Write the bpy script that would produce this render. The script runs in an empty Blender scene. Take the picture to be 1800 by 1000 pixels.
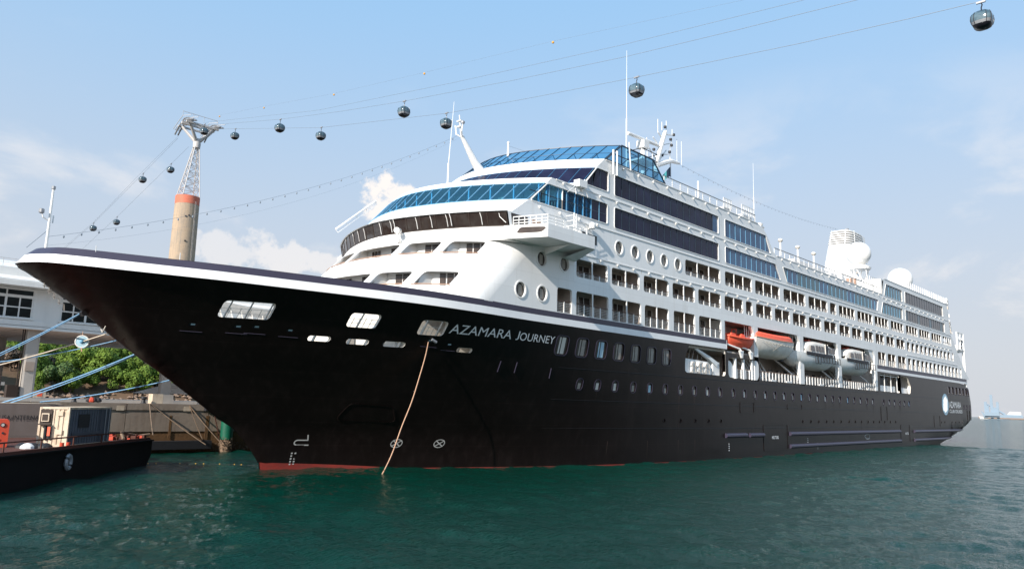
import bpy, bmesh, math, random
import numpy as np
from mathutils import Vector, Matrix
from mathutils.geometry import delaunay_2d_cdt
random.seed(7)
R = math.radians
scene = bpy.context.scene
COL = scene.collection

# ------------------------------------------------------------------ camera
cam_d = bpy.data.cameras.new('camera'); cam = bpy.data.objects.new('camera', cam_d); COL.objects.link(cam)
def setup_camera():
    f = 1299.0
    up = Vector((1124-900, 500+7575, -f)).normalized()
    d = Vector((2172-900, 500-743, -f)); d = (d - up*d.dot(up)).normalized()
    y = up.cross(d)
    M = Matrix(((d.x, d.y, d.z), (y.x, y.y, y.z), (up.x, up.y, up.z)))
    cam.matrix_world = Matrix.Translation((-12.0, -56.0, 5.7)) @ M.to_4x4()
    cam_d.sensor_width = 36.0; cam_d.lens = f/1800*36.0
    cam_d.clip_start = 0.5; cam_d.clip_end = 20000
setup_camera()
scene.camera = cam
scene.render.resolution_x = 1024; scene.render.resolution_y = 568

# ------------------------------------------------------------------ light
SUN_AZ, SUN_EL = 180+10.5, 28.5        # degrees, direction towards the sun in the ship's axes
az, el = R(SUN_AZ), R(SUN_EL)
sd = Vector((math.cos(az)*math.cos(el), math.sin(az)*math.cos(el), math.sin(el)))
sun_d = bpy.data.lights.new('sun', 'SUN'); sun = bpy.data.objects.new('sun', sun_d); COL.objects.link(sun)
sun_d.energy = 5.0; sun_d.angle = R(0.55); sun_d.color = (1.0, 0.93, 0.84)
sun.rotation_euler = sd.to_track_quat('Z', 'Y').to_euler(); sun.location = (0, 0, 300)
world = bpy.data.worlds.new('World'); scene.world = world; world.use_nodes = True
def build_world():
    nt = world.node_tree; N = nt.nodes; L = nt.links; N.clear()
    out = N.new('ShaderNodeOutputWorld'); bg = N.new('ShaderNodeBackground')
    sky = N.new('ShaderNodeTexSky'); sky.sky_type = 'NISHITA'; sky.sun_disc = False
    sky.sun_elevation = el; sky.sun_rotation = R(90) - az
    sky.altitude = 0; sky.air_density = 1.0; sky.dust_density = 1.6; sky.ozone_density = 2.2
    bg.inputs['Strength'].default_value = 0.107
    # a humid veil: the air whitens towards the horizon, all the way round
    geo = N.new('ShaderNodeTexCoord'); sep = N.new('ShaderNodeSeparateXYZ')
    L.new(geo.outputs['Generated'], sep.inputs[0])
    mr = N.new('ShaderNodeMapRange'); mr.inputs['From Min'].default_value = 0.0; mr.inputs['From Max'].default_value = 0.62
    mr.inputs['To Min'].default_value = 1.0; mr.inputs['To Max'].default_value = 0.0; mr.interpolation_type = 'SMOOTHSTEP'
    L.new(sep.outputs['Z'], mr.inputs['Value'])
    veil = N.new('ShaderNodeMixRGB'); veil.blend_type = 'MIX'
    veil.inputs['Color2'].default_value = (4.75, 4.6, 4.6, 1)
    vm = N.new('ShaderNodeMath'); vm.operation = 'MULTIPLY'; vm.inputs[1].default_value = 0.82
    L.new(mr.outputs[0], vm.inputs[0]); L.new(vm.outputs[0], veil.inputs['Fac'])
    blue = N.new('ShaderNodeMixRGB'); blue.blend_type = 'MIX'; blue.inputs['Fac'].default_value = 0.72
    blue.inputs['Color2'].default_value = (2.65, 4.95, 7.6, 1)
    L.new(sky.outputs[0], blue.inputs['Color1']); L.new(blue.outputs[0], veil.inputs['Color1'])
    # clouds
    mp = N.new('ShaderNodeMapping'); mp.inputs['Scale'].default_value = (1.0, 1.0, 2.2)
    L.new(geo.outputs['Generated'], mp.inputs[0])
    no = N.new('ShaderNodeTexNoise'); no.inputs['Scale'].default_value = 4.2; no.inputs['Detail'].default_value = 9; no.inputs['Roughness'].default_value = 0.58
    no.inputs['Distortion'].default_value = 0.25
    L.new(mp.outputs[0], no.inputs['Vector'])
    cr = N.new('ShaderNodeMapRange'); cr.inputs['From Min'].default_value = 0.5; cr.inputs['From Max'].default_value = 0.72; cr.interpolation_type = 'SMOOTHSTEP'
    L.new(no.outputs['Fac'], cr.inputs['Value'])
    low = N.new('ShaderNodeMapRange'); low.inputs['From Min'].default_value = 0.42; low.inputs['From Max'].default_value = 0.1
    low.inputs['To Min'].default_value = 0.0; low.inputs['To Max'].default_value = 0.75
    L.new(sep.outputs['Z'], low.inputs['Value'])
    cm = N.new('ShaderNodeMath'); cm.operation = 'MULTIPLY'; L.new(cr.outputs[0], cm.inputs[0]); L.new(low.outputs[0], cm.inputs[1])
    last = cm.outputs[0]
    # a few cumulus heads standing over the island: (azimuth, elevation, radius az, radius el, sharpness)
    nb = N.new('ShaderNodeTexNoise'); nb.inputs['Scale'].default_value = 30; nb.inputs['Detail'].default_value = 9; nb.inputs['Roughness'].default_value = 0.62
    L.new(geo.outputs['Generated'], nb.inputs['Vector'])
    for (ca, ce, ra, re, amp) in CLOUDS:
        c = Vector((math.cos(R(ca))*math.cos(R(ce)), math.sin(R(ca))*math.cos(R(ce)), math.sin(R(ce))))
        side = Vector((-math.sin(R(ca)), math.cos(R(ca)), 0)); upv = c.cross(side)*-1
        sub = N.new('ShaderNodeVectorMath'); sub.operation = 'SUBTRACT'; sub.inputs[1].default_value = c
        L.new(geo.outputs['Generated'], sub.inputs[0])
        d1 = N.new('ShaderNodeVectorMath'); d1.operation = 'DOT_PRODUCT'; d1.inputs[1].default_value = side/math.sin(R(ra)); L.new(sub.outputs[0], d1.inputs[0])
        d2 = N.new('ShaderNodeVectorMath'); d2.operation = 'DOT_PRODUCT'; d2.inputs[1].default_value = upv/math.sin(R(re)); L.new(sub.outputs[0], d2.inputs[0])
        p1 = N.new('ShaderNodeMath'); p1.operation = 'POWER'; p1.inputs[1].default_value = 2; ab = N.new('ShaderNodeMath'); ab.operation = 'ABSOLUTE'
        L.new(d1.outputs['Value'], ab.inputs[0]); L.new(ab.outputs[0], p1.inputs[0])
        p2 = N.new('ShaderNodeMath'); p2.operation = 'POWER'; p2.inputs[1].default_value = 2; ab2 = N.new('ShaderNodeMath'); ab2.operation = 'ABSOLUTE'
        L.new(d2.outputs['Value'], ab2.inputs[0]); L.new(ab2.outputs[0], p2.inputs[0])
        ad = N.new('ShaderNodeMath'); ad.operation = 'ADD'; L.new(p1.outputs[0], ad.inputs[0]); L.new(p2.outputs[0], ad.inputs[1])
        sc = N.new('ShaderNodeMath'); sc.operation = 'MULTIPLY_ADD'; sc.inputs[1].default_value = -4.6; L.new(nb.outputs['Fac'], sc.inputs[0]); sc.inputs[2].default_value = 2.3
        ad2 = N.new('ShaderNodeMath'); ad2.operation = 'ADD'; L.new(ad.outputs[0], ad2.inputs[0]); L.new(sc.outputs[0], ad2.inputs[1])
        m2 = N.new('ShaderNodeMapRange'); m2.inputs['From Min'].default_value = 1.15; m2.inputs['From Max'].default_value = 0.45
        m2.inputs['To Max'].default_value = amp; m2.interpolation_type = 'SMOOTHSTEP'
        L.new(ad2.outputs[0], m2.inputs['Value'])
        mx = N.new('ShaderNodeMath'); mx.operation = 'MAXIMUM'; L.new(last, mx.inputs[0]); L.new(m2.outputs[0], mx.inputs[1]); last = mx.outputs[0]
    cl = N.new('ShaderNodeMixRGB'); cl.inputs['Color2'].default_value = (7.6, 7.0, 6.5, 1)
    L.new(last, cl.inputs['Fac']); L.new(veil.outputs[0], cl.inputs['Color1'])
    L.new(cl.outputs[0], bg.inputs['Color']); L.new(bg.outputs[0], out.inputs['Surface'])
CLOUDS = [(54.2, 14.9, 2.1, 2.3, 0.85), (60.8, 10.2, 4.6, 1.3, 0.5), (65.3, 10.4, 3.0, 1.6, 0.42)]
build_world()
vs = scene.view_settings; vs.view_transform = 'Standard'; vs.look = 'None'; vs.exposure = 0.46; vs.gamma = 1.0; vs.use_curve_mapping = False
scene.cycles.max_bounces = 8; scene.cycles.transparent_max_bounces = 12; scene.cycles.use_denoising = True

# ------------------------------------------------------------------ materials
MATS = {}
def mat(name, col, rough=0.5, metal=0.0, var=0.0, scale=3.0, bump=0.0, bscale=20.0, spec=0.5, streak=0.0, col2=None, emit=None, emit_s=0.0, plates=None):
    m = bpy.data.materials.new(name); m.use_nodes = True; nt = m.node_tree; N = nt.nodes; L = nt.links
    b = N['Principled BSDF']; b.inputs['Roughness'].default_value = rough; b.inputs['Metallic'].default_value = metal
    b.inputs['Specular IOR Level'].default_value = spec
    b.inputs['Base Color'].default_value = (*col, 1)
    if var or streak:
        tc = N.new('ShaderNodeTexCoord')
        no = N.new('ShaderNodeTexNoise'); no.inputs['Scale'].default_value = scale; no.inputs['Detail'].default_value = 6; no.inputs['Roughness'].default_value = 0.6
        L.new(tc.outputs['Object'], no.inputs['Vector'])
        mx = N.new('ShaderNodeMixRGB'); c2 = col2 or tuple(c*0.5 for c in col)
        mx.inputs['Color1'].default_value = (*col, 1); mx.inputs['Color2'].default_value = (*c2, 1)
        mr = N.new('ShaderNodeMapRange'); mr.inputs['From Min'].default_value = 0.42; mr.inputs['From Max'].default_value = 0.78; mr.inputs['To Max'].default_value = var
        L.new(no.outputs['Fac'], mr.inputs['Value']); f = mr.outputs[0]
        if streak:
            mp = N.new('ShaderNodeMapping'); mp.inputs['Scale'].default_value = (1.6, 1.6, 0.07); L.new(tc.outputs['Object'], mp.inputs[0])
            n2 = N.new('ShaderNodeTexNoise'); n2.inputs['Scale'].default_value = 1.3; n2.inputs['Detail'].default_value = 5; L.new(mp.outputs[0], n2.inputs['Vector'])
            m3 = N.new('ShaderNodeMapRange'); m3.inputs['From Min'].default_value = 0.5; m3.inputs['From Max'].default_value = 0.75; m3.inputs['To Max'].default_value = streak
            L.new(n2.outputs['Fac'], m3.inputs['Value'])
            ad = N.new('ShaderNodeMath'); ad.operation = 'ADD'; L.new(f, ad.inputs[0]); L.new(m3.outputs[0], ad.inputs[1]); f = ad.outputs[0]
        L.new(f, mx.inputs['Fac']); L.new(mx.outputs[0], b.inputs['Base Color'])
    if plates:
        # welded plating: faint seams, each plate very slightly dished
        tc = N.new('ShaderNodeTexCoord'); sx = N.new('ShaderNodeSeparateXYZ'); cx = N.new('ShaderNodeCombineXYZ'); L.new(tc.outputs['Object'], sx.inputs[0])
        ya = N.new('ShaderNodeMath'); ya.operation = 'MULTIPLY'; ya.inputs[1].default_value = plates[3]; L.new(sx.outputs['Y'], ya.inputs[0])
        xa = N.new('ShaderNodeMath'); xa.operation = 'ADD'; L.new(sx.outputs['X'], xa.inputs[0]); L.new(ya.outputs[0], xa.inputs[1])
        L.new(xa.outputs[0], cx.inputs['X']); L.new(sx.outputs['Z'], cx.inputs['Y'])
        bt = N.new('ShaderNodeTexBrick'); bt.inputs['Scale'].default_value = 1.0; bt.inputs['Brick Width'].default_value = plates[0]; bt.inputs['Row Height'].default_value = plates[1]
        bt.inputs['Mortar Size'].default_value = 0.035; bt.inputs['Mortar Smooth'].default_value = 1.0; bt.offset = 0.37
        bt.inputs['Color1'].default_value = (1, 1, 1, 1); bt.inputs['Color2'].default_value = (.93, .93, .93, 1); bt.inputs['Mortar'].default_value = (plates[2],)*3+(1,)
        L.new(cx.outputs[0], bt.inputs['Vector'])
        mu = N.new('ShaderNodeMixRGB'); mu.blend_type = 'MULTIPLY'; mu.inputs['Fac'].default_value = 1
        src = b.inputs['Base Color'].links[0].from_socket; L.new(src, mu.inputs['Color1']); L.new(bt.outputs['Color'], mu.inputs['Color2']); L.new(mu.outputs[0], b.inputs['Base Color'])
    if bump:
        tc = N.new('ShaderNodeTexCoord'); nb = N.new('ShaderNodeTexNoise'); nb.inputs['Scale'].default_value = bscale; nb.inputs['Detail'].default_value = 4
        L.new(tc.outputs['Object'], nb.inputs['Vector']); bp = N.new('ShaderNodeBump'); bp.inputs['Strength'].default_value = bump; bp.inputs['Distance'].default_value = 0.05
        L.new(nb.outputs['Fac'], bp.inputs['Height']); L.new(bp.outputs[0], b.inputs['Normal'])
    if emit: b.inputs['Emission Color'].default_value = (*emit, 1); b.inputs['Emission Strength'].default_value = emit_s
    MATS[name] = m; return m
def glass(name, tint, body, mix, rough=0.03):
    """tinted pane: part transparent with a tint, part dark glossy body"""
    m = bpy.data.materials.new(name); m.use_nodes = True; nt = m.node_tree; N = nt.nodes; L = nt.links
    b = N['Principled BSDF']; b.inputs['Base Color'].default_value = (*body, 1); b.inputs['Roughness'].default_value = rough
    t = N.new('ShaderNodeBsdfTransparent'); t.inputs['Color'].default_value = (*tint, 1)
    mx = N.new('ShaderNodeMixShader'); mx.inputs[0].default_value = mix
    L.new(t.outputs[0], mx.inputs[1]); L.new(b.outputs[0], mx.inputs[2]); L.new(mx.outputs[0], N['Material Output'].inputs['Surface'])
    MATS[name] = m; return m

WHITE = mat('ship_white', (0.86, 0.855, 0.84), 0.38, var=0.12, scale=0.35, streak=0.26, bump=0.16, bscale=0.9, col2=(0.64, 0.59, 0.53), plates=(5.6, 1.55, .86, 1.0))
WHITE2 = mat('ship_white_trim', (0.82, 0.81, 0.79), 0.4, var=0.15, scale=2.0, col2=(0.66, 0.62, 0.56))
BLACK = mat('hull_black', (0.0068, 0.0040, 0.0038), 0.33, var=0.5, scale=0.3, streak=0.7, bump=0.3, bscale=0.5, col2=(0.014, 0.0095, 0.009), spec=0.27, plates=(7.4, 1.9, 1.7, 0.0))
BLACKTOP = mat('bulwark_navy', (0.040, 0.034, 0.060), 0.38, var=0.2, scale=1)
STRIPE = mat('stripe_white', (0.84, 0.84, 0.84), 0.35, var=0.1, scale=0.6, streak=0.08)
RED = mat('boot_red', (0.17, 0.012, 0.006), 0.7, var=0.7, scale=1.4, col2=(0.08, 0.016, 0.012), bump=0.3, bscale=3)
INNER = mat('inner_paint', (0.68, 0.64, 0.58), 0.6, var=0.3, scale=1.5, col2=(0.45, 0.38, 0.30))
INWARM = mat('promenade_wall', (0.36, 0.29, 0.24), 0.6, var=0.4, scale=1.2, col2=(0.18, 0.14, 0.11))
CABW = mat('cabin_wall', (0.50, 0.41, 0.35), 0.6, var=0.3, scale=1.5, col2=(0.22, 0.17, 0.14))
DECKM = mat('deck_teak', (0.23, 0.15, 0.10), 0.7, var=0.4, scale=3)
DECKG = mat('deck_grey', (0.33, 0.33, 0.33), 0.7, var=0.3, scale=1)
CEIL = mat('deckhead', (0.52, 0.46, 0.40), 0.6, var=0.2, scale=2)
NAVYG = mat('navy_glass', (0.009, 0.008, 0.026), 0.05, spec=0.22, var=0.5, scale=0.45, col2=(0.035, 0.04, 0.10))
NAVYB = mat('navy_glass_blue', (0.02, 0.07, 0.16), 0.06, var=0.6, scale=0.6, col2=(0.06, 0.20, 0.34))
GREYG = mat('grey_glass', (0.075, 0.062, 0.062), 0.09, var=0.4, scale=0.5, col2=(0.11, 0.09, 0.09))
TEALG = mat('teal_glass', (0.045, 0.12, 0.15), 0.07, var=0.5, scale=0.8, col2=(0.05, 0.07, 0.13))
BROWNG = mat('bridge_glass', (0.022, 0.014, 0.012), 0.05, var=0.6, scale=1.1, col2=(0.06, 0.055, 0.05))
DOORG = mat('balcony_glass', (0.058, 0.045, 0.040), 0.10, var=0.5, scale=1.5, col2=(0.13, 0.10, 0.09))
CURT = mat('cabin_curtain', (0.36, 0.32, 0.28), 0.8, var=0.5, scale=2.0, col2=(0.10, 0.09, 0.08))
BLUEG = glass('blue_glass', (0.34, 0.68, 0.88), (0.02, 0.13, 0.30), 0.42)
BLUEL = glass('lounge_glass', (0.42, 0.82, 1.0), (0.03, 0.14, 0.28), 0.24)
FRAMEB = mat('blue_frame', (0.045, 0.16, 0.30), 0.4)
FRAMEL = mat('light_blue_frame', (0.14, 0.33, 0.50), 0.4)
FRAMED = mat('dark_frame', (0.012, 0.025, 0.045), 0.4)
BROWNF = mat('brown_frame', (0.035, 0.022, 0.016), 0.4)
TEAK = mat('handrail_teak', (0.075, 0.040, 0.026), 0.5)
TEAKL = mat('handrail_pale', (0.42, 0.26, 0.18), 0.5)
ORANGE = mat('orange_canopy', (0.90, 0.13, 0.06), 0.55, var=0.35, scale=3, col2=(0.50, 0.05, 0.03), bump=0.3, bscale=6)
BOATW = mat('boat_grp', (0.76, 0.73, 0.68), 0.4, var=0.5, scale=1.2, streak=0.2, col2=(0.42, 0.36, 0.30))
BOATBL = mat('boat_blue_grey', (0.74, 0.77, 0.78), 0.4, var=0.5, scale=1.2, col2=(0.55, 0.50, 0.44))
DARK = mat('dark_rubber', (0.02, 0.02, 0.024), 0.6, var=0.3, scale=3)
STEEL = mat('grey_steel', (0.30, 0.31, 0.33), 0.45, metal=0.3, var=0.3, scale=3)
CONC = mat('tower_concrete', (0.44, 0.33, 0.23), 0.85, var=0.7, scale=0.45, streak=0.75, col2=(0.27, 0.23, 0.19), bump=0.2, bscale=2)
CORAL = mat('coral_band', (0.62, 0.17, 0.10), 0.7, var=0.3, scale=1)
LATT = mat('tower_white_steel', (0.50, 0.48, 0.47), 0.5, var=0.3, scale=1, col2=(0.45, 0.42, 0.4))
GOND = mat('gondola_glass', (0.05, 0.09, 0.12), 0.12, var=0.7, scale=1.4, col2=(0.20, 0.27, 0.30))
GONDB = mat('gondola_body', (0.012, 0.012, 0.018), 0.3)
CABLE = mat('cable_steel', (0.20, 0.24, 0.29), 0.5)
YEL = mat('marker_orange', (0.70, 0.36, 0.06), 0.6)
QUAYM = mat('quay_concrete', (0.30, 0.24, 0.19), 0.9, var=0.6, scale=0.35, streak=0.6, col2=(0.18, 0.125, 0.09), bump=0.35, bscale=2.5)
ALGAE = mat('tide_stain', (0.15, 0.075, 0.028), 0.85, var=0.7, scale=0.7, col2=(0.055, 0.04, 0.018), bump=0.5, bscale=5)
DECKQ = mat('quay_deck', (0.34, 0.31, 0.28), 0.9, var=0.5, scale=0.3, col2=(0.24, 0.22, 0.2))
BARN = mat('barnacles', (0.22, 0.15, 0.10), 0.9, var=0.9, scale=2.5, col2=(0.04, 0.03, 0.02))
GREENP = mat('pile_green', (0.0, 0.10, 0.055), 0.5, var=0.6, scale=0.9, col2=(0.0, 0.045, 0.028), bump=0.2, bscale=2)
RUST = mat('rusty_deck', (0.09, 0.025, 0.014), 0.8, var=0.7, scale=1.0, col2=(0.05, 0.022, 0.014), bump=0.3, bscale=4)
BARGEB = mat('barge_black', (0.004, 0.0035, 0.0035), 0.8, var=0.6, scale=0.8, col2=(0.010, 0.007, 0.006), spec=0.2)
CONTW = mat('container_cream', (0.62, 0.52, 0.40), 0.6, var=0.6, scale=1.6, streak=0.5, col2=(0.34, 0.21, 0.12))
CONT_SHADE = mat('container_blue_shade', (0.075, 0.085, 0.11), 0.5, var=0.6, scale=1.5, col2=(0.04, 0.06, 0.075))  # blue darkened to hold the shade of the side turned from the sun
CONTG = mat('container_grey', (0.16, 0.135, 0.125), 0.6, var=0.5, scale=1.0, streak=0.3, col2=(0.11, 0.085, 0.07))
ORB = mat('winch_orange', (0.52, 0.055, 0.02), 0.6, var=0.5, scale=2.5, col2=(0.26, 0.035, 0.015))
ROPEB = mat('mooring_blue', (0.13, 0.30, 0.50), 0.8, var=0.6, scale=5, col2=(0.40, 0.52, 0.62))
ROPEW = mat('mooring_pale', (0.58, 0.50, 0.40), 0.8)
ROPEO = mat('heaving_line_orange', (0.60, 0.36, 0.24), 0.8)
TERW = mat('terminal_white', (0.74, 0.73, 0.70), 0.6, var=0.15, scale=0.5, streak=0.12)
TERS = mat('soffit_panel', (0.80, 0.62, 0.52), 0.7, var=0.15, scale=0.4)
TERG = mat('terminal_glass', (0.004, 0.007, 0.008), 0.06, spec=0.12, var=0.6, scale=0.5, col2=(0.02, 0.05, 0.045))
COLM = mat('column_grey', (0.44, 0.40, 0.36), 0.7, var=0.25, scale=1.0, streak=0.15)
LEAF = mat('tree_leaf', (0.13, 0.20, 0.028), 0.7, var=0.9, scale=0.25, col2=(0.045, 0.09, 0.014), spec=0.2)
LEAF2 = mat('tree_leaf_dark', (0.09, 0.15, 0.028), 0.6, var=0.8, scale=0.2, col2=(0.02, 0.045, 0.01))
LEAF3 = mat('tree_leaf_brown', (0.11, 0.075, 0.05), 0.7, var=0.8, scale=0.2, col2=(0.05, 0.05, 0.02))
BARK = mat('tree_bark', (0.10, 0.07, 0.05), 0.9)
EARTH = mat('island_earth', (0.14, 0.085, 0.05), 0.95, var=0.8, scale=0.2, col2=(0.05, 0.045, 0.02), bump=0.6, bscale=1.0)
ROCK = mat('shore_rock', (0.26, 0.18, 0.13), 0.9, var=0.7, scale=0.5, col2=(0.22, 0.14, 0.10), bump=0.6, bscale=2.0)
FAR_HAZE = mat('far_hull_haze', (0.22, 0.29, 0.36), 0.9)  # blue-grey carries the distance haze as paint, no air volume
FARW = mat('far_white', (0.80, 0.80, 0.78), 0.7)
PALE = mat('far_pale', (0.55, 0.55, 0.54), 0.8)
LOGO = mat('logo_blue', (0.36, 0.55, 0.66), 0.5, var=0.4, scale=1.5, col2=(0.62, 0.75, 0.80))
LETTER = mat('letter_white', (0.82, 0.81, 0.80), 0.5)
RUNB = mat('rust_weep', (0.035, 0.020, 0.015), 0.6)
RUNW = mat('drain_weep', (0.60, 0.54, 0.46), 0.6)
SYMB = mat('marking_grey', (0.42, 0.42, 0.41), 0.6)
FLAGN = mat('flag_navy', (0.012, 0.03, 0.06), 0.8); FLAGT = mat('flag_teal', (0.05, 0.28, 0.30), 0.8)
def water_material(name='sea_water', waves=((3.2, 1.0, 0.055), (8.0, 1.0, 0.024)), rough=.05):
    m = bpy.data.materials.new(name); m.use_nodes = True; nt = m.node_tree; N = nt.nodes; L = nt.links
    b = N['Principled BSDF']; b.inputs['Base Color'].default_value = (0.001, 0.040, 0.026, 1)
    b.inputs['Roughness'].default_value = rough; b.inputs['IOR'].default_value = 1.33
    tc = N.new('ShaderNodeTexCoord')
    # turbid green water: colour drifts slowly between teal and bottle green
    n0 = N.new('ShaderNodeTexNoise'); n0.inputs['Scale'].default_value = 0.03; n0.inputs['Detail'].default_value = 3; L.new(tc.outputs['Object'], n0.inputs['Vector'])
    mx = N.new('ShaderNodeMixRGB'); mx.inputs['Color1'].default_value = (0.0002, 0.019, 0.0125, 1); mx.inputs['Color2'].default_value = (0.0003, 0.040, 0.026, 1)
    L.new(n0.outputs['Fac'], mx.inputs['Fac']); L.new(mx.outputs[0], b.inputs['Base Color'])
    rot = N.new('ShaderNodeMapping'); rot.inputs['Rotation'].default_value = (0, 0, R(-35)); rot.inputs['Scale'].default_value = (1.0, 2.0, 1.0)
    L.new(tc.outputs['Object'], rot.inputs[0])
    prev = None
    for sc, st, dist in waves:
        n = N.new('ShaderNodeTexNoise'); n.inputs['Scale'].default_value = sc; n.inputs['Detail'].default_value = 3; n.inputs['Roughness'].default_value = 0.55
        n.inputs['Distortion'].default_value = 0.4
        L.new(rot.outputs[0], n.inputs['Vector'])
        bp = N.new('ShaderNodeBump'); bp.inputs['Strength'].default_value = st; bp.inputs['Distance'].default_value = dist*2.2
        L.new(n.outputs['Fac'], bp.inputs['Height'])
        if prev: L.new(prev.outputs[0], bp.inputs['Normal'])
        prev = bp
    L.new(prev.outputs[0], b.inputs['Normal'])
    MATS[name] = m; return m
WATER = water_material()
WATERF = water_material('sea_water_far', ((0.13, 1.0, 0.9), (0.5, 1.0, 0.6), (1.9, 1.0, 0.3)), .08)

# ------------------------------------------------------------------ helpers
class MB:
    def __init__(s): s.v = []; s.f = []
    def add(s, vs_, fs):
        o = len(s.v); s.v += [tuple(p) for p in vs_]; s.f += [tuple(i+o for i in f) for f in fs]; return s
    def box(s, x0, x1, y0, y1, z0, z1, M=None):
        vs_ = [Vector((x, y, z)) for z in (z0, z1) for y in (y0, y1) for x in (x0, x1)]
        if M: vs_ = [M @ p for p in vs_]
        return s.add(vs_, [(0, 2, 3, 1), (4, 5, 7, 6), (0, 1, 5, 4), (2, 6, 7, 3), (0, 4, 6, 2), (1, 3, 7, 5)])
    def tube(s, pts, r, n=6, r2=None, cap=True):
        pts = [Vector(p) for p in pts]; k = len(pts); o = len(s.v)
        for i, p in enumerate(pts):
            t = (pts[min(i+1, k-1)] - pts[max(i-1, 0)]).normalized()
            a = Vector((0, 0, 1)) if abs(t.z) < .9 else Vector((1, 0, 0))
            u = t.cross(a).normalized(); w = t.cross(u)
            rr = r if r2 is None else r + (r2-r)*i/(k-1)
            for j in range(n):
                q = 2*math.pi*(j+.5)/n
                s.v.append(tuple(p + u*math.cos(q)*rr + w*math.sin(q)*rr))
        for i in range(k-1):
            for j in range(n):
                a = o+i*n+j; b = o+i*n+(j+1) % n
                s.f.append((a, b, b+n, a+n))
        if cap:
            s.f.append(tuple(o+j for j in range(n))[::-1]); s.f.append(tuple(o+(k-1)*n+j for j in range(n)))
        return s
    def lathe(s, prof, n=16, c=(0, 0, 0), cap=True):
        o = len(s.v)
        for r, z in prof:
            for j in range(n):
                q = 2*math.pi*j/n; s.v.append((c[0]+r*math.cos(q), c[1]+r*math.sin(q), c[2]+z))
        for i in range(len(prof)-1):
            for j in range(n):
                a = o+i*n+j; b = o+i*n+(j+1) % n; s.f.append((a, b, b+n, a+n))
        if cap:
            s.f.append(tuple(o+j for j in range(n))[::-1]); s.f.append(tuple(o+(len(prof)-1)*n+j for j in range(n)))
        return s
    def loft(s, rings, closed=True, cap=True):
        o = len(s.v); n = len(rings[0])
        for r_ in rings: s.v += [tuple(p) for p in r_]
        for i in range(len(rings)-1):
            for j in range(n if closed else n-1):
                a = o+i*n+j; b = o+i*n+(j+1) % n; s.f.append((a, b, b+n, a+n))
        if cap and closed:
            s.f.append(tuple(o+j for j in range(n))[::-1]); s.f.append(tuple(o+(len(rings)-1)*n+j for j in range(n)))
        return s
    def prism(s, poly, a0, a1, axis='y', M=None):
        """poly in the plane normal to axis, extruded a0..a1"""
        def P(p, a):
            return {'y': (p[0], a, p[1]), 'z': (p[0], p[1], a), 'x': (a, p[0], p[1])}[axis]
        n = len(poly); vs_ = [Vector(P(p, a0)) for p in poly] + [Vector(P(p, a1)) for p in poly]
        if M: vs_ = [M @ v for v in vs_]
        return s.add(vs_, [tuple(range(n)), tuple(range(2*n-1, n-1, -1))] + [(i, i+n, (i+1) % n+n, (i+1) % n) for i in range(n)])
    def mesh(s, name, m, smooth=False):
        me = bpy.data.meshes.new(name); me.from_pydata(s.v, [], s.f); me.validate()
        bm = bmesh.new(); bm.from_mesh(me); bmesh.ops.recalc_face_normals(bm, faces=bm.faces); bm.to_mesh(me); bm.free()
        if m: me.materials.append(m)
        if smooth:
            for p in me.polygons: p.use_smooth = True
            try: me.set_sharp_from_angle(angle=R(38))
            except Exception: pass
        return me
    def build(s, name, m, parent=None, smooth=False, **props):
        return link(name, s.mesh(name, m, smooth), parent, **props)
def link(name, me, parent=None, loc=None, **props):
    o = bpy.data.objects.new(name, me); COL.objects.link(o)
    if parent: o.parent = parent
    if loc: o.location = loc
    for k, v in props.items(): o[k] = v
    return o
def thing(name, label, cat, loc=(0, 0, 0), rz=0.0, group=None):
    o = bpy.data.objects.new(name, None); COL.objects.link(o); o.location = loc; o.rotation_euler = (0, 0, rz)
    o.empty_display_size = 0.5
    o['label'] = label; o['category'] = cat
    if group: o['group'] = group
    return o
def copy_tree(o, parent=None):
    c = o.copy(); COL.objects.link(c)
    if parent: c.parent = parent
    for ch in list(o.children): copy_tree(ch, c)
    return c
def rrect(x0, x1, z0, z1, r, n=4):
    r = min(r, (x1-x0)/2-1e-3, (z1-z0)/2-1e-3); out = []
    for cx, cz, a0 in ((x1-r, z1-r, 0), (x0+r, z1-r, 90), (x0+r, z0+r, 180), (x1-r, z0+r, 270)):
        for i in range(n+1):
            a = R(a0+90*i/n); out.append((cx+r*math.cos(a), cz+r*math.sin(a)))
    return out
def circ(cx, cz, rx, rz=None, n=16):
    rz = rz or rx
    return [(cx+rx*math.cos(2*math.pi*i/n), cz+rz*math.sin(2*math.pi*i/n)) for i in range(n)]
def rpoly(pts, r, n=3):
    """round the corners of a polygon"""
    out = []; k = len(pts)
    for i in range(k):
        p = Vector(pts[i]); a = Vector(pts[i-1]); b = Vector(pts[(i+1) % k])
        da = (a-p); db = (b-p); ra = min(r, da.length*.45, db.length*.45)
        pa = p+da.normalized()*ra; pb = p+db.normalized()*ra
        for j in range(n+1):
            t = j/n; out.append(tuple((1-t)**2*pa+2*t*(1-t)*p+t*t*pb))
    return out
def inside(poly, x, y):
    c = False; n = len(poly); j = n-1
    for i in range(n):
        xi, yi = poly[i][0], poly[i][1]; xj, yj = poly[j][0], poly[j][1]
        if (yi > y) != (yj > y) and x < (xj-xi)*(y-yi)/(yj-yi)+xi: c = not c
        j = i
    return c
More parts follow.
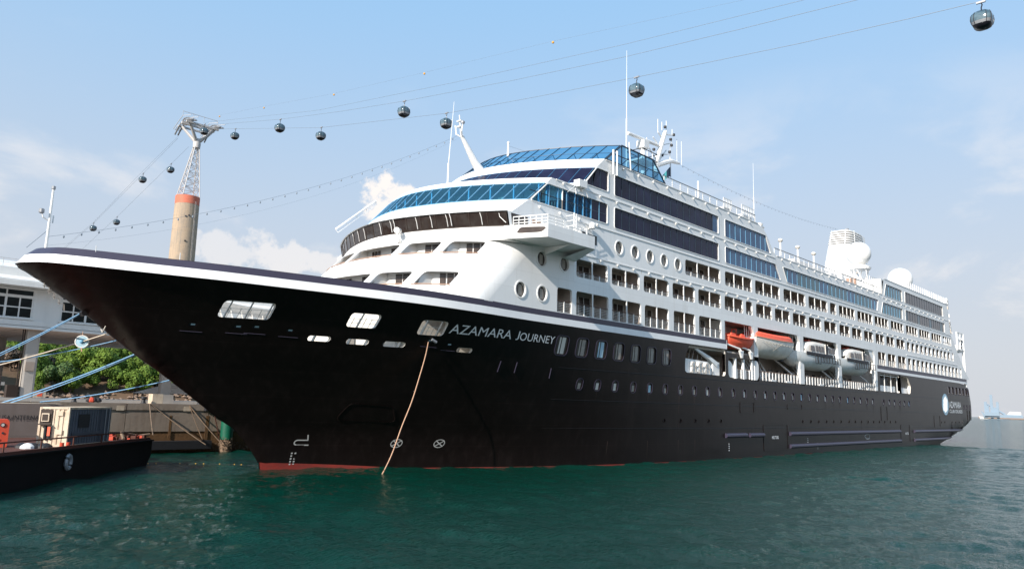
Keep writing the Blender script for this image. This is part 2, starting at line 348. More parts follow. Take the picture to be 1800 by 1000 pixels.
def panel(outer, holes, fmap, grid=(), depth=0.2, reveal=None, thick=0.0):
    """wall with real openings: 2D polygon with holes, mapped by fmap(u, v, d); reveals are cut 'depth' deep. returns (wall MB, reveal MB)"""
    pts = []; edges = []
    def loop(pl):
        o = len(pts); pts.extend(Vector((p[0], p[1])) for p in pl); n = len(pl)
        edges.extend((o+i, o+(i+1) % n) for i in range(n))
    loop(outer)
    for h in holes: loop(h)
    bbs = [(min(p[0] for p in h)-.12, max(p[0] for p in h)+.12, min(p[1] for p in h)-.12, max(p[1] for p in h)+.12, h) for h in holes]
    for g in grid:
        if not inside(outer, g[0], g[1]): continue
        if any(b[0] < g[0] < b[1] and b[2] < g[1] < b[3] for b in bbs): continue
        pts.append(Vector(g))
    v2, e2, f2, _, _, _ = delaunay_2d_cdt(pts, edges, [], 0, 1e-5)
    W = MB(); keep = []
    for f in f2:
        cx = sum(v2[i].x for i in f)/len(f); cy = sum(v2[i].y for i in f)/len(f)
        if not inside(outer, cx, cy): continue
        if any(b[0] < cx < b[1] and b[2] < cy < b[3] and inside(b[4], cx, cy) for b in bbs): continue
        keep.append(f)
    W.add([fmap(p.x, p.y, 0) for p in v2], keep)
    used = sorted({i for f in W.f for i in f}); mp = {a: i for i, a in enumerate(used)}
    W.v = [W.v[i] for i in used]; W.f = [tuple(mp[i] for i in f) for f in W.f]
    RV = MB()
    for h in holes:
        n = len(h); RV.add([fmap(p[0], p[1], 0) for p in h]+[fmap(p[0], p[1], depth) for p in h], [(i, (i+1) % n, (i+1) % n+n, i+n) for i in range(n)])
    return W, RV
def ring(mb, h, fmap, w=0.07, proud=0.05, d0=0.0):
    """raised rim round an opening"""
    cx = sum(p[0] for p in h)/len(h); cz = sum(p[1] for p in h)/len(h); n = len(h)
    out = []
    for i in range(n):
        a = Vector(h[i-1]); b = Vector(h[(i+1) % n]); t = (b-a).normalized(); nn = Vector((t.y, -t.x))
        if nn.dot(Vector(h[i])-Vector((cx, cz))) < 0: nn = -nn
        out.append((h[i][0]+nn.x*w, h[i][1]+nn.y*w))
    A = [fmap(p[0], p[1], d0-proud) for p in h]; B = [fmap(p[0], p[1], d0-proud) for p in out]; C_ = [fmap(p[0], p[1], d0) for p in out]; D = [fmap(p[0], p[1], d0+.03) for p in h]
    fs = []
    for i in range(n):
        j = (i+1) % n
        fs += [(i, j, n+j, n+i), (n+i, n+j, 2*n+j, 2*n+i), (3*n+i, 3*n+j, j, i)]
    mb.add(A+B+C_+D, fs)
def poly_face(mb, h, fmap, d=0.0):
    mb.add([fmap(p[0], p[1], d) for p in h], [tuple(range(len(h)))])
def grid2(x0, x1, z0, z1, dx, dz):
    nx = max(1, int((x1-x0)/dx)); nz = max(1, int((z1-z0)/dz))
    return [(x0+(x1-x0)*(i+.5)/nx, z0+(z1-z0)*(j+.5)/nz) for i in range(nx) for j in range(nz)]
def text_mesh(txt, size, bold=0.0, shear=0.0, space=1.0):
    cu = bpy.data.curves.new('txt', 'FONT'); cu.body = txt; cu.size = size; cu.offset = bold; cu.shear = shear; cu.space_character = space
    cu.resolution_u = 3
    ob = bpy.data.objects.new('txt', cu); COL.objects.link(ob)
    dg = bpy.context.evaluated_depsgraph_get(); me = bpy.data.meshes.new_from_object(ob.evaluated_get(dg))
    bpy.data.objects.remove(ob)
    bm = bmesh.new(); bm.from_mesh(me); bmesh.ops.triangulate(bm, faces=bm.faces, quad_method='BEAUTY', ngon_method='EAR_CLIP'); bm.to_mesh(me); bm.free()
    vs_ = [(v.co.x, v.co.y) for v in me.vertices]; fs = [tuple(p.vertices) for p in me.polygons]
    bpy.data.meshes.remove(me)
    return vs_, fs
def text_on(name, txt, fmap, x0, x1, z0, z1, m, parent, bold=0.0, **kw):
    vs_, fs = text_mesh(txt, 1.0, bold)
    ax = min(v[0] for v in vs_); bx = max(v[0] for v in vs_); az_ = min(v[1] for v in vs_); bz = max(v[1] for v in vs_)
    W = MB(); W.add([fmap(x0+(v[0]-ax)/(bx-ax)*(x1-x0), z0+(v[1]-az_)/(bz-az_)*(z1-z0), -0.045) for v in vs_], fs)
    return W.build(name, m, parent, **kw)

# ================================================================== THE SETTING
def water_sheet():
    """open water: a wide sheet, and round the berth a finely meshed patch with real wavelets that die out at its rim"""
    S = 9000.0; x0, x1, y0, y1 = -26.0, 150.0, -66.0, 19.8; st_ = 0.22
    nx = int((x1-x0)/st_)+1; ny = int((y1-y0)/st_)+1
    X, Y = np.meshgrid(np.linspace(x0, x1, nx), np.linspace(y0, y1, ny))
    rs = np.random.RandomState(11); H = np.zeros_like(X)
    # slow patches of rougher and smoother water
    P = np.zeros_like(X)
    for _ in range(14):
        a = rs.uniform(0, 2*np.pi); L_ = rs.uniform(14, 60); P += np.sin((X*np.cos(a)+Y*np.sin(a))*2*np.pi/L_+rs.uniform(0, 6.28))
    P = 1.0+.22*P/np.sqrt(7)
    for i in range(72):
        L_ = .62*(9.0/.62)**((i+rs.uniform(0, 1))/72); a = R(205)+rs.normal(0, .75); k = 2*np.pi/L_
        sl = .0215*(1.0 if L_ < 3.5 else (3.5/L_)**1.2); amp = sl/k; ph = rs.uniform(0, 6.28)
        arg = k*(X*np.cos(a)+Y*np.sin(a))+ph; w = np.sin(arg); H += amp*(w+.25*np.cos(2*arg))
    fade = np.clip(np.minimum(np.minimum(X-x0, x1-X), np.minimum(Y-y0, y1-Y))/1.2, 0, 1)
    H *= P*fade
    V = np.stack([X, Y, H], -1).reshape(-1, 3)
    I = np.arange(nx*ny).reshape(ny, nx); F = np.stack([I[:-1, :-1], I[:-1, 1:], I[1:, 1:], I[1:, :-1]], -1).reshape(-1, 4)
    n = len(V); extra = np.array([[-S, -S, 0], [S, -S, 0], [S, S, 0], [-S, S, 0], [x0, y0, 0], [x1, y0, 0], [x1, y1, 0], [x0, y1, 0]])
    V = np.concatenate([V, extra]); F = np.concatenate([F, np.array([[n, n+1, n+5, n+4], [n+1, n+2, n+6, n+5], [n+2, n+3, n+7, n+6], [n+3, n, n+4, n+7]])])
    me = bpy.data.meshes.new('sea'); me.vertices.add(len(V)); me.vertices.foreach_set('co', V.ravel().astype(np.float32))
    me.loops.add(F.size); me.loops.foreach_set('vertex_index', F.ravel().astype(np.int32)); me.polygons.add(len(F))
    me.polygons.foreach_set('loop_start', np.arange(0, F.size, 4, dtype=np.int32)); me.polygons.foreach_set('loop_total', np.full(len(F), 4, np.int32))
    me.polygons.foreach_set('use_smooth', np.ones(len(F), bool)); me.update(calc_edges=True); me.materials.append(WATER); me.materials.append(WATERF)
    for k in range(4): me.polygons[len(F)-1-k].material_index = 1
    o = bpy.data.objects.new('sea', me); COL.objects.link(o); o['kind'] = 'structure'
water_sheet()
def sea_bed():
    MB().add([(-9000, -9000, -14), (9000, -9000, -14), (9000, 9000, -14), (-9000, 9000, -14)], [(0, 1, 2, 3)]).build('sea_bed', EARTH, kind='structure')
sea_bed()

QZ = 4.72
def quay():
    mb = MB(); mb.box(-120, 210, 20.4, 62, -3, QZ-.35); q = mb.build('quay', QUAYM, kind='structure')
    # coping course, deck sheet and face slabs as built pieces
    MB().box(-120, 210, 20.15, 62, QZ-.35, QZ).build('quay_deck', DECKQ, q)
    cop = MB(); cop.box(0, 7.92, 19.92, 20.15, QZ-.62, QZ+.02); cme = cop.mesh('coping', QUAYM)
    fac = MB(); fac.box(0, 7.94, 20.0, 20.4, 2.05, QZ-.63); fme = fac.mesh('face_slab', QUAYM)
    tid = MB(); tid.box(0, 7.94, 20.06, 20.4, -.6, 2.02); tme = tid.mesh('tidal_slab', ALGAE)
    for i in range(-4, 12):
        for n, me in (('coping', cme), ('face_slab', fme), ('tidal_slab', tme)):
            o = link(n, me, q); o.location = (i*8.0-2, random.uniform(-.012, .012), 0)
    # barnacle crust on the foot of the wall
    b = MB()
    for _ in range(2600):
        x = random.uniform(-4, 34); z = abs(random.gauss(0, .34))+.15; r = random.uniform(.04, .14)
        if z > 1.25: continue
        c = Vector((x, 20.02, z)); vs_ = [c+Vector((random.uniform(-r, r), -random.uniform(0, r), random.uniform(-r, r))) for _ in range(4)]
        b.add(vs_, [(0, 1, 2), (0, 2, 3), (0, 3, 1)])
    b.build('barnacle', BARN, q, kind='stuff')
    # dark recess (drain/fender shelf) low on the wall
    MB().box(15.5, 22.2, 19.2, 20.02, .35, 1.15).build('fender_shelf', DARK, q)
    tile = MB(); tile.box(-.35, .35, 19.93, 19.99, 4.05, 4.5); tme = tile.mesh('number_plate', CONTW)
    for x in (13.4, 19.7):
        link('number_plate', tme, q, loc=(x, -.02, 0))
    ru = MB()
    for x, z0, w in ((18.2, 1.4, .12), (21.9, 1.2, .16)): ru.box(x-w, x+w, 19.985, 20.02, z0, 3.6)
    ru.build('rust_run', ALGAE, q)
    return q
quay()

def pile():
    t = thing('fender_pile', 'green sleeved fender pile with barnacled foot standing at the quay wall under the bow', 'pile', (23.7, 19.25, 0))
    m = MB(); m.lathe([(.62, 1.25), (.62, 4.55)], 20); m.build('sleeve', GREENP, t, True)
    m = MB(); m.lathe([(.55, -2.5), (.55, 1.3)], 16); m.build('shaft', BARN, t, True)
    m = MB()
    for _ in range(420):
        a = random.uniform(0, 6.28); z = random.uniform(.1, 1.5); r = random.uniform(.04, .12); c = Vector((.6*math.cos(a), .6*math.sin(a), z))
        m.add([c+Vector((random.uniform(-r, r), random.uniform(-r, r), random.uniform(-r, r))) for _ in range(4)], [(0, 1, 2), (0, 2, 3), (0, 3, 1), (1, 2, 3)])
    m.build('barnacle', BARN, t, kind='stuff')
    c = thing('fender_chain', 'rusty fender chain and tyre hanging down the quay wall beside the green pile', 'chain', (22.2, 19.4, 0))
    m = MB()
    for i in range(16):
        z = 4.3-i*.2; x = .06*i
        m.tube([(x-.09, 0, z), (x, (.05 if i % 2 else 0), z-.1), (x+.09, 0, z-.2)], .05, 5)
    m.build('chain', RUST, c)
    m = MB(); M = [(1.0+.55*math.cos(a), -.1, 3.9+.5*math.sin(a)) for a in [k*math.pi/8 for k in range(17)]]; m.tube(M, .13, 6, cap=False); m.build('tyre', DARK, c, True)
pile()

def terminal():
    t = thing('terminal_building', 'long white cruise terminal raised on columns over the quay, with square-paned dark windows', 'building', (10, 30, QZ))
    def P(mb, n, m, **k): o = mb.build(n, m, t, **k); o.location = (-10, -30, -QZ); return o
    Y = 30.0; X0, X1 = -60.0, 150.0
    wins = []
    # windows: 5.1 m bays; first seen ends at x=7.6, next starts at 10.0
    for k in range(-8, 16):
        x1 = 7.55+k*7.2; x0 = x1-4.75
        wins.append((x0, x1))
    wf = lambda x, z, d: (x, Y+d, z)
    holes = []
    for x0, x1 in wins:
        holes.append(rrect(x0, x1, 12.75, 14.82, .02, 1)); holes.append(rrect(x0, x1, 15.02, 15.5, .02, 1))
    W, RV = panel([(X0, 12.0), (X1, 12.0), (X1, 15.75), (X0, 15.75)], holes, wf, depth=.3)
    P(W, 'wall', TERW)
    for h in holes:
        n = len(h); q = MB(); q.add([wf(p[0], p[1], 0) for p in h]+[wf(p[0], p[1], .3) for p in h], [(i, (i+1) % n, (i+1) % n+n, i+n) for i in range(n)]); P(q, 'window_reveal', TERW)
    # panes: each its own piece, mullions one frame per window
    pane = MB(); pane.add([(0, 0, 0), (1.17, 0, 0), (1.17, 0, 1.0), (0, 0, 1.0)], [(0, 1, 2, 3)]); pme = pane.mesh('pane', TERG)
    up = MB(); up.add([(0, 0, 0), (2.36, 0, 0), (2.36, 0, .46), (0, 0, .46)], [(0, 1, 2, 3)]); ume = up.mesh('pane', TERG)
    fr = MB()
    for k in range(5):
        w = .06 if k in (1, 3) else .1
        x = k*4.75/4; x = min(max(x, .05), 4.7); fr.box(x-w, x+w, .05, .2, 12.75, 14.82)
    fr.box(0, 4.75, .04, .19, 13.74, 13.86); fr.box(0, 4.75, .04, .2, 12.74, 12.84); fr.box(0, 4.75, .04, .2, 14.74, 14.82)
    for x in (.05, 2.37, 4.7): fr.box(x-.06, x+.06, .03, .2, 15.02, 15.5)
    fme = fr.mesh('window_frame', TERW)
    sill = MB(); sill.box(-.1, 4.85, -.14, .02, 12.6, 12.74); sme = sill.mesh('window_sill', TERW)
    for x0, x1 in wins:
        w = link('window_frame', fme, t, loc=(x0-10, 0, -QZ))
        if -6 < x0 < 16:
            for i in range(4):
                for j in range(2): link('pane', pme, w, loc=(.01+i*1.1875, .14, 12.76+j*1.04)).rotation_euler = (R(random.uniform(-1.2, 1.2)), 0, R(random.uniform(-1.2, 1.2)))
            for i in range(2): link('pane', ume, w, loc=(.01+i*2.37, .14, 15.03))
        else:
            g = MB(); g.add([(0, .16, 12.76), (4.75, .16, 12.76), (4.75, .16, 15.5), (0, .16, 15.5)], [(0, 1, 2, 3)]); g.build('pane', TERG, w)
        link('window_sill', sme, t, loc=(x0-10, 0, -QZ))
    m = MB(); m.box(X0, X1, Y-.12, Y+.2, 11.72, 11.97); P(m, 'floor_edge', TERW)
    m = MB(); m.box(X0, X1, Y-.10, Y+.2, 12.03, 12.52); P(m, 'spandrel', TERW)
    # eaves, metal roof and its cap rails
    m = MB(); m.prism([(Y-1.5, 15.78), (Y-1.5, 16.25), (Y+.3, 16.55), (Y+.3, 15.78)], X0, X1, 'x'); P(m, 'eaves', TERW)
    m = MB(); m.prism([(Y-1.4, 16.27), (Y+9, 19.4), (Y+9, 19.6), (Y-1.4, 16.4)], X0, X1, 'x'); P(m, 'roof', TERW)
    m = MB(); m.prism([(Y+.2, 16.6), (Y+.2, 17.75), (Y+6, 18.6), (Y+6, 16.6)], X0, X1, 'x'); P(m, 'roof_upstand', TERW)
    rl = MB(); 
    for i in range(60): rl.tube([(X0+i*3.4, Y+.5, 17.8), (X0+i*3.4, Y+.5, 18.6)], .03, 4)
    rl.tube([(X0, Y+.5, 18.6), (X1, Y+.5, 18.6)], .03, 4); rl.tube([(X0, Y+.5, 18.2), (X1, Y+.5, 18.2)], .02, 4)
    P(rl, 'roof_rail', LATT)
    m = MB(); m.box(X0, X1, Y+9, Y+26, 11.9, 19.5); P(m, 'hall', TERW)
    # soffit panels, joint by joint
    sp = MB(); sp.box(.02, 2.22, 0, 2.46, 0, .08); spm = sp.mesh('soffit_panel', TERS)
    m = MB(); m.box(X0, X1, Y+.1, Y+24.4, 11.84, 11.9); P(m, 'soffit_backing', DARK)
    m = MB(); m.box(X0, 2.4-2.24*3, Y+.2, Y+24, 11.72, 11.8); P(m, 'soffit', TERS)
    m = MB(); m.box(2.4+2.24*12, X1, Y+.2, Y+24, 11.72, 11.8); P(m, 'soffit', TERS)
    spl = MB(); spl.box(.05, 2.19, 0, 11.92, 0, .08); splm = spl.mesh('soffit_panel', TERS)
    for i in range(-3, 12):
        for j in range(2): link('soffit_panel', splm, t, loc=(2.4+i*2.24-10, .22+j*12.0, 11.72-QZ))
    # columns with pipes
    for x, y, n in ((8.1, 31.2, 1), (23.0, 34.8, 0), (38, 31.2, 0), (-7, 31.2, 0), (53, 31.2, 0), (8.5, 47, 0), (68, 31.2, 0), (-22, 31.2, 0), (38, 47, 0)):
        m = MB(); m.prism(rpoly([(x-.62, y-.5), (x+.62, y-.5), (x+.62, y+.5), (x-.62, y+.5)], .22, 2), QZ, 11.72, 'z'); P(m, 'column', COLM)
        if n:
            m = MB()
            for q in (-.95, -.78): m.tube([(x+q, y-.4, QZ), (x+q, y-.4, 11.7)], .055, 6)
            P(m, 'drain_pipe', BROWNF)
            m = MB(); m.box(x-.45, x+.35, y-.6, y-.5, 7.6, 8.5); P(m, 'notice_board', INWARM)
            m = MB(); m.box(x-1.75, x-.8, y-.6, y+.3, QZ, 6.15); P(m, 'meter_box', BROWNF)
    return t
terminal()

# ---- island across the channel
def island():
    rnd = random.Random(5)
    def h(x, y):
        e = max(0, 1-((x-62)/120)**2) ; d = (y-130)
        if d < 0: return -2+d*.1
        return -1.0+min(1.0, d/5)*2.2 + 24*e*(1-math.exp(-d/42)) + 1.5*math.sin(x*.11)*min(1, d/20) + 1.0*math.sin(y*.17+x*.05)*min(1, d/20)
    m = MB(); xs = [-60+i*6 for i in range(50)]; ys = [120+j*5 for j in range(40)]
    m.add([(x, y, h(x, y)) for y in ys for x in xs], [(j*50+i, j*50+i+1, (j+1)*50+i+1, (j+1)*50+i) for j in range(39) for i in range(49)])
    m.build('island_hill', EARTH, smooth=True, kind='structure')
    # shore rocks: individually placed boulders read as riprap
    b = MB()
    for _ in range(900):
        x = rnd.uniform(-10, 100); y = 131+rnd.uniform(0, 7); s_ = rnd.uniform(.4, 1.2)
        c = Vector((x, y, max(-.2, h(x, y))+.1)); 
        vs_ = [c+Vector((math.cos(a)*s_*rnd.uniform(.6, 1.1), math.sin(a)*s_*rnd.uniform(.6, 1.1), 0)) for a in (0, 1.25, 2.5, 3.8, 5.0)]+[c+Vector((rnd.uniform(-.3, .3), rnd.uniform(-.3, .3), s_*rnd.uniform(.5, .9)))]
        b.add(vs_, [(0, 1, 5), (1, 2, 5), (2, 3, 5), (3, 4, 5), (4, 0, 5)])
    b.build('shore_rocks', ROCK, kind='stuff')
    # rocky outcrop at the left
    r = MB()
    for _ in range(520):
        x = rnd.uniform(8, 34)+0; y = rnd.uniform(150, 166); z = rnd.uniform(5, 19); s_ = rnd.uniform(.9, 2.2)
        c = Vector((x, y+(z-5)*.6, z)); q = [c+Vector((rnd.uniform(-s_, s_), rnd.uniform(-s_, s_)*.7, rnd.uniform(-s_, s_))) for _ in range(6)]
        r.add(q, [(0, 1, 2), (0, 2, 3), (0, 3, 4), (0, 4, 5), (1, 2, 4), (2, 3, 5)])
    r.build('rock_outcrop', ROCK, kind='stuff')
    return h
HILL = island()
def leaf_crown(n, rx, rz, seed, leaf=.55):
    rnd = random.Random(seed); m = MB()
    blobs = [(Vector((rnd.uniform(-.6, .6)*rx, rnd.uniform(-.6, .6)*rx, rnd.uniform(.15, 1.0)*rz)), rnd.uniform(.30, .55)*rx) for _ in range(9)]
    for _ in range(n):
        c, r_ = rnd.choice(blobs)
        d = Vector((rnd.gauss(0, 1), rnd.gauss(0, 1), rnd.gauss(0, 1))).normalized(); p = c+d*r_*rnd.uniform(.7, 1.05)
        p.z = max(p.z, -.1*rz)
        nn = (d+Vector((rnd.uniform(-.6, .6), rnd.uniform(-.6, .6), rnd.uniform(-.2, .8)))).normalized()
        a = nn.cross(Vector((rnd.uniform(-1, 1), rnd.uniform(-1, 1), rnd.uniform(-1, 1)))).normalized(); b = nn.cross(a); s_ = leaf*rnd.uniform(.5, 1.1)
        m.add([p-a*s_, p-b*s_*.6, p+a*s_, p+b*s_*.6], [(0, 1, 2, 3)])
    return m
def forest():
    protos = []
    for k, (mt, sz) in enumerate(((LEAF, 1), (LEAF2, 1), (LEAF, .85), (LEAF3, .9), (LEAF, 1.15))):
        cr = leaf_crown(2600, 3.4*sz, 4.2*sz, k+3, .36).mesh('crown', mt)
        tm = MB(); tm.tube([(0, 0, -3.5), (.15, .1, -1), (0, 0, 1.2)], .28, 6, r2=.12)
        for a in (0, 2.1, 4.2): tm.tube([(.05, 0, -.6), (math.cos(a)*1.1, math.sin(a)*1.1, 1.4)], .12, 5, r2=.05)
        protos.append((cr, tm.mesh('trunk', BARK)))
    rnd = random.Random(21); n = 0
    for row in range(9):
        y = 139+row*5.2
        for i in range(22 if row < 7 else 16):
            x = 4+i*4.9+rnd.uniform(-1.8, 1.8); yy = y+rnd.uniform(-2, 2)
            if x < 30 and yy < 160 and yy > 136 and x > 6: 
                if rnd.random() < .75: continue
            if x > 100: continue
            k = rnd.choice((0, 0, 1, 2, 2, 4, 4, 3 if rnd.random() < .5 else 0))
            z = HILL(x, yy); s_ = rnd.uniform(.75, 1.15)
            t = thing('tree', 'bushy green tree in the wood on the island slope under the terminal floor' if k != 3 else 'brownish sparse tree among the green wood on the island slope', 'tree', (x, yy, z+1.6*s_), rnd.uniform(0, 6.28), 'green trees massed on the island slope' if k != 3 else 'brownish trees in the island wood')
            t.scale = (s_, s_, s_*rnd.uniform(.85, 1.1))
            link('crown', protos[k][0], t); link('trunk', protos[k][1], t); n += 1
forest()
def channel_things():
    # low pavilion with pillars and hedge wall at the far left shore
    t = thing('shore_pavilion', 'low dark pavilion with pale pillars on a stone wall, far left shore', 'pavilion', (20, 137, 0))
    m = MB(); m.box(-14, 8, 0, 5, 0, 3.2); m.build('stone_wall', ROCK, t)
    m = MB(); m.box(-14, 8, 1.5, 6, 3.4, 7.0); m.build('back_wall', BROWNF, t)
    pm = MB(); pm.box(-.45, .45, -.4, .4, 3.2, 6.6); pme = pm.mesh('pillar', COLM)
    for i in range(6): link('pillar', pme, t, loc=(-12+i*3.6, 1.0, 0))
    m = MB(); m.box(-14.4, 8.4, .2, 7, 6.6, 7.3); m.build('roof', COLM, t)
    hd = leaf_crown(1400, 1, 1, 77, .35)
    hv = MB(); rnd = random.Random(2)
    for _ in range(2600):
        p = Vector((rnd.uniform(-14, 8), rnd.uniform(-.4, .5), rnd.uniform(3.1, 4.3))); a = Vector((rnd.uniform(-1, 1), rnd.uniform(-1, 1), rnd.uniform(-1, 1))).normalized()*.35; b = Vector((rnd.uniform(-1, 1), rnd.uniform(-1, 1), rnd.uniform(-1, 1))).normalized()*.25
        hv.add([p-a, p-b, p+a, p+b], [(0, 1, 2, 3)])
    hv.build('hedge', LEAF, t)
    # white ferry pontoon gangway beyond the quay
    t = thing('white_launch', 'long white open-sided launch moored beyond the quay between the two terminal columns', 'boat', (40, 92, 0))
    hullp = [(-9, 0), (-8, 1.1), (7, 1.1), (10, 1.9), (8.2, 0)]
    m = MB(); m.prism([(x, z) for x, z in hullp], -1.6, 1.6, 'y'); m.build('hull', FARW, t)
    m = MB(); m.prism(rpoly([(-8, 1.15), (-8, 3.0), (-3, 3.3), (4, 3.1), (6.5, 1.9), (6.5, 1.15)], .5), -1.3, 1.3, 'y'); m.build('cabin', FARW, t)
    wm = MB(); wm.box(-.5, .5, -1.36, -1.3, 1.75, 2.6); wme = wm.mesh('window', TERG)
    for i in range(9): link('window', wme, t, loc=(-7+i*1.35, 0, 0))
    t.rotation_euler = (0, 0, R(-14))
    t2 = thing('harbour_launch', 'second small white launch moored behind the round terminal column', 'boat', (52, 92, 0), R(-14))
    m = MB(); m.prism([(x*.6, z) for x, z in hullp], -1.4, 1.4, 'y'); m.build('hull', FARW, t2)
    m = MB(); m.prism(rpoly([(-4, 1.15), (-4, 2.8), (2, 2.8), (3.5, 1.15)], .4), -1.1, 1.1, 'y'); m.build('cabin', FARW, t2)
    m = MB(); m.box(-3.4, 2, -1.16, -1.1, 1.7, 2.4); m.build('window', TERG, t2)
    # white marquee on the quay under the bow
    t = thing('white_marquee', 'white pitched marquee roof on the quay just behind the hull of the ship', 'marquee', (29.5, 40, QZ))
    m = MB(); m.prism([(-5.5, 1.0), (0, 2.6), (5.5, 1.0)], 0, 8, 'y'); m.build('canopy', FARW, t)
    for x in (-5.3, 5.3):
        for y in (.2, 7.8): MB().tube([(x, y, 0), (x, y, 1.05)], .06, 5).build('pole', STEEL, t)
    # quay furniture
    t = thing('quay_crate', 'pale boxy concrete block on the quay edge beside the round column', 'block', (17.6, 20.9, QZ))
    m = MB(); m.box(-1.0, .0, 0, 1.1, 0, .95); m.build('pale_half', CONTW, t)
    m = MB(); m.box(.02, 1.0, 0, 1.1, 0, .9); m.build('brown_half', COLM, t)
    for nm, lab, x in (('bollard', 'mushroom mooring bollard on the quay edge beside the pale block', 15.7), ('bollard', 'mooring bollard on the quay edge above the blue container', 9.6), ('bollard', 'mooring bollard on the quay edge nearest the green pile', 21.2)):
        t = thing(nm, lab, 'bollard', (x, 20.7, QZ), 0, 'mooring bollards along the quay edge')
        m = MB(); m.lathe([(.28, 0), (.2, .12), (.17, .38), (.32, .5), (.3, .6), (.1, .66)], 12); m.build('post', DARK, t, True)
    t = thing('docker_bag', 'dark heap of mooring gear lying on the quay beside the white launch', 'heap', (11.5, 21.4, QZ))
    rnd = random.Random(4)
    for k in range(5):
        m = MB(); m.lathe([(.0, 0), (.28, .05), (.32, .2), (.2, .42), (.0, .5)], 8, (rnd.uniform(-.5, .5), rnd.uniform(-.3, .3), 0)); m.build('bundle', DARK if k else ORB, t, True)
    # kerb / low wall across the quay
    t = thing('quay_kerb', 'low concrete kerb wall running along the quay behind the bollards', 'kerb', (10, 22.5, QZ))
    m = MB(); m.box(-60, 60, 0, .35, 0, .28); m.build('kerb', COLM, t)
    t = thing('traffic_barrier', 'small white and red barrier board standing on the quay near the left column', 'barrier', (7.6, 24, QZ))
    m = MB(); m.box(-.5, .5, 0, .08, .35, .85); m.build('board', CONTW, t); m = MB(); m.box(-.2, .2, -.02, 0, .45, .75); m.build('sign_face', ORANGE, t)
    m = MB(); m.tube([(-.4, .04, 0), (-.4, .04, .4)], .03, 5); m.tube([(.4, .04, 0), (.4, .04, .4)], .03, 5); m.build('leg', STEEL, t)
channel_things()

def far_ships():
    # port on the right horizon, its haze put into the pale ship colours
    def at(az_, d): return (-12+d*math.cos(R(az_)), -56+d*math.sin(R(az_)), 0)
    t = thing('jackup_rig', 'tall hazy blue oil rig standing on the right horizon', 'rig', at(11.3, 2300), R(100))
    m = MB(); m.box(-16, 16, -14, 14, 8, 18); m.build('deck', FAR_HAZE, t)
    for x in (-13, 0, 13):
        m = MB(); m.box(x-3, x+3, -3, 3, 0, 62 if x == 0 else 44); m.build('leg', FAR_HAZE, t)
    m = MB(); m.box(-14, 2, -8, 8, 18, 30); m.build('quarters', FAR_HAZE, t)
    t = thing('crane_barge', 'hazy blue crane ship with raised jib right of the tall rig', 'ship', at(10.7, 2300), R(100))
    m = MB(); m.prism([(-44, 4), (-40, 12), (38, 12), (48, 20), (42, 4)], -9, 9, 'y'); m.build('hull', FAR_HAZE, t)
    m = MB(); m.tube([(-4, 0, 12), (34, 0, 38)], 2.6, 6, r2=1.6); m.build('jib', FAR_HAZE, t)
    m = MB(); m.box(30, 40, -5, 5, 12, 34); m.build('deckhouse', FAR_HAZE, t)
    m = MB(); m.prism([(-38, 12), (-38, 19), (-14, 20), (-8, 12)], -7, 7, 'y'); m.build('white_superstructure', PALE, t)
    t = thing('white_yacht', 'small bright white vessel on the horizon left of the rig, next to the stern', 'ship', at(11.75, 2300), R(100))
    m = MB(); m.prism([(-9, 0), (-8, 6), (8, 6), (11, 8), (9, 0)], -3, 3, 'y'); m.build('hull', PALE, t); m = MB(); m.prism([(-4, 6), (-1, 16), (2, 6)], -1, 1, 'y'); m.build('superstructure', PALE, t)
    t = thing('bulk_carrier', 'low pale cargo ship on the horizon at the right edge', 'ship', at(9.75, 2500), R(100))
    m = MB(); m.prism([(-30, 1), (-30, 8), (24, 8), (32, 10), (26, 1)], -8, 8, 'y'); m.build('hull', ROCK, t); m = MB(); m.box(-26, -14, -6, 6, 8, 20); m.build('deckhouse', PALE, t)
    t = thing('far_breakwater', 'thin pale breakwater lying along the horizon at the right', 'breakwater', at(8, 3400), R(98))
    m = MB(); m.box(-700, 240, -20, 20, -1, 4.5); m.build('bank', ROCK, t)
far_ships()

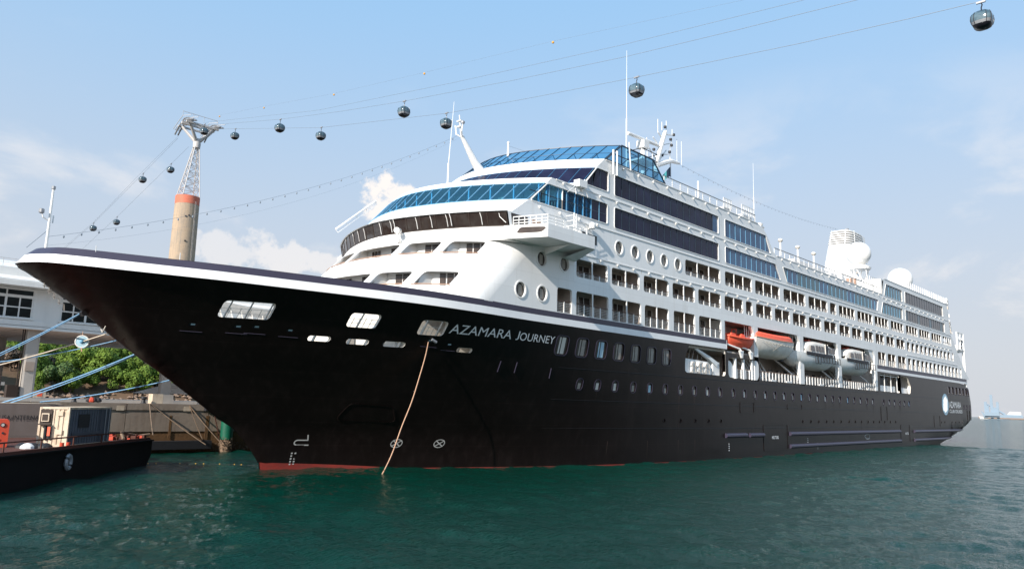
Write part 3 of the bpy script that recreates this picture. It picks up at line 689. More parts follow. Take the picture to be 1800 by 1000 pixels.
# ---- cable car tower and its ropes
TX = 90.0
def tower():
    t = thing('cable_car_tower', 'tall cable car tower with tan concrete shaft, coral band and white lattice top', 'tower', (82.6, 186, 0))
    m = MB(); m.lathe([(4.9, -3), (4.3, 20), (3.95, 45), (3.72, 68.2)], 32); m.build('concrete_shaft', CONC, t, True)
    m = MB(); m.lathe([(3.76, 67.1), (3.76, 69.8)], 32); m.build('coral_band', CORAL, t, True)
    for i in range(11):
        z = 12+i*5.1; r_ = 4.3+(3.95-4.3)*(z-20)/25 if z < 45 else 3.95-(z-45)*.23/23.2
        m = MB(); m.lathe([(r_-.05, z-.06), (r_+.02, z-.05), (r_+.02, z+.05), (r_-.05, z+.06)], 32, cap=False); m.build('pour_joint', CONC, t)
    m = MB(); a = R(-70)
    for da in (-.05, .05): m.tube([(4.4*math.cos(a+da), 4.4*math.sin(a+da), 8), (3.85*math.cos(a+da), 3.85*math.sin(a+da), 68)], .05, 4)
    m.build('ladder', LATT, t)
    hm = MB(); hm.lathe([(.28, 0), (.28, .25)], 10); hme = hm.mesh('port_hole', DARK)
    for z, a in ((63.0, -98), (62.6, -112), (54.5, -105), (45.5, -105), (36, -105), (27, -105)):
        o = link('port_hole', hme, t); rr = 3.66+(68-z)*.011; o.location = (rr*math.cos(R(a)), rr*math.sin(R(a)), z); o.rotation_euler = (0, R(90), R(a))
    z0, z1 = 69.8, 88.0
    def cn(z, k):
        f = (z-z0)/(z1-z0); s_ = 3.6*(1-f)+.85*f; a = [(-1, -1), (1, -1), (1, 1), (-1, 1)][k % 4]; return Vector((a[0]*s_*.75+1.2*f, a[1]*s_*.75, z))
    for k in range(4):
        m = MB(); m.tube([cn(z0, k), cn(z1, k)], .19, 5); m.build('lattice_leg', LATT, t)
    m = MB(); n = 8
    for i in range(n):
        za = z0+(z1-z0)*(1-(1-i/n)**1.25); zb = z0+(z1-z0)*(1-(1-(i+1)/n)**1.25)
        for k in range(4):
            m.tube([cn(za, k), cn(zb, k+1)], .09, 4, cap=False); m.tube([cn(za, k+1), cn(zb, k)], .09, 4, cap=False); m.tube([cn(zb, k), cn(zb, k+1)], .09, 4, cap=False)
    m.build('lattice_bracing', LATT, t)
    m = MB(); m.lathe([(1.15, -1), (1.25, .5), (1.0, 2.2)], 12, (1.2, 0, 88)); m.build('collar', LATT, t, True)
    for e in ((-4.2, -3.2), (-4.2, 3.2), (4.4, -3.2), (4.4, 3.2)):
        m = MB(); m.tube([(1.2, 0, 88.6), (1.2+e[0], e[1], 94.2)], .62, 8, r2=.42); m.build('head_arm', LATT, t, True)
    for x in (-3.1, 5.9):
        for dx in (-.5, .5):
            pts = []
            for j in range(15):
                y = -7+j; z = 96.0-abs(y)**1.8*.065-(0 if y < 0 else y*.25); pts.append((x+dx, y, z))
            m = MB(); m.tube(pts, .24, 6); m.build('rope_saddle', STEEL, t)
        m = MB()
        for j in range(13): m.box(x-1.1, x+1.1, -6.6+j*1.05, -6.4+j*1.05, 95.0-abs(j-5)*.22, 95.25-abs(j-5)*.22)
        m.tube([(x-1.2, -7, 95.2), (x-1.2, 0, 96.8), (x-1.2, 7, 93.9)], .1, 4); m.tube([(x+1.2, -7, 95.2), (x+1.2, 0, 96.8), (x+1.2, 7, 93.9)], .1, 4)
        m.build('service_walkway', LATT, t)
    m = MB(); m.box(-4.4, 6.6, -.35, .35, 94.0, 94.8); m.box(-4.2, 6.6, -3.6, -3, 93.8, 94.4); m.box(-4.2, 6.6, 3, 3.6, 93.8, 94.4); m.build('cross_beam', LATT, t)
    m = MB()
    for x in (-5, -1.5, 2, 6.5): m.tube([(x, -2, 96), (x, -2, 97.8)], .07, 4)
    m.tube([(-5.0, -2, 97.6), (6.5, -2, 97.6)], .09, 4); m.build('head_gantry', LATT, t)
tower()
ROPE_NEAR = [(88.5, 185.75, 95.07), (88.5, 182.99, 94.39), (88.5, 146.41, 85.55), (88.5, 115.4, 78.12), (88.5, 95.13, 74.36), (88.5, 63.25, 68.47), (88.5, 36.87, 64.86), (88.5, 13.06, 61.83), (88.5, -14.86, 58.54), (88.5, -30.0, 57.06), (88.5, -37.99, 56.43), (88.5, -42.45, 56.19)]
ROPE_FAR = [(79.5, 171.73, 90.28), (79.5, 161.08, 87.79), (79.5, 121.28, 79.23), (79.5, 91.51, 73.59), (79.5, 66.75, 69.35), (79.5, 34.36, 64.41), (79.5, 8.94, 60.9), (79.5, -10.54, 58.73), (79.5, -25.97, 57.17), (79.5, -32.55, 56.58)]
ROPE_UP = [(79.5, 171.91, 91.08), (79.5, 160.08, 88.64), (79.5, 102.0, 76.67), (79.5, 50.35, 68.8), (79.5, 8.95, 63.05), (79.5, -19.89, 59.66), (79.5, -26.06, 59.17)]
ROPE_MK = [(70.0, 137.62, 81.67), (70.0, 111.93, 77.29), (70.0, 79.65, 71.52), (70.0, 48.28, 66.83), (70.0, 16.15, 62.26), (70.0, -15.35, 57.09), (70.0, -22.68, 56.06)]
MARKERS = [('orange marker ball nearest the tower head', (70.0, 137.55, 81.32)), ('orange marker ball second from the tower head', (70.0, 111.87, 76.89)), ('orange marker ball midway between tower and bridge, third from the tower', (70.0, 79.61, 71.25)), ('orange marker ball fourth from the tower, above the gap between two cars', (70.0, 48.26, 66.6)), ('rightmost orange marker ball, high above the ship', (70.0, 16.14, 62.06))]
ROPE_BR = [(88.5, 204.72, 93.14), (88.5, 219.58, 89.92), (88.5, 272.73, 78.14), (88.5, 311.15, 70.46), (88.5, 342.7, 64.2)]
ROPE_BL = [(79.5, 191.25, 90.56), (79.5, 220.39, 84.12), (79.5, 270.74, 73.38), (79.5, 310.29, 66.99), (79.5, 352.56, 59.74)]
ROPE_BL2 = [(80.7, 194.65, 92.32), (80.7, 225.39, 86.08), (80.7, 275.21, 74.77), (80.7, 315.43, 68.62), (80.7, 358.34, 61.34)]
GONDOLAS = [('cable car at the far right top of the photo, largest of all', (88.5, -37.98, 56.28)), ("cable car hanging above the ship's funnel side, beside the tall whip aerial", (88.5, 13.06, 61.78)), ('cable car above the leaning horn mast on the bridge roof', (88.5, 63.25, 68.47)), ('cable car higher and left of the horn mast, on the middle rope', (79.5, 66.75, 69.28)), ('cable car low on the nearest rope, third right of the tower', (88.5, 115.4, 78.12)), ('cable car on the middle rope, second right of the tower', (79.5, 121.27, 79.14)), ('cable car just right of the tower head', (88.5, 168.18, 90.74)), ('dark cable car passing right at the tower head', (82.5, 177.88, 92.92)), ('cable car left of the tower, nearest its lattice', (88.5, 219.58, 89.92)), ('cable car far left of the tower at mid height', (79.5, 220.39, 84.12)), ('lower right cable car of the two above the bow', (88.5, 272.73, 78.14)), ('lowest leftmost cable car above the bow', (79.5, 270.79, 73.5))]
def sag(a, b, s_, n=24):
    a = Vector(a); b = Vector(b); return [a+(b-a)*(i/n)-Vector((0, 0, s_*4*(i/n)*(1-i/n))) for i in range(n+1)]
def interp(path, y):
    for p, q in zip(path, path[1:]):
        if min(p[1], q[1]) <= y <= max(p[1], q[1]):
            f = (y-p[1])/(q[1]-p[1]); return Vector(p)+(Vector(q)-Vector(p))*f
    return Vector(path[-1])
def cableways():
    def rope(name, pts, r, label):
        o = MB().tube(pts, r, 5, cap=False).build(name, CABLE); o['label'] = label; o['category'] = 'cable'; o['group'] = 'cable car ropes overhead'
    # near track: fitted through the hang points of the cars (x = 96)
    near = ROPE_NEAR+[(88.5, -120, 62)]; far = ROPE_FAR+[(79.5, -120, 60)]; upper = ROPE_UP+[(79.5, -120, 63)]
    rope('haul_rope', near, .04, 'lowest cable car rope, carrying the four nearest grey cars over the ship')
    rope('haul_rope', far, .035, 'middle cable car rope, carrying the two cars above and left of the bridge')
    rope('track_rope', upper, .03, 'uppermost empty cable car rope just above the middle one')
    rope('haul_rope', ROPE_BL, .035, 'cable car rope descending left of the tower with the farther pair of cars')
    rope('track_rope', ROPE_BL2, .03, 'thin rope descending left of the tower beside the pair of cars')
    rope('haul_rope', ROPE_BR, .035, 'cable car rope descending from the tower with the cars nearest the shaft')
    # marker line
    rope('marker_wire', ROPE_MK, .012, 'hair-thin aerial wire with small orange marker balls above the cable cars')
    # gondola
    def gondola():
        t = thing('gondola', 'x', 'cable car')
        prof = [(.0, -3.55), (.55, -3.5), (.86, -3.3), (1.08, -2.85), (1.17, -2.35), (1.1, -1.85), (.9, -1.5), (.6, -1.28), (.0, -1.22)]
        def sec(lo, hi, k=1.0):
            return [p for p in prof if lo <= p[1] <= hi]
        def body(pr, sx=1.0):
            m = MB(); rings = []
            for r_, z in pr: rings.append([(r_*sx*math.copysign(abs(math.cos(a))**.55, math.cos(a)), r_*math.copysign(abs(math.sin(a))**.55, math.sin(a)), z) for a in [2*math.pi*j/20 for j in range(20)]])
            return m.loft(rings)
        body([(.02, -3.56), (.55, -3.5), (.88, -3.28), (1.0, -3.05)]).build('underbody', GONDB, t, True)
        body([(1.0, -3.05), (1.09, -2.8), (1.12, -2.7)]).build('side_band', STEEL, t, True)
        body([(1.12, -2.7), (1.17, -2.35), (1.11, -1.85), (.95, -1.55)]).build('window_band', GOND, t, True)
        body([(.95, -1.55), (.62, -1.3), (.3, -1.22), (.02, -1.2)]).build('roof', GONDB, t, True)
        m = MB()
        for a in range(8):
            q = a*math.pi/4+.39; c = [(r_*math.copysign(abs(math.cos(q))**.55, math.cos(q))*1.01, r_*math.copysign(abs(math.sin(q))**.55, math.sin(q))*1.01, z) for r_, z in ((1.0, -3.05), (1.12, -2.7), (1.18, -2.35), (1.12, -1.85), (.96, -1.55))]
            m.tube(c, .045, 4)
        m.build('door_frame', GONDB, t)
        m = MB(); m.tube([(0, 0, -1.2), (0, 0, -.7), (0, -.12, -.35), (0, 0, 0)], .075, 6); m.build('hanger', GONDB, t)
        m = MB(); m.box(-.12, .12, -.5, .5, -.08, .16); m.lathe([(.12, 0), (.12, .1)], 8, (0, .35, .05)); m.lathe([(.12, 0), (.12, .1)], 8, (0, -.35, .05)); m.build('grip', STEEL, t)
        return t
    spots = GONDOLAS
    proto = gondola(); first = True
    for lab, pos in spots:
        o = proto if first else copy_tree(proto); first = False
        o.location = pos; o['label'] = lab; o['category'] = 'cable car'; o['group'] = 'cable cars strung across the sky'
    bm_ = MB(); bm_.lathe([(0, -.22), (.16, -.15), (.22, 0), (.16, .15), (0, .22)], 8); bme = bm_.mesh('marker_ball', YEL)
    for lab, p in MARKERS:
        o = link('marker_ball', bme, None, loc=p); o['label'] = lab; o['category'] = 'marker ball'; o['group'] = 'marker balls on the aerial wire'
cableways()

# ================================================================== THE SHIP
STEM = [(-3, 17.9), (0, 17.6), (.57, 17.3), (3.23, 15.0), (3.92, 13.8), (4.72, 12.7), (6.74, 9.84), (7.5, 8.7), (8.55, 7.06), (9.78, 5.36), (11.08, 3.66), (13.2, .39), (13.8, -.56), (15., -.56)]
BD = [(-.56, 0), (-.5, .5), (-.3, 1.0), (.4, 2.3), (1.8, 3.3), (3.3, 4.1), (6.6, 5.75), (10, 7.4), (13.8, 8.85), (17.4, 10.15), (21.5, 11.5), (26, 12.4), (31, 12.73), (190, 12.73)]
BW = [(17.6, 0), (18., .25), (20.9, .95), (23.9, 2.0), (28, 4), (33, 6), (38, 8), (44, 9.8), (52, 11.4), (60, 12.2), (70, 12.73), (190, 12.73)]
STERN = [(-3, 160), (-1.5, 165), (.2, 173), (2.2, 181), (3.5, 185), (5, 186.9), (8, 187.4), (11, 186.3), (13.95, 184.5), (16, 184)]
def smooth_tab(t):
    xs = [a for a, b in t]; ys = [b for a, b in t]
    # monotone cubic tangents
    h = [xs[i+1]-xs[i] for i in range(len(xs)-1)]; d = [(ys[i+1]-ys[i])/h[i] for i in range(len(h))]
    m = [d[0]]+[0 if d[i-1]*d[i] <= 0 else 2*d[i-1]*d[i]/(d[i-1]+d[i]) for i in range(1, len(d))]+[d[-1]]
    def f(x):
        if x <= xs[0]: return ys[0]
        if x >= xs[-1]: return ys[-1]
        import bisect
        i = bisect.bisect_right(xs, x)-1; t_ = (x-xs[i])/h[i]
        return (2*t_**3-3*t_**2+1)*ys[i]+(t_**3-2*t_**2+t_)*h[i]*m[i]+(-2*t_**3+3*t_**2)*ys[i+1]+(t_**3-t_**2)*h[i]*m[i+1]
    return f
stem_x = smooth_tab(STEM); bd = smooth_tab(BD); bw = smooth_tab(BW); stern_x = smooth_tab(STERN)
def sheer(x): return .95*max(0, (36-x)/36.6)**1.6
def zk(x): return 12.85+sheer(x)
def hb(x, z):
    xs = stem_x(z); xe = stern_x(z)
    if x <= xs: return 0.0
    t = min(1, max(0, z/zk(x))); u = (x-xs)/(70-xs)
    a = bw(17.6+u*52.4); b = bd(-.56+u*70.56); y = a+(b-a)*t**1.35
    e = xe-x; rr = 4.5+max(0, 5-z)*3.0
    if e < rr:
        q = 1-max(0, e)/rr; y -= (1.2+max(0, 5-z)*1.4)*(1-math.sqrt(max(0, 1-q*q)))
    return max(0.02, y)
SIDES = (-1, 1)
def hull_map(s): return lambda x, z, d: (x+(0 if x > 6 else d*.6), s*max(0.0, hb(x, z)-d), z)
SY = 12.73
def side_map(s): return lambda x, z, d: (x, s*(SY-d), z)
PM = side_map(-1); HM = hull_map(-1)

ship = thing('cruise_ship', 'large white cruise ship with black hull, moored with its bow to the left', 'cruise ship', (0, 0, 0))
def hull():
    top = [(-.56+i*.28, zk(-.56+i*.28)) for i in range(1, 12)]+[(2.8+i*1.4, zk(2.8+i*1.4)) for i in range(48)]+[(69.9, 12.85)]
    aftp = [(69.95, 12.42), (78.45, 12.42), (78.5, 9.5), (122.6, 9.5), (122.65, 12.85)]+[(130+i*9, 12.85) for i in range(6)]+[(stern_x(12.85)-.01, 12.85)]
    stern = [(stern_x(z), z) for z in (11.5, 10, 8, 6.5, 5, 4.2, 3.5, 2.8, 2.2, 1.2, .6)]
    def zred(x): return .0+.55*max(0, (28-x)/10.5)**.8
    red_line = [(x, zred(x)) for x in (172.5, 160, 140, 120, 100, 80, 70, 60, 52, 46, 42, 38, 35, 32, 29, 27, 25, 23, 21.5, 20, 19, 18.3, 17.8)]
    zr0 = zred(17.3)
    stem = [(stem_x(z), z) for z in (zr0, 1.0, 1.6, 2.3, 3.23, 3.92, 4.72, 5.7, 6.74, 7.5, 8.55, 9.2, 9.78, 10.4, 11.08, 11.8, 12.5, 13.2, 13.55)]
    outer = [(-.555, 13.8)]+top+aftp+stern+red_line+stem
    grid = []
    z = .95
    while z < 13.7:
        xs = stem_x(z)
        for o in (.06, .16, .32, .55, .85, 1.25, 1.7): grid.append((xs+o, z))
        x = math.ceil((xs+2.3)/1.3)*1.3
        while x < 74: grid.append((x, z+random.uniform(-.02, .02))); x += 1.3
        z += .55
    grid += grid2(76, 178, 1, 12, 4, 1.6)+[(stern_x(z)-o, z) for z in (1.2, 2, 3, 4, 5, 6, 7, 8, 9, 10, 11, 12) for o in (.3, .9, 1.8, 3, 4.5, 7, 10)]
    grid = [g for g in grid if g[1] < zk(g[0])-.15]
    H = {}
    H['big'] = [rrect(10.7, 13.85, 11.15, 12.25, .25), rrect(19.0, 21.15, 11.05, 12.05, .25), rrect(24.35, 26.55, 10.85, 11.95, .25)]
    H['pill'] = [rrect(16.9, 18.45, 9.9, 10.28, .19, 5), rrect(19.6, 21.2, 9.83, 10.22, .19, 5), rrect(22.3, 23.95, 9.8, 10.2, .2, 5), rrect(28.3, 29.75, 9.72, 10.1, .19, 5)]
    H['fair'] = [rrect(9.3, 9.8, 10.42, 10.66, .1), rrect(12.0, 12.5, 10.45, 10.72, .1), rrect(13.1, 13.6, 10.5, 10.72, .1), rrect(15.3, 15.75, 10.4, 10.62, .1), rrect(27.3, 27.7, 10.12, 10.4, .1), rrect(25.5, 26.0, 10.3, 10.52, .1)]
    H['win'] = [rrect(38.95+2.83*k, 40.6+2.83*k, 10.2, 11.9, .38) for k in range(7)]
    px = [43.2, 45.7, 48.3, 51.2, 54, 56.8, 59.7, 62.5, 65.3, 68.1, 71.3, 74.2, 77.1, 79.9, 82.7, 85.5, 88.3, 91.1, 93.9, 96.7, 99.6, 102.4, 105.2, 108.5, 111.2, 114, 116.9, 119.7, 125.1, 128, 130.8, 133.7, 136.3, 139.1, 178.1, 180.6, 183.2]
    H['port'] = [rrect(x-.42, x+.42, 7.12, 8.2, .36) for x in px]
    H['low'] = [circ(x, 4.35, .2, n=10) for x in (56.9, 59.9, 62.8, 65.5, 68.2, 91.2, 94, 96.8, 99.7, 102.4, 105.3, 108.6, 111.3, 114, 117, 119.6, 122.4, 125.1, 128, 130.8, 159.6, 162, 167.5, 170.4, 173.2, 175.8)]
    H['aft'] = [rrect(x-.95, x+.95, 10.2, 11.8, .3) for x in (166.7, 169.5, 172.3, 175.1, 177.9, 180.6, 183)]
    H['prom'] = [rpoly([(61.2, 12.6), (60.5, 11.2), (60.5, 9.65), (69.5, 9.6), (69.5, 12.75), (61.4, 12.75)], .5), rrect(70.2, 78.2, 9.45, 11.9, .7), rrect(123.7, 133.9, 9.5, 12.55, .3), rpoly([(135.0, 9.5), (140.1, 9.5), (140.6, 10.9), (138.9, 12.55), (135.0, 12.55)], .35)]
    H['slot'] = [rrect(180.2, 180.9, 4.6, 7.0, .3), rrect(182.3, 183.0, 4.6, 7.0, .3)]
    every = sum(H.values(), [])
    for s in SIDES:
        fm = hull_map(s)
        hs = every if s < 0 else H['big']+H['pill']
        W, RV = panel(outer, hs, fm, grid, .12)
        W.build('hull_side', BLACK, ship, True)
        # reveals: white behind the mooring ports and promenade, black elsewhere
        rw = MB(); rb = MB()
        for k, lst in H.items():
            if s > 0 and k not in ('big', 'pill'): continue
            for h in lst:
                n = len(h); q = rw if k in ('big', 'pill', 'prom') else rb
                dd = .3 if k in ('big', 'pill', 'prom') else .14
                q = MB(); q.add([fm(p[0], p[1], 0) for p in h]+[fm(p[0], p[1], dd) for p in h], [(i, (i+1) % n, (i+1) % n+n, i+n) for i in range(n)])
                if k in ('big', 'pill', 'prom'): q.build('opening_frame', INNER, ship)
                elif k not in ('win', 'port', 'low', 'aft'): q.build('recess_lining', BLACK, ship)
        rp = [(x, -2.0) for x in (17.9, 25, 35, 50, 70, 100, 140, 164)]+[(172, .02)]+red_line[:-1][::1]+[(17.42, zr0)]
        rgrid = [(x, z) for x in range(19, 164, 3) for z in (-1.2, -.4)]
        Wr, _ = panel(rp, [], fm, rgrid, .1); Wr.build('boot_topping', RED, ship, True)
    # transom
    zs = [12.85, 11.5, 10, 8, 6.5, 5, 3.5, 2.2, 1.2, .6, -.5]
    m = MB(); m.loft([[(stern_x(z), -hb(stern_x(z)-.02, z), z), (stern_x(z)+.6, 0, z), (stern_x(z), hb(stern_x(z)-.02, z), z)] for z in zs], closed=False); m.build('transom', BLACK, ship, True)
    # thickness: inner shell round the mooring deck
    for s in SIDES:
        fi = lambda x, z, d, s=s: (x+.35*max(0, 1-x/16), s*max(.02, hb(x, z)-.3-d), z)
        oi = [(x, zk(x)+.2) for x in [2+i*1.5 for i in range(20)]]+[(31.5, 9.76)]+[(x, 9.76) for x in [30-i*1.6 for i in range(15)]]
        oi = [(stem_x(9.76)+1.2, 9.76), (stem_x(11.5)+1.2, 11.5)]+oi
        Wi, _ = panel(oi, H['big']+H['pill'], fi, grid2(3, 31, 10, 13.5, 1.5, .6), .1); Wi.build('bulwark_lining', INNER, ship)
    # frames standing inside the bulwark
    st = MB()
    for i in range(21):
        x = 5+i*1.25
        for s in SIDES:
            zz = (9.78, 10.6, 11.4, 12.2, 13.0, 13.5)
            A = [(x, s*max(.05, hb(x, z)-.33), z) for z in zz]; B = [(x, s*max(.02, hb(x, z)-.33-.34*(1-(z-9.78)/4.2)), z) for z in zz]
            n = len(zz); st.add(A+B, [(k, k+1, n+k+1, n+k) for k in range(n-1)]); C_ = [(p[0]+.07, p[1], p[2]) for p in A+B]; st.add(C_, [(k, k+1, n+k+1, n+k) for k in range(n-1)]); st.add(B+C_[n:], [(k, k+1, n+k+1, n+k) for k in range(n-1)])
    st.build('bulwark_stay', INNER, ship, kind='stuff')
    dk = MB(); xs = [5.6+i*1.3 for i in range(21)]
    dk.add([(x, -hb(x, 9.75)+.2, 9.75) for x in xs]+[(x, hb(x, 9.75)-.2, 9.75) for x in xs], [(i, i+1, 22+i, 21+i) for i in range(20)])
    dk.build('foredeck', DECKG, ship)
    # guard rods across the mooring ports
    for h in H['big']:
        x0 = min(p[0] for p in h); x1 = max(p[0] for p in h); z0 = min(p[1] for p in h)
        m = MB(); 
        for z in (z0+.32, z0+.62): m.tube([HM(x0+(x1-x0)*i/5, z, .22) for i in range(6)], .022, 4)
        for i in range(1, 5): m.tube([HM(x0+(x1-x0)*i/5, z0, .22), HM(x0+(x1-x0)*i/5, z0+.66, .22)], .025, 4)
        m.build('port_guard_rail', INNER, ship)
    # mooring gear glimpsed inside
    for x, y in ((13, -1.2), (20.5, -4.6), (25.6, -6.0), (17.5, -2.6)):
        m = MB(); m.lathe([(.55, 0), (.5, .2), (.32, .3), (.32, .9), (.55, 1.0), (.55, 1.15), (.1, 1.2)], 12, (x, y, 9.76)); m.build('winch', INNER, ship, True)
        m = MB(); m.tube([(x+.9, y-.8, 10.5), (x+.9, y+.9, 10.5)], .42, 10); m.box(x+.4, x+1.4, y-.9, y-.75, 9.76, 11.0); m.box(x+.4, x+1.4, y+.85, y+1.0, 9.76, 11.0); m.build('winch', COLM, ship)
    # glazing of the black side: every window and porthole its own part
    cache = {}
    for k, lst, mt, dep in (('window', H['win'], CURT, .12), ('porthole', H['port'], CURT, .1), ('scuttle', H['low'], DARK, .1), ('window', H['aft'], DARK, .14)):
        for i, h in enumerate(lst):
            rim = MB(); ring(rim, h, HM, .05 if k != 'window' else .07, .03); o = rim.build(k, BLACKTOP if k != 'scuttle' else BLACK, ship)
            g = MB(); poly_face(g, h, HM, dep); g.build('pane', DOORG if k != 'scuttle' else DARK, o)
            n = len(h); q = MB(); q.add([HM(p[0], p[1], 0) for p in h]+[HM(p[0], p[1], .14) for p in h], [(i2, (i2+1) % n, (i2+1) % n+n, i2+n) for i2 in range(n)]); q.build('recess', BLACK, o)
            if k in ('window', 'porthole') and lst is not H['aft']:
                x0 = min(p[0] for p in h); x1 = max(p[0] for p in h); z0 = min(p[1] for p in h); z1 = max(p[1] for p in h)
                c = MB(); rr = random.random()
                if k == 'window':
                    for a, b in ((.30, .42), (.50, .80)): c.add([HM(x0+(x1-x0)*a, z0+.12, dep-.02), HM(x0+(x1-x0)*b, z0+.12, dep-.02), HM(x0+(x1-x0)*b, z1-.1, dep-.02), HM(x0+(x1-x0)*a, z1-.1, dep-.02)], [(0, 1, 2, 3)])
                else: c.add([HM(x0+(x1-x0)*a, z0+z, dep-.02) for a, z in ((.35, .12), (.8, .12), (.8, .5+rr*.4), (.35, .5+rr*.4))], [(0, 1, 2, 3)])
                c.build('curtain', mat_curt(rr), o)
    for h in H['slot']:
        g = MB(); poly_face(g, h, HM, .14); g.build('recess_plate', DARK, ship)
    return H
def mat_curt(r):
    return CURT if r < .55 else (INNER if r < .8 else LOGO)
HOLES = hull()

def stripes():
    # white stripe and navy bulwark, forward run / aft run
    def f(x, lvl):
        k = max(0, 1-x/17); dx = (.42, .95)[lvl-1]*k if lvl else 0
        z = (zk(x), 13.45+sheer(x), 13.95+sheer(x))[lvl]
        y = bd(x); return x+dx, y, z
    xs = [-.56, -.52, -.45, -.35, -.2, 0, .25, .6, 1.1, 1.8, 2.6, 3.5, 5]+[6.5+i*1.5 for i in range(18)]+[33.5, 36, 40, 45, 50, 55, 60, 65, 69.85]
    for s in SIDES:
        out = lambda P, o: (P[0]-(o if P[0] < .3 else 0), s*(P[1]+o), P[2])
        r0 = [f(x, 0) for x in xs]; r1 = [f(x, 1) for x in xs]; r2 = [f(x, 2) for x in xs]
        n = len(xs); q = [(i, i+1, n+i+1, n+i) for i in range(n-1)]
        m = MB(); m.add([out(p, .012) for p in r0]+[out(p, .012) for p in r1], q); m.build('white_stripe', STRIPE, ship, True)
        m = MB(); m.add([out(p, .012) for p in r1]+[out(p, .012) for p in r2], q); m.build('bulwark', BLACKTOP, ship, True)
        # cap and inner face of the bulwark on the foredeck
        kx = [i for i, x in enumerate(xs) if x < 32]
        cap = MB(); A = [out(r2[i], .03) for i in kx]; B = [(r2[i][0]+(.25 if r2[i][1] < 3 else 0), s*max(.0, r2[i][1]-.22), r2[i][2]) for i in kx]; D = [(b[0]+.1, b[1], b[2]-.9) for b in B]
        k = len(kx); cap.add(A+B, [(i, i+1, k+i+1, k+i) for i in range(k-1)]); cap.build('bulwark_cap', BLACKTOP, ship)
        inn = MB(); inn.add(B+D, [(i, i+1, k+i+1, k+i) for i in range(k-1)]); inn.build('bulwark_lining', INNER, ship)
        m = MB(); m.add([(122.8, s*12.742, 12.85), (186, s*12.742, 12.85), (186, s*12.742, 13.35), (122.8, s*12.742, 13.35)], [(0, 1, 2, 3)])
        m.add([(181, s*12.742, 12.85), (185.4, s*11.6, 12.85), (185.4, s*11.6, 13.35), (181, s*12.742, 13.35)], [(0, 1, 2, 3)])
        def aftband(z0, z1, mt, nm, x0):
            xs2 = [x0, 176, 179, 181, 182.5, 183.6, 184.4]; mm = MB()
            ys = [12.742]*2+[hb(x, 12.8)+.012 for x in xs2[2:]]
            mm.add([(x, s*y, z0) for x, y in zip(xs2, ys)]+[(x, s*y, z1) for x, y in zip(xs2, ys)], [(i, i+1, 8+i, 7+i) for i in range(6)]); mm.build(nm, mt, ship)
        aftband(12.85, 13.3, STRIPE, 'white_stripe', 122.75); aftband(13.3, 13.92, BLACKTOP, 'bulwark', 122.75)
    # ends of the bands at the boat recess
    m = MB(); m.box(69.86, 69.95, -12.75, -12.3, 12.86, 13.94); m.build('stripe_end', STRIPE, ship)
stripes()

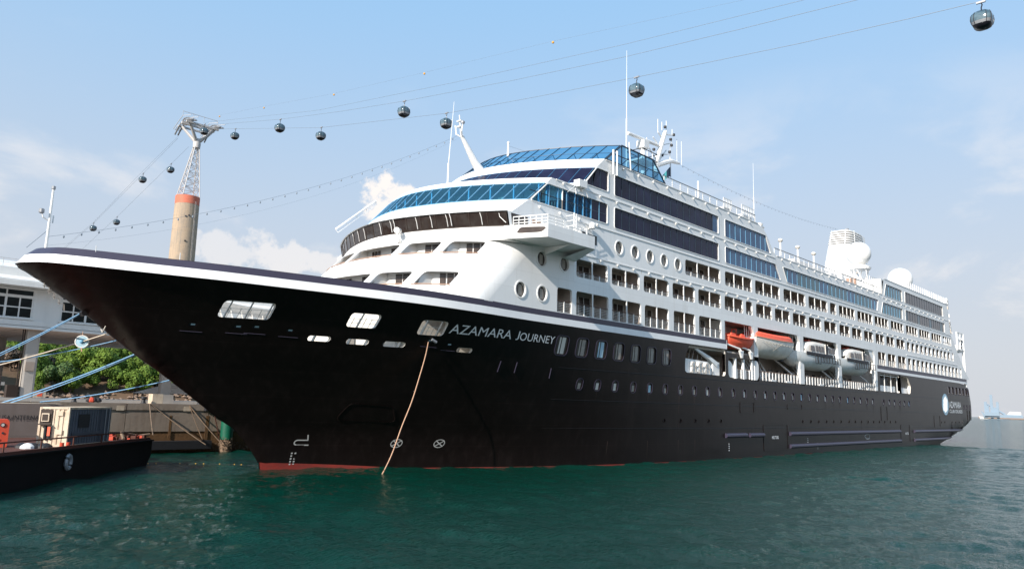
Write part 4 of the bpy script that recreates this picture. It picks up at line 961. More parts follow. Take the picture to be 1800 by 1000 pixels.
def wall_and_windows():
    X = lambda z: 29.8+(z-14)*5.3/5.4
    outer = [(X(13.95), 13.95), (X(15.5), 15.5), (X(17), 17), (X(18.5), 18.5), (X(19.45), 19.45), (31.95, 19.5), (32.05, 20.75), (31.75, 21.95), (32.2, 22.0), (34.4, 23.6), (36.7, 25.6), (37.4, 26.3), (41.45, 26.3), (42, 26.9), (44, 28.95), (45.4, 30.2),
             (78.9, 30.2), (80.6, 29.75), (81.6, 29.1), (83.4, 27.1), (84.2, 26.7), (127.1, 26.7), (128.4, 29.75), (169.2, 29.75), (170.7, 23.6), (173, 21.9), (176.3, 19.2), (180.4, 16.3), (184.4, 13.95),
             (122.9, 13.95), (122.9, 16.25), (69.35, 16.25), (69.35, 13.95)]
    port = [(47.9, 21.5), (50.7, 21.5), (53.45, 21.5), (56.2, 21.5), (59.0, 21.5), (36.25, 18.5), (39.4, 18.5), (33.6, 15.4), (36.4, 15.4)]
    bands = [  # x0 top, x0 bottom, x1 top, x1 bottom, z0, z1, pane width, kind
        (47.1, 47.1, 68.35, 68.35, 26.78, 28.92, 1.33, 'navy'), (47.1, 47.1, 68.3, 68.3, 23.42, 25.52, 1.33, 'navy'),
        (44.15, 42.3, 46.0, 46.0, 26.92, 28.95, 1.25, 'navy'), (36.85, 34.65, 45.9, 45.9, 23.6, 25.6, 1.22, 'lounge'),
        (70.0, 70.0, 81.2, 82.6, 26.7, 28.9, 1.4, 'blue'), (70.0, 70.0, 84.0, 85.5, 23.45, 25.42, 1.4, 'blue'),
        (86.3, 87.6, 124.9, 124.2, 23.4, 25.38, 1.5, 'teal'), (129.4, 128.2, 138.4, 138.4, 26.62, 28.8, 1.45, 'teal'),
        (127.3, 126.3, 138.1, 138.1, 23.3, 25.28, 1.5, 'teal'), (140.2, 140.0, 165.8, 165.8, 26.62, 28.78, 1.6, 'grey'), (139.8, 139.8, 166.5, 166.4, 23.3, 25.25, 1.6, 'grey')]
    bal = []  # x0, x1, z0, z1, inner posts
    for x0, x1, n in ((38.45, 40.55, 0), (41.2, 46.2, 1), (46.8, 51.8, 1), (52.5, 57.1, 1), (58.1, 62.6, 1), (63.5, 68.65, 1), (123.4, 127.3, 1), (128.5, 132.75, 1), (134, 138.6, 1)): bal.append((x0, x1, 14.02, 16.25, n, 6))
    for k in range(14): bal.append((139.9+2.78*k, 141.75+2.78*k, 14.02, 16.15, 0, 6))
    for x0, x1, n in ((41.15, 46.0, 1), (46.7, 51.5, 1), (52.3, 57.1, 1), (57.9, 62.6, 1), (63.4, 68.65, 1), (69.6, 74.3, 1), (75.1, 76.85, 0), (77.9, 82.5, 1), (83.4, 88.1, 1), (89.1, 93.6, 1), (94.6, 99.0, 1), (100.2, 105, 1), (106.3, 110.6, 1), (111.6, 116, 1), (117.1, 121.4, 1), (122.7, 126.9, 1), (128.2, 132.4, 1), (133.7, 138.3, 1)): bal.append((x0, x1, 17.62, 19.33, n, 7))
    for k in range(12): bal.append((139.8+2.78*k, 141.6+2.78*k, 17.45, 19.2, 0, 7))
    for x0, x1, n in ((60.6, 68.6, 2), (69.8, 76.85, 2), (77.8, 85.05, 2), (86.3, 93.5, 2), (94.7, 101.7, 2), (102.8, 105.2, 0), (106.4, 113.2, 3), (114.4, 121.5, 3), (122.6, 129.6, 3), (131.1, 138.1, 3), (139.8, 146.75, 3), (148, 154.8, 3), (156.3, 163.2, 3), (164.6, 170.9, 3)): bal.append((x0, x1, 20.62, 22.38, n, 8))
    holes = []; info = []
    for b in bands: 
        h = rpoly([(b[1], b[4]), (b[3], b[4]), (b[2], b[5]), (b[0], b[5])], .22); holes.append(h); info.append(h)
    ports = [circ(x, z, .62, .66, 18) for x, z in port]
    bh = [rrect(b[0], b[1], b[2], b[3], .28) for b in bal]
    # deck-6 openings run right down to the bulwark: square feet
    bh = [([(b[1], b[2]), (b[1], b[3]-.25), (b[1]-.07, b[3]-.07), (b[1]-.25, b[3]), (b[0]+.25, b[3]), (b[0]+.07, b[3]-.07), (b[0], b[3]-.25), (b[0], b[2])] if b[5] == 6 else h) for b, h in zip(bal, bh)]
    W, RV = panel(outer, holes+ports+bh, PM, grid2(32, 170, 14.5, 29, 6, 2.5), .22)
    W.build('side_wall', WHITE, ship)
    for h in holes+ports+bh:
        n = len(h); q = MB(); q.add([PM(p[0], p[1], 0) for p in h]+[PM(p[0], p[1], .22) for p in h], [(i, (i+1) % n, (i+1) % n+n, i+n) for i in range(n)]); q.build('opening_reveal', WHITE2, ship)
    W2, _ = panel(outer, [], side_map(1), [], .1); W2.build('side_wall', WHITE, ship)
    # inner face of the wall so that openings have thickness against the light
    # --- windows
    kinds = {'navy': (NAVYG, FRAMED), 'lounge': (BLUEL, FRAMED), 'blue': (NAVYB, FRAMEB), 'teal': (TEALG, FRAMEL), 'grey': (GREYG, FRAMED)}
    for b, h in zip(bands, info):
        gm, fmt_ = kinds[b[7]]
        rim = MB(); ring(rim, h, PM, .07, .05); wn = rim.build('window_band', WHITE2, ship)
        n = max(1, round((b[3]-b[1])/b[6])); xa = min(b[0], b[1]); xb = max(b[2], b[3]); w = (xb-xa)/n
        fr = MB()
        z0, z1 = b[4]+.03, b[5]-.03
        for i in range(n):
            a = xa+i*w; c = a+w; g = .035
            tl = max(a+g, b[0]+.04); bl = max(a+g, b[1]+.04); tr = min(c-g, b[2]-.04); br = min(c-g, b[3]-.04)
            if tr-tl < .05 and br-bl < .05: continue
            if tl > tr: tl = tr = (tl+tr)/2
            if bl > br: bl = br = (bl+br)/2
            p = MB(); t = random.uniform(-.008, .008); q = random.uniform(-.006, .006)
            gg = gm
            if b[7] == 'lounge' and a > 43.2: gg = NAVYG
            if b[7] == 'navy' and i == n-1 and b[4] > 26 and b[0] > 47: gg = NAVYB
            if b[7] == 'teal' and (i % 7 in (1, 2)) and b[0] < 90: gg = NAVYB
            if b[7] == 'grey' and b[4] < 24 and i % 5 == 0: gg = TEALG
            p.add([PM(bl, z0, .09+t), PM(br, z0, .09+q), PM(tr, z1, .09-t), PM(tl, z1, .09-q)], [(0, 1, 2, 3)]); p.build('pane', gg, wn)
            if i:
                mull = MB(); mull.box(a-.035, a+.035, -SY+.05, -SY+.2, z0, z1 if (b[0] < a < b[2]) else (z0+z1)/2); mull.build('mullion', {'navy': FRAMEB, 'lounge': FRAMEL, 'blue': FRAMEL, 'teal': FRAMEL, 'grey': FRAMED}[b[7]] if b[7] != 'navy' else FRAMED, wn)
        bk = MB()
        if b[7] != 'lounge':
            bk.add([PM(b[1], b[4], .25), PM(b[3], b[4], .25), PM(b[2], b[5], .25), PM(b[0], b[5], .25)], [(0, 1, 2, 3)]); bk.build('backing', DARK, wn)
        else:
            dr = MB(); dr.tube([PM(34.6, 24.55, .12), PM(45.9, 24.55, .12)], .05, 4); dr.build('transom_bar', FRAMED, wn)
    for h in ports:
        rim = MB(); ring(rim, h, PM, .11, .06); o = rim.build('porthole', WHITE2, ship)
        g = MB(); poly_face(g, h, PM, .2); g.build('pane', DOORG, o)
        cx = sum(p[0] for p in h)/len(h); cz = sum(p[1] for p in h)/len(h)
        c = MB(); c.add([PM(cx-.1, cz-.5, .185), PM(cx+.34, cz-.42, .185), PM(cx+.34, cz+.42, .185), PM(cx-.1, cz+.5, .185)], [(0, 1, 2, 3)]); c.build('curtain', CURT, o)
    # --- balconies
    fl = {6: 13.85, 7: 16.95, 8: 20.0}
    door_me = {}
    for (x0, x1, z0, z1, n, dk) in bal:
        h = z1-z0
        fz = fl[dk]
        xs = [x0+(x1-x0)*(i+1)/(n+1) for i in range(n)]
        m = MB(); hz = fz+1.18 if dk == 6 else z0+.5
        m.box(x0+.02, x1-.02, -SY+.03, -SY+.11, hz, hz+.07); rail = m.build('railing', TEAK, ship)
        m = MB(); k = 6 if dk == 6 else 3
        for i in range(k):
            z = (z0+.05)+(hz-z0-.1)*(i+.3)/k; m.tube([(x0+.02, -SY+.07, z), (x1-.02, -SY+.07, z)], .014, 4, cap=False)
        m.build('rail_rod', WHITE2, rail)
        step = (x1-x0)/(2*(n+1)); m = MB()
        for i in range(1, 2*(n+1)):
            x = x0+step*i
            if i % 2: m.box(x-.045, x+.045, -SY+.03, -SY+.12, z0, hz)
            else: m.box(x+.16, x+.24, -SY+.03, -SY+.12, z0, hz)
        m.build('stanchion', WHITE2, rail, kind='stuff')
        if random.random() < .55:
            cx = random.uniform(x0+.4, x1-.8); m = MB(); m.box(cx, cx+.5, -SY+.9, -SY+1.4, fz+.4, fz+.46); m.box(cx, cx+.05, -SY+.9, -SY+1.4, fz+.46, fz+.95); m.box(cx+.02, cx+.06, -SY+.92, -SY+.96, fz+.05, fz+.4); m.box(cx+.44, cx+.48, -SY+.92, -SY+.96, fz+.05, fz+.4); m.build('balcony_chair', random.choice((WHITE2, TEAKL, INWARM)), ship)
        for x in xs:
            m = MB(); m.box(x-.06, x+.06, -SY-.003, -SY+.09, z0, z1); m.build('balcony_post', WHITE2, ship)
        # doors on the back wall
        ed = [x0]+xs+[x1]
        for a, b in zip(ed, ed[1:]):
            w = b-a; m = MB(); m.box(a+.1, a+w*.74, -SY+1.83, -SY+1.87, fz+.1, z1-.12); d = m.build('balcony_door', random.choice((DOORG, DOORG, DOORG, CURT)), ship)
            m = MB(); m.box(a+.1+w*.3-.03, a+.1+w*.3+.03, -SY+1.79, -SY+1.83, fz+.1, z1-.1); m.box(a+w*.74, a+w*.74+.07, -SY+1.79, -SY+1.87, fz+.1, z1-.1); m.box(a+.04, a+.1, -SY+1.79, -SY+1.87, fz+.1, z1-.1); m.build('door_frame', WHITE2, d)
    # piers get a divider too
    pd = MB(); pd.box(-.06, .06, -SY+.22, -SY+1.88, 0, 2.9); pme = pd.mesh('cabin_divider', CABW)
    for dk in (6, 7, 8):
        row = sorted([b for b in bal if b[5] == dk])
        for a, b in zip(row, row[1:]):
            if b[0]-a[1] < 3: link('cabin_divider', pme, ship, loc=((a[1]+b[0])/2, 0, fl[dk]+.02))
    # --- decks, deckheads and back walls
    for z, xa, xb in ((13.72, 31, 69.3), (13.72, 123, 183.5), (16.85, 34, 176), (19.88, 36, 174.5), (22.9, 36, 171.0), (26.2, 41, 170.6)):
        m = MB(); m.box(xa, xb, -SY+.23, SY-.23, z-.05, z+.1); m.build('deck', DECKM if z < 22 else DECKG, ship)
    for z, xa, xb in ((16.5, 38, 69.4), (16.5, 123, 177.5), (19.5, 40.5, 174.3), (22.6, 59.8, 171)):
        m = MB(); m.box(xa, xb, -SY+.23, -SY+2.0, z, z+.2); m.build('deckhead', CEIL, ship)
    for z0, z1, xa, xb in ((13.85, 16.7, 37.6, 69.3), (13.85, 16.7, 123.2, 178.5), (16.95, 19.75, 40.6, 174.6), (20, 22.85, 60, 171.3)):
        m = MB(); m.box(xa, xb, -SY+1.88, -SY+2.1, z0, z1); m.build('cabin_front', CABW, ship)
    # core so that nothing is see-through above the boats
    m = MB(); m.box(37, 170, -9.5, 9.5, 13.9, 26.1); m.build('inner_core', INNER, ship)
    # top decks
    m = MB(); m.add([(46.2, -12.6, 30.0), (79.3, -12.6, 30.0), (79.3, 12.6, 30.0), (46.2, 12.6, 30.0)], [(0, 1, 2, 3)]); m.build('sun_deck', DECKG, ship)
    m = MB(); m.box(83.4, 127.4, -12.55, 12.55, 26.3, 26.55); m.build('pool_deck', DECKM, ship)
    m = MB(); m.box(128.3, 169.2, -12.5, 12.5, 29.3, 29.5); m.build('sun_deck', DECKG, ship)
    m = MB(); m.box(80.6, 81.0, -12.5, 12.5, 26.4, 29.9); m.box(127.6, 128.2, -12.5, 12.5, 26.4, 29.6); m.build('end_bulkhead', WHITE, ship)
    # --- deck edge lips and the little wall lamps over them
    for x0, x1, z in ((38.0, 83.9, 26.28), (40.8, 171.0, 19.84), (41.0, 171.0, 22.98), (84.5, 127, 26.66), (127.2, 170.6, 26.1), (45.6, 78.9, 30.14), (128.6, 169.2, 29.7), (139, 174.6, 16.72)):
        m = MB(); m.box(x0, x1, -SY-.06, -SY, z-.045, z+.045); m.build('deck_edge', WHITE2, ship)
    lm = MB(); lm.box(-.11, .11, -.20, 0, -.05, .04); lm.box(-.04, .04, -.12, 0, -.14, -.05); lme = lm.mesh('wall_lamp', WHITE2)
    for z, xa, xb in ((26.12, 39, 83), (19.68, 42, 170), (29.9, 48.5, 78), (26.4, 86, 126), (25.95, 129, 168), (23.2, 35.8, 45.8)):
        x = xa
        while x < xb: link('wall_lamp', lme, ship, loc=(x, -SY-.003, z)); x += 2.8
    # drain pipes / welded seams
    return bal
BAL = wall_and_windows()

def front():
    # ---- lower sloped front with cabin windows; domain: u = angle*12 , z
    def X0(z): return 21.3+(max(z, 14)-14)*(5.3/5.4)
    def fm(u, z, d):
        th = u/12.0; return (X0(z)+8.5*(1-math.cos(th))+d*.9*max(.25, math.cos(th)), -(12.73-d*.5*abs(math.sin(th)))*math.sin(th), z-0*d)
    U = lambda y: 12*math.asin(max(-1, min(1, -y/12.73)))
    HPI = 12*math.pi/2
    outer = [(-HPI+i*HPI/12, 13.6 if 4 < i < 20 else 13.965) for i in range(25)]+[(HPI, 15), (HPI, 16.5), (HPI, 18)]+[(HPI-i*HPI/12, 19.45) for i in range(25)]+[(-HPI, 18), (-HPI, 16.5), (-HPI, 15)]
    def op(ya, yb, z0, z1):
        a, b = U(ya), U(yb); a, b = min(a, b), max(a, b); n = 8
        r = .3; pts = rrect(a, b, z0, z1, r, 3)
        out = []
        for i, p in enumerate(pts):
            q = pts[(i+1) % len(pts)]; out.append(p)
            L = abs(q[0]-p[0])
            if L > 1:
                k = int(L/.7)
                for j in range(1, k): out.append((p[0]+(q[0]-p[0])*j/k, p[1]+(q[1]-p[1])*j/k))
        return out
    ups = [(-11.15, -8.9), (-8.2, -5.2), (-4.35, 1.35), (2.1, 5.2), (5.9, 8.3), (9.0, 11.1)]
    los = [(-11.2, -9.0), (-8.2, -5.15), (-4.4, 1.2), (2.1, 5.2), (5.9, 8.3), (9.0, 11.2)]
    holes = [op(a, b, 18.05, 19.3) for a, b in ups]+[op(a, b, 14.95, 16.25) for a, b in los]
    grid = [(-HPI+.6+i*.75, 10.4+j*.75) for i in range(50) for j in range(12)]
    W, RV = panel(outer, holes, fm, grid, .32)
    W.build('front_wall', WHITE, ship, True)
    for h in holes:
        n = len(h); q = MB(); q.add([fm(p[0], p[1], 0) for p in h]+[fm(p[0], p[1], .32) for p in h], [(i, (i+1) % n, (i+1) % n+n, i+n) for i in range(n)]); q.build('front_opening_reveal', WHITE2, ship)
    m = MB(); bl = []
    for i in range(-14, 15):
        y = i*.87; xx = X0(14)+8.5*(1-math.sqrt(max(0, 1-(y/12.73)**2)))
        if abs(y) < hb(xx, 9.8)-.35: bl.append((xx, y))
    k = len(bl); m.add([(x, y, 9.75) for x, y in bl]+[(x, y, 13.7) for x, y in bl], [(i, i+1, k+i+1, k+i) for i in range(k-1)])
    for q in (bl[0], bl[-1]): m.box(q[0], 34, min(q[1], q[1]*.97), max(q[1], q[1]*.97), 9.75, 13.7)
    m.build('mooring_deck_bulkhead', INNER, ship)
    m = MB(); m.add([(29.8, -12.5, 13.62), (34, -12.5, 13.62), (34, 12.5, 13.62), (29.8, 12.5, 13.62)], [(0, 1, 2, 3)]); m.build('deckhead', CEIL, ship)
    # rooms behind: vertical window walls, side cheeks, floor and ceiling following the curve
    for lst, fz, z0, z1 in ((ups, 17.1, 18.05, 19.3), (los, 14.0, 14.95, 16.25)):
        for ya, yb in lst:
            n = 8; ys = [ya-.1+(yb-ya+.2)*i/n for i in range(n+1)]
            pl = lambda y, z, o: (X0(z)+8.5*(1-math.sqrt(max(0, 1-(y/12.73)**2)))+o, y, z)
            # recess: back wall is vertical, standing over the deck edge
            xb = lambda y: pl(y, z1, 0)[0]+.95
            zt = z1+.12; zb = z0-.9
            m = MB(); m.add([(xb(y), y, zb) for y in ys]+[(xb(y), y, zt) for y in ys], [(i, i+1, n+2+i, n+1+i) for i in range(n)]); bw_ = m.build('front_cabin_wall', WHITE2, ship)
            m = MB(); m.add([(pl(y, z1, .1)[0], y, zt) for y in ys]+[(xb(y), y, zt) for y in ys], [(i, i+1, n+2+i, n+1+i) for i in range(n)])
            m.build('recess_ceiling', INNER, bw_)
            m = MB()
            for y in (ys[0], ys[-1]):
              m = MB(); m.add([(pl(y, z0, .15)[0], y, zb), (xb(y), y, zb), (xb(y), y, zt), (pl(y, z1, .1)[0], y, zt)], [(0, 1, 2, 3)])
              m.build('recess_cheek', WHITE2, bw_)
            m = MB(); m.add([(pl(y, z0, .05)[0], y, zb) for y in ys]+[(xb(y), y, zb) for y in ys], [(i, i+1, n+2+i, n+1+i) for i in range(n)]); m.build('recess_floor', DECKM, bw_)
            # windows: three panes on the starboard-side half of each cabin
            spans = [(ya+.3, ya+.3+(yb-ya)*.66)] if yb-ya < 4 else [(ya+.6, ya+2.2), (ya+3.6, ya+5.0)]
            for (sa, sb) in spans:
                k = 3 if sb-sa > 1.2 else 2
                for i in range(k):
                    a = sa+(sb-sa)*i/k+.04; b = sa+(sb-sa)*(i+1)/k-.04
                    m = MB(); m.add([(xb(a)-.05, a, zb+.2), (xb(b)-.05, b, zb+.2), (xb(b)-.05, b, zt-.16), (xb(a)-.05, a, zt-.16)], [(0, 1, 2, 3)]); m.build('pane', DOORG, bw_)
            m = MB(); m.tube([(pl(y, z0, -.02)[0]+.05, y, z0+.1) for y in ys], .045, 5); m.build('handrail', TEAKL, bw_)
    # ---- upper storeys: swept bands between plan curves
    def cv(ap, sd_, y): return ap+(sd_-ap)*(abs(y)/12.73)**1.75
    YS = [-12.73+i*12.73/20 for i in range(41)]
    def band(name, a, b, mt, smooth=True, parent=ship, ys=YS):
        m = MB(); n = len(ys)
        m.add([(cv(a[1], a[2], y), y, a[0]) for y in ys]+[(cv(b[1], b[2], y), y, b[0]) for y in ys], [(i, i+1, n+i+1, n+i) for i in range(n-1)])
        return m.build(name, mt, parent, smooth)
    P0 = (19.5, 27.4, 31.95); P1 = (20.72, 27.62, 32.05); P2 = (21.98, 27.3, 31.75); P3 = (22.0, 27.75, 32.2); P4 = (23.58, 29.35, 34.4); P5 = (25.62, 31.15, 36.7); P6 = (26.3, 31.8, 37.4); P7 = (26.32, 36.0, 41.45); P8 = (26.9, 36.4, 42.0); P9 = (28.93, 38.45, 44.0); P10 = (30.2, 39.75, 45.4)
    band('bridge_parapet', P0, P1, WHITE)
    band('bridge_soffit', P0, (19.46, 31.5, 36.2), WHITE2)
    band('bridge_eyebrow', (21.99, 27.1, 31.6), P3, WHITE2)
    band('bridge_eyebrow', (21.99, 27.1, 31.6), (21.97, 29.5, 33.5), WHITE2)
    band('front_fascia', P3, P4, WHITE)
    band('front_fascia', P5, P6, WHITE)
    m = MB(); n = len(YS)
    m.add([(cv(P6[1], P6[2], y), y, 26.3) for y in YS]+[(cv(P7[1], P7[2], y)+.3, y, 26.3) for y in YS], [(i, i+1, n+i+1, n+i) for i in range(n-1)]); m.build('ledge_deck', DECKG, ship)
    band('front_fascia', (26.31, 36.05, 41.5), P8, WHITE)
    band('front_fascia', P9, P10, WHITE)
    m = MB(); m.add([(cv(39.75, 45.4, y), y, 30.2) for y in YS]+[(47, y, 30.2) for y in YS], [(i, i+1, n+i+1, n+i) for i in range(n-1)]); m.build('windscreen_deck', DECKG, ship)
    # panes
    def glazed(name, a, b, k, gmat, fmat, mrows=(), off=.0, mw=.05, yend=12.6):
        fr = MB(); par = None
        ye = [-yend+2*yend*i/k for i in range(k+1)]
        fo = MB()
        for y in ye: 
            fo.tube([(cv(a[1], a[2], y)-off, y, a[0]), (cv(b[1], b[2], y)-off, y, b[0])], mw, 4, cap=False)
        for (z, ap, sd_) in (a, b): fo.tube([(cv(ap, sd_, y)-off, y, z) for y in ye], mw, 4, cap=False)
        for f in mrows: fo.tube([(cv(a[1]+(b[1]-a[1])*f, a[2]+(b[2]-a[2])*f, y)-off+.03, y, a[0]+(b[0]-a[0])*f) for y in ye], mw*.6, 4, cap=False)
        par = fo.build(name, fmat, ship)
        for i in range(k):
            y0, y1 = ye[i]+mw*.7, ye[i+1]-mw*.7; t = random.uniform(-.01, .01)
            m = MB(); m.add([(cv(a[1], a[2], y0)+t, y0, a[0]), (cv(a[1], a[2], y1)-t, y1, a[0]), (cv(b[1], b[2], y1)+t, y1, b[0]), (cv(b[1], b[2], y0)-t, y0, b[0])], [(0, 1, 2, 3)])
            m.build('pane', gmat if not callable(gmat) else gmat(i), par)
        return par
    bg_ = glazed('bridge_window', P1, P2, 17, BROWNG, BROWNF, mw=.05)
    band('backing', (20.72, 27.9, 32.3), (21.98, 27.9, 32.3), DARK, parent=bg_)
    glazed('lounge_window', P4, P5, 26, BLUEL, FRAMEL, mw=.055, off=.02)
    fg = glazed('observation_window', P8, P9, 24, NAVYG, FRAMEB, mw=.035)
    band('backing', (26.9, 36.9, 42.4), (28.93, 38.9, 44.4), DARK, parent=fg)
    glazed('windscreen', (30.22, 39.9, 45.6), (32.4, 42.6, 48.3), 24, BLUEG, FRAMED, mrows=(.45,), mw=.055)
    # windscreen along the side, back to x = 56.5
    for s in SIDES:
        fo = MB(); y = s*12.73; xs = [47.0, 48.3, 50.1, 52.0, 53.0, 54.1]
        fo.tube([(45.6, y, 30.22), (48.3, y, 32.4), (54.1, y, 32.4), (56.5, y, 30.22)], .09, 5); fo.tube([(45.6, y, 30.24), (56.5, y, 30.24)], .08, 5)
        fo.tube([(46.6, y, 31.15), (55.4, y, 31.15)], .05, 4)
        for x in (48.3, 49.8, 51.3, 52.7, 54.1): fo.tube([(x, y, 30.22), (x, y, 32.4)], .075, 5)
        par = fo.build('side_windscreen', FRAMED, ship)
        for (a, b, c, d) in ((45.75, 48.22, 48.22, 48.2), (48.38, 49.72, 49.72, 48.38), (49.88, 51.22, 51.22, 49.88), (51.38, 52.62, 52.62, 51.38), (52.78, 54.02, 54.02, 52.78), (54.18, 56.3, 54.2, 54.18)):
            MB().add([(a, y, 30.27), (b, y, 30.27), (c, y, 32.34), (d, y, 32.34)], [(0, 1, 2, 3)]).build('pane', BLUEG, par)
        st = MB()
        for x in (49, 51, 53, 55): st.tube([(x, y-s*1.4, 30.05), (x+.3, y-s*.1, 31.1)], .05, 4)
        st.build('windscreen_stay', FRAMED, par)
    st = MB()
    for i in range(13):
        y = -11.4+i*1.9; x = cv(39.9, 45.6, y); st.tube([(x+1.9, y, 30.22), (x+1.15, y, 31.15), (x+.5, y+.3, 30.5)], .05, 4)
    st.build('windscreen_stay', FRAMED, ship)
    # lounge interior behind the blue glass
    m = MB(); m.add([(cv(33.6, 38.2, y)+.8, y, 23.3) for y in YS]+[(cv(33.6, 38.2, y)+.8, y, 24.5) for y in YS], [(i, i+1, n+i+1, n+i) for i in range(n-1)]); m.build('lounge_back_wall', BROWNF, ship)
    m = MB(); m.add([(cv(33.6, 38.2, y)+.8, y, 24.5) for y in YS]+[(cv(33.6, 38.2, y)+.8, y, 26.0) for y in YS], [(i, i+1, n+i+1, n+i) for i in range(n-1)]); m.build('lounge_upper_wall', FARW, ship)
    for i in range(18):
        y = -10.5+i*1.25+random.uniform(-.3, .3); x = cv(32.4, 37.2, y); m = MB(); m.box(x, x+random.uniform(.4, 1.0), y, y+random.uniform(.5, .9), 23.5, random.uniform(24.0, 24.7)); m.build('lounge_furniture', random.choice((BROWNF, DECKM, CURT)), ship)
    band('lounge_floor', (23.5, 29.5, 34.6), (23.49, 35, 40), DECKM)
    band('lounge_ceiling', (25.72, 31.4, 36.9), (25.73, 36, 41), FARW)
    m = MB(); m.box(37.5, 46.4, -11.0, -10.8, 23.3, 26.1); m.build('lounge_back_wall', TERG, ship)
    for i in range(26):
        y = -12.1+i*.97; x = cv(30.6, 35.9, y)
        if i % 2 == 0: MB().tube([(x+.9, y, 23.5), (x+.9, y, 25.7)], .09, 6).build('lounge_column', FRAMEL, ship)
    for x in (37.3, 38.8, 40.3, 41.8, 43.2): MB().tube([(x, -12.2, 23.4), (x, -12.2, 25.8)], .09, 6).build('lounge_column', FRAMEL, ship)
    # wipers and washing rail over the bridge windows
    m = MB(); m.tube([(cv(27.6, 32.1, y)-.12, y, 21.98) for y in YS], .05, 5); m.build('wiper_rail', WHITE2, ship)
    rnd = random.Random(9)
    for i in range(17):
        y = -12.0+i*1.46; x = cv(27.5, 31.95, y)-.14
        if i in (0,): m = MB().tube([(x, y, 21.95), (x+.05, y-.1, 21.5), (x+.2, y-.75, 20.9)], .035, 4)
        else: m = MB().tube([(x-.05, y, 21.95), (x+.05, y-.12, 21.5), (x+.2, y-.16, 20.85)], .03, 4)
        if i not in (2, 6, 9, 13): m.build('wiper', WHITE2, ship)
        if i in (3, 7, 12): MB().tube([(x-.05, y-.5, 21.95), (x+.05, y-.62, 21.5), (x+.2, y-.66, 20.85)], .03, 4).build('wiper', WHITE2, ship)
    # fire monitor / searchlight pair on the bridge front
    m = MB(); x = cv(27.5, 32, -3.3)
    m.tube([(x-.1, -3.3, 20.5), (x-.55, -3.3, 20.55), (x-.6, -3.3, 20.1)], .1, 6); m.build('searchlight', WHITE2, ship)
    for dz in (20.7, 19.75): 
        m = MB(); m.tube([(x-.95, -3.55, dz), (x-.4, -3.2, dz+.05)], .27, 12); m.build('searchlight', WHITE2, ship, True)
front()

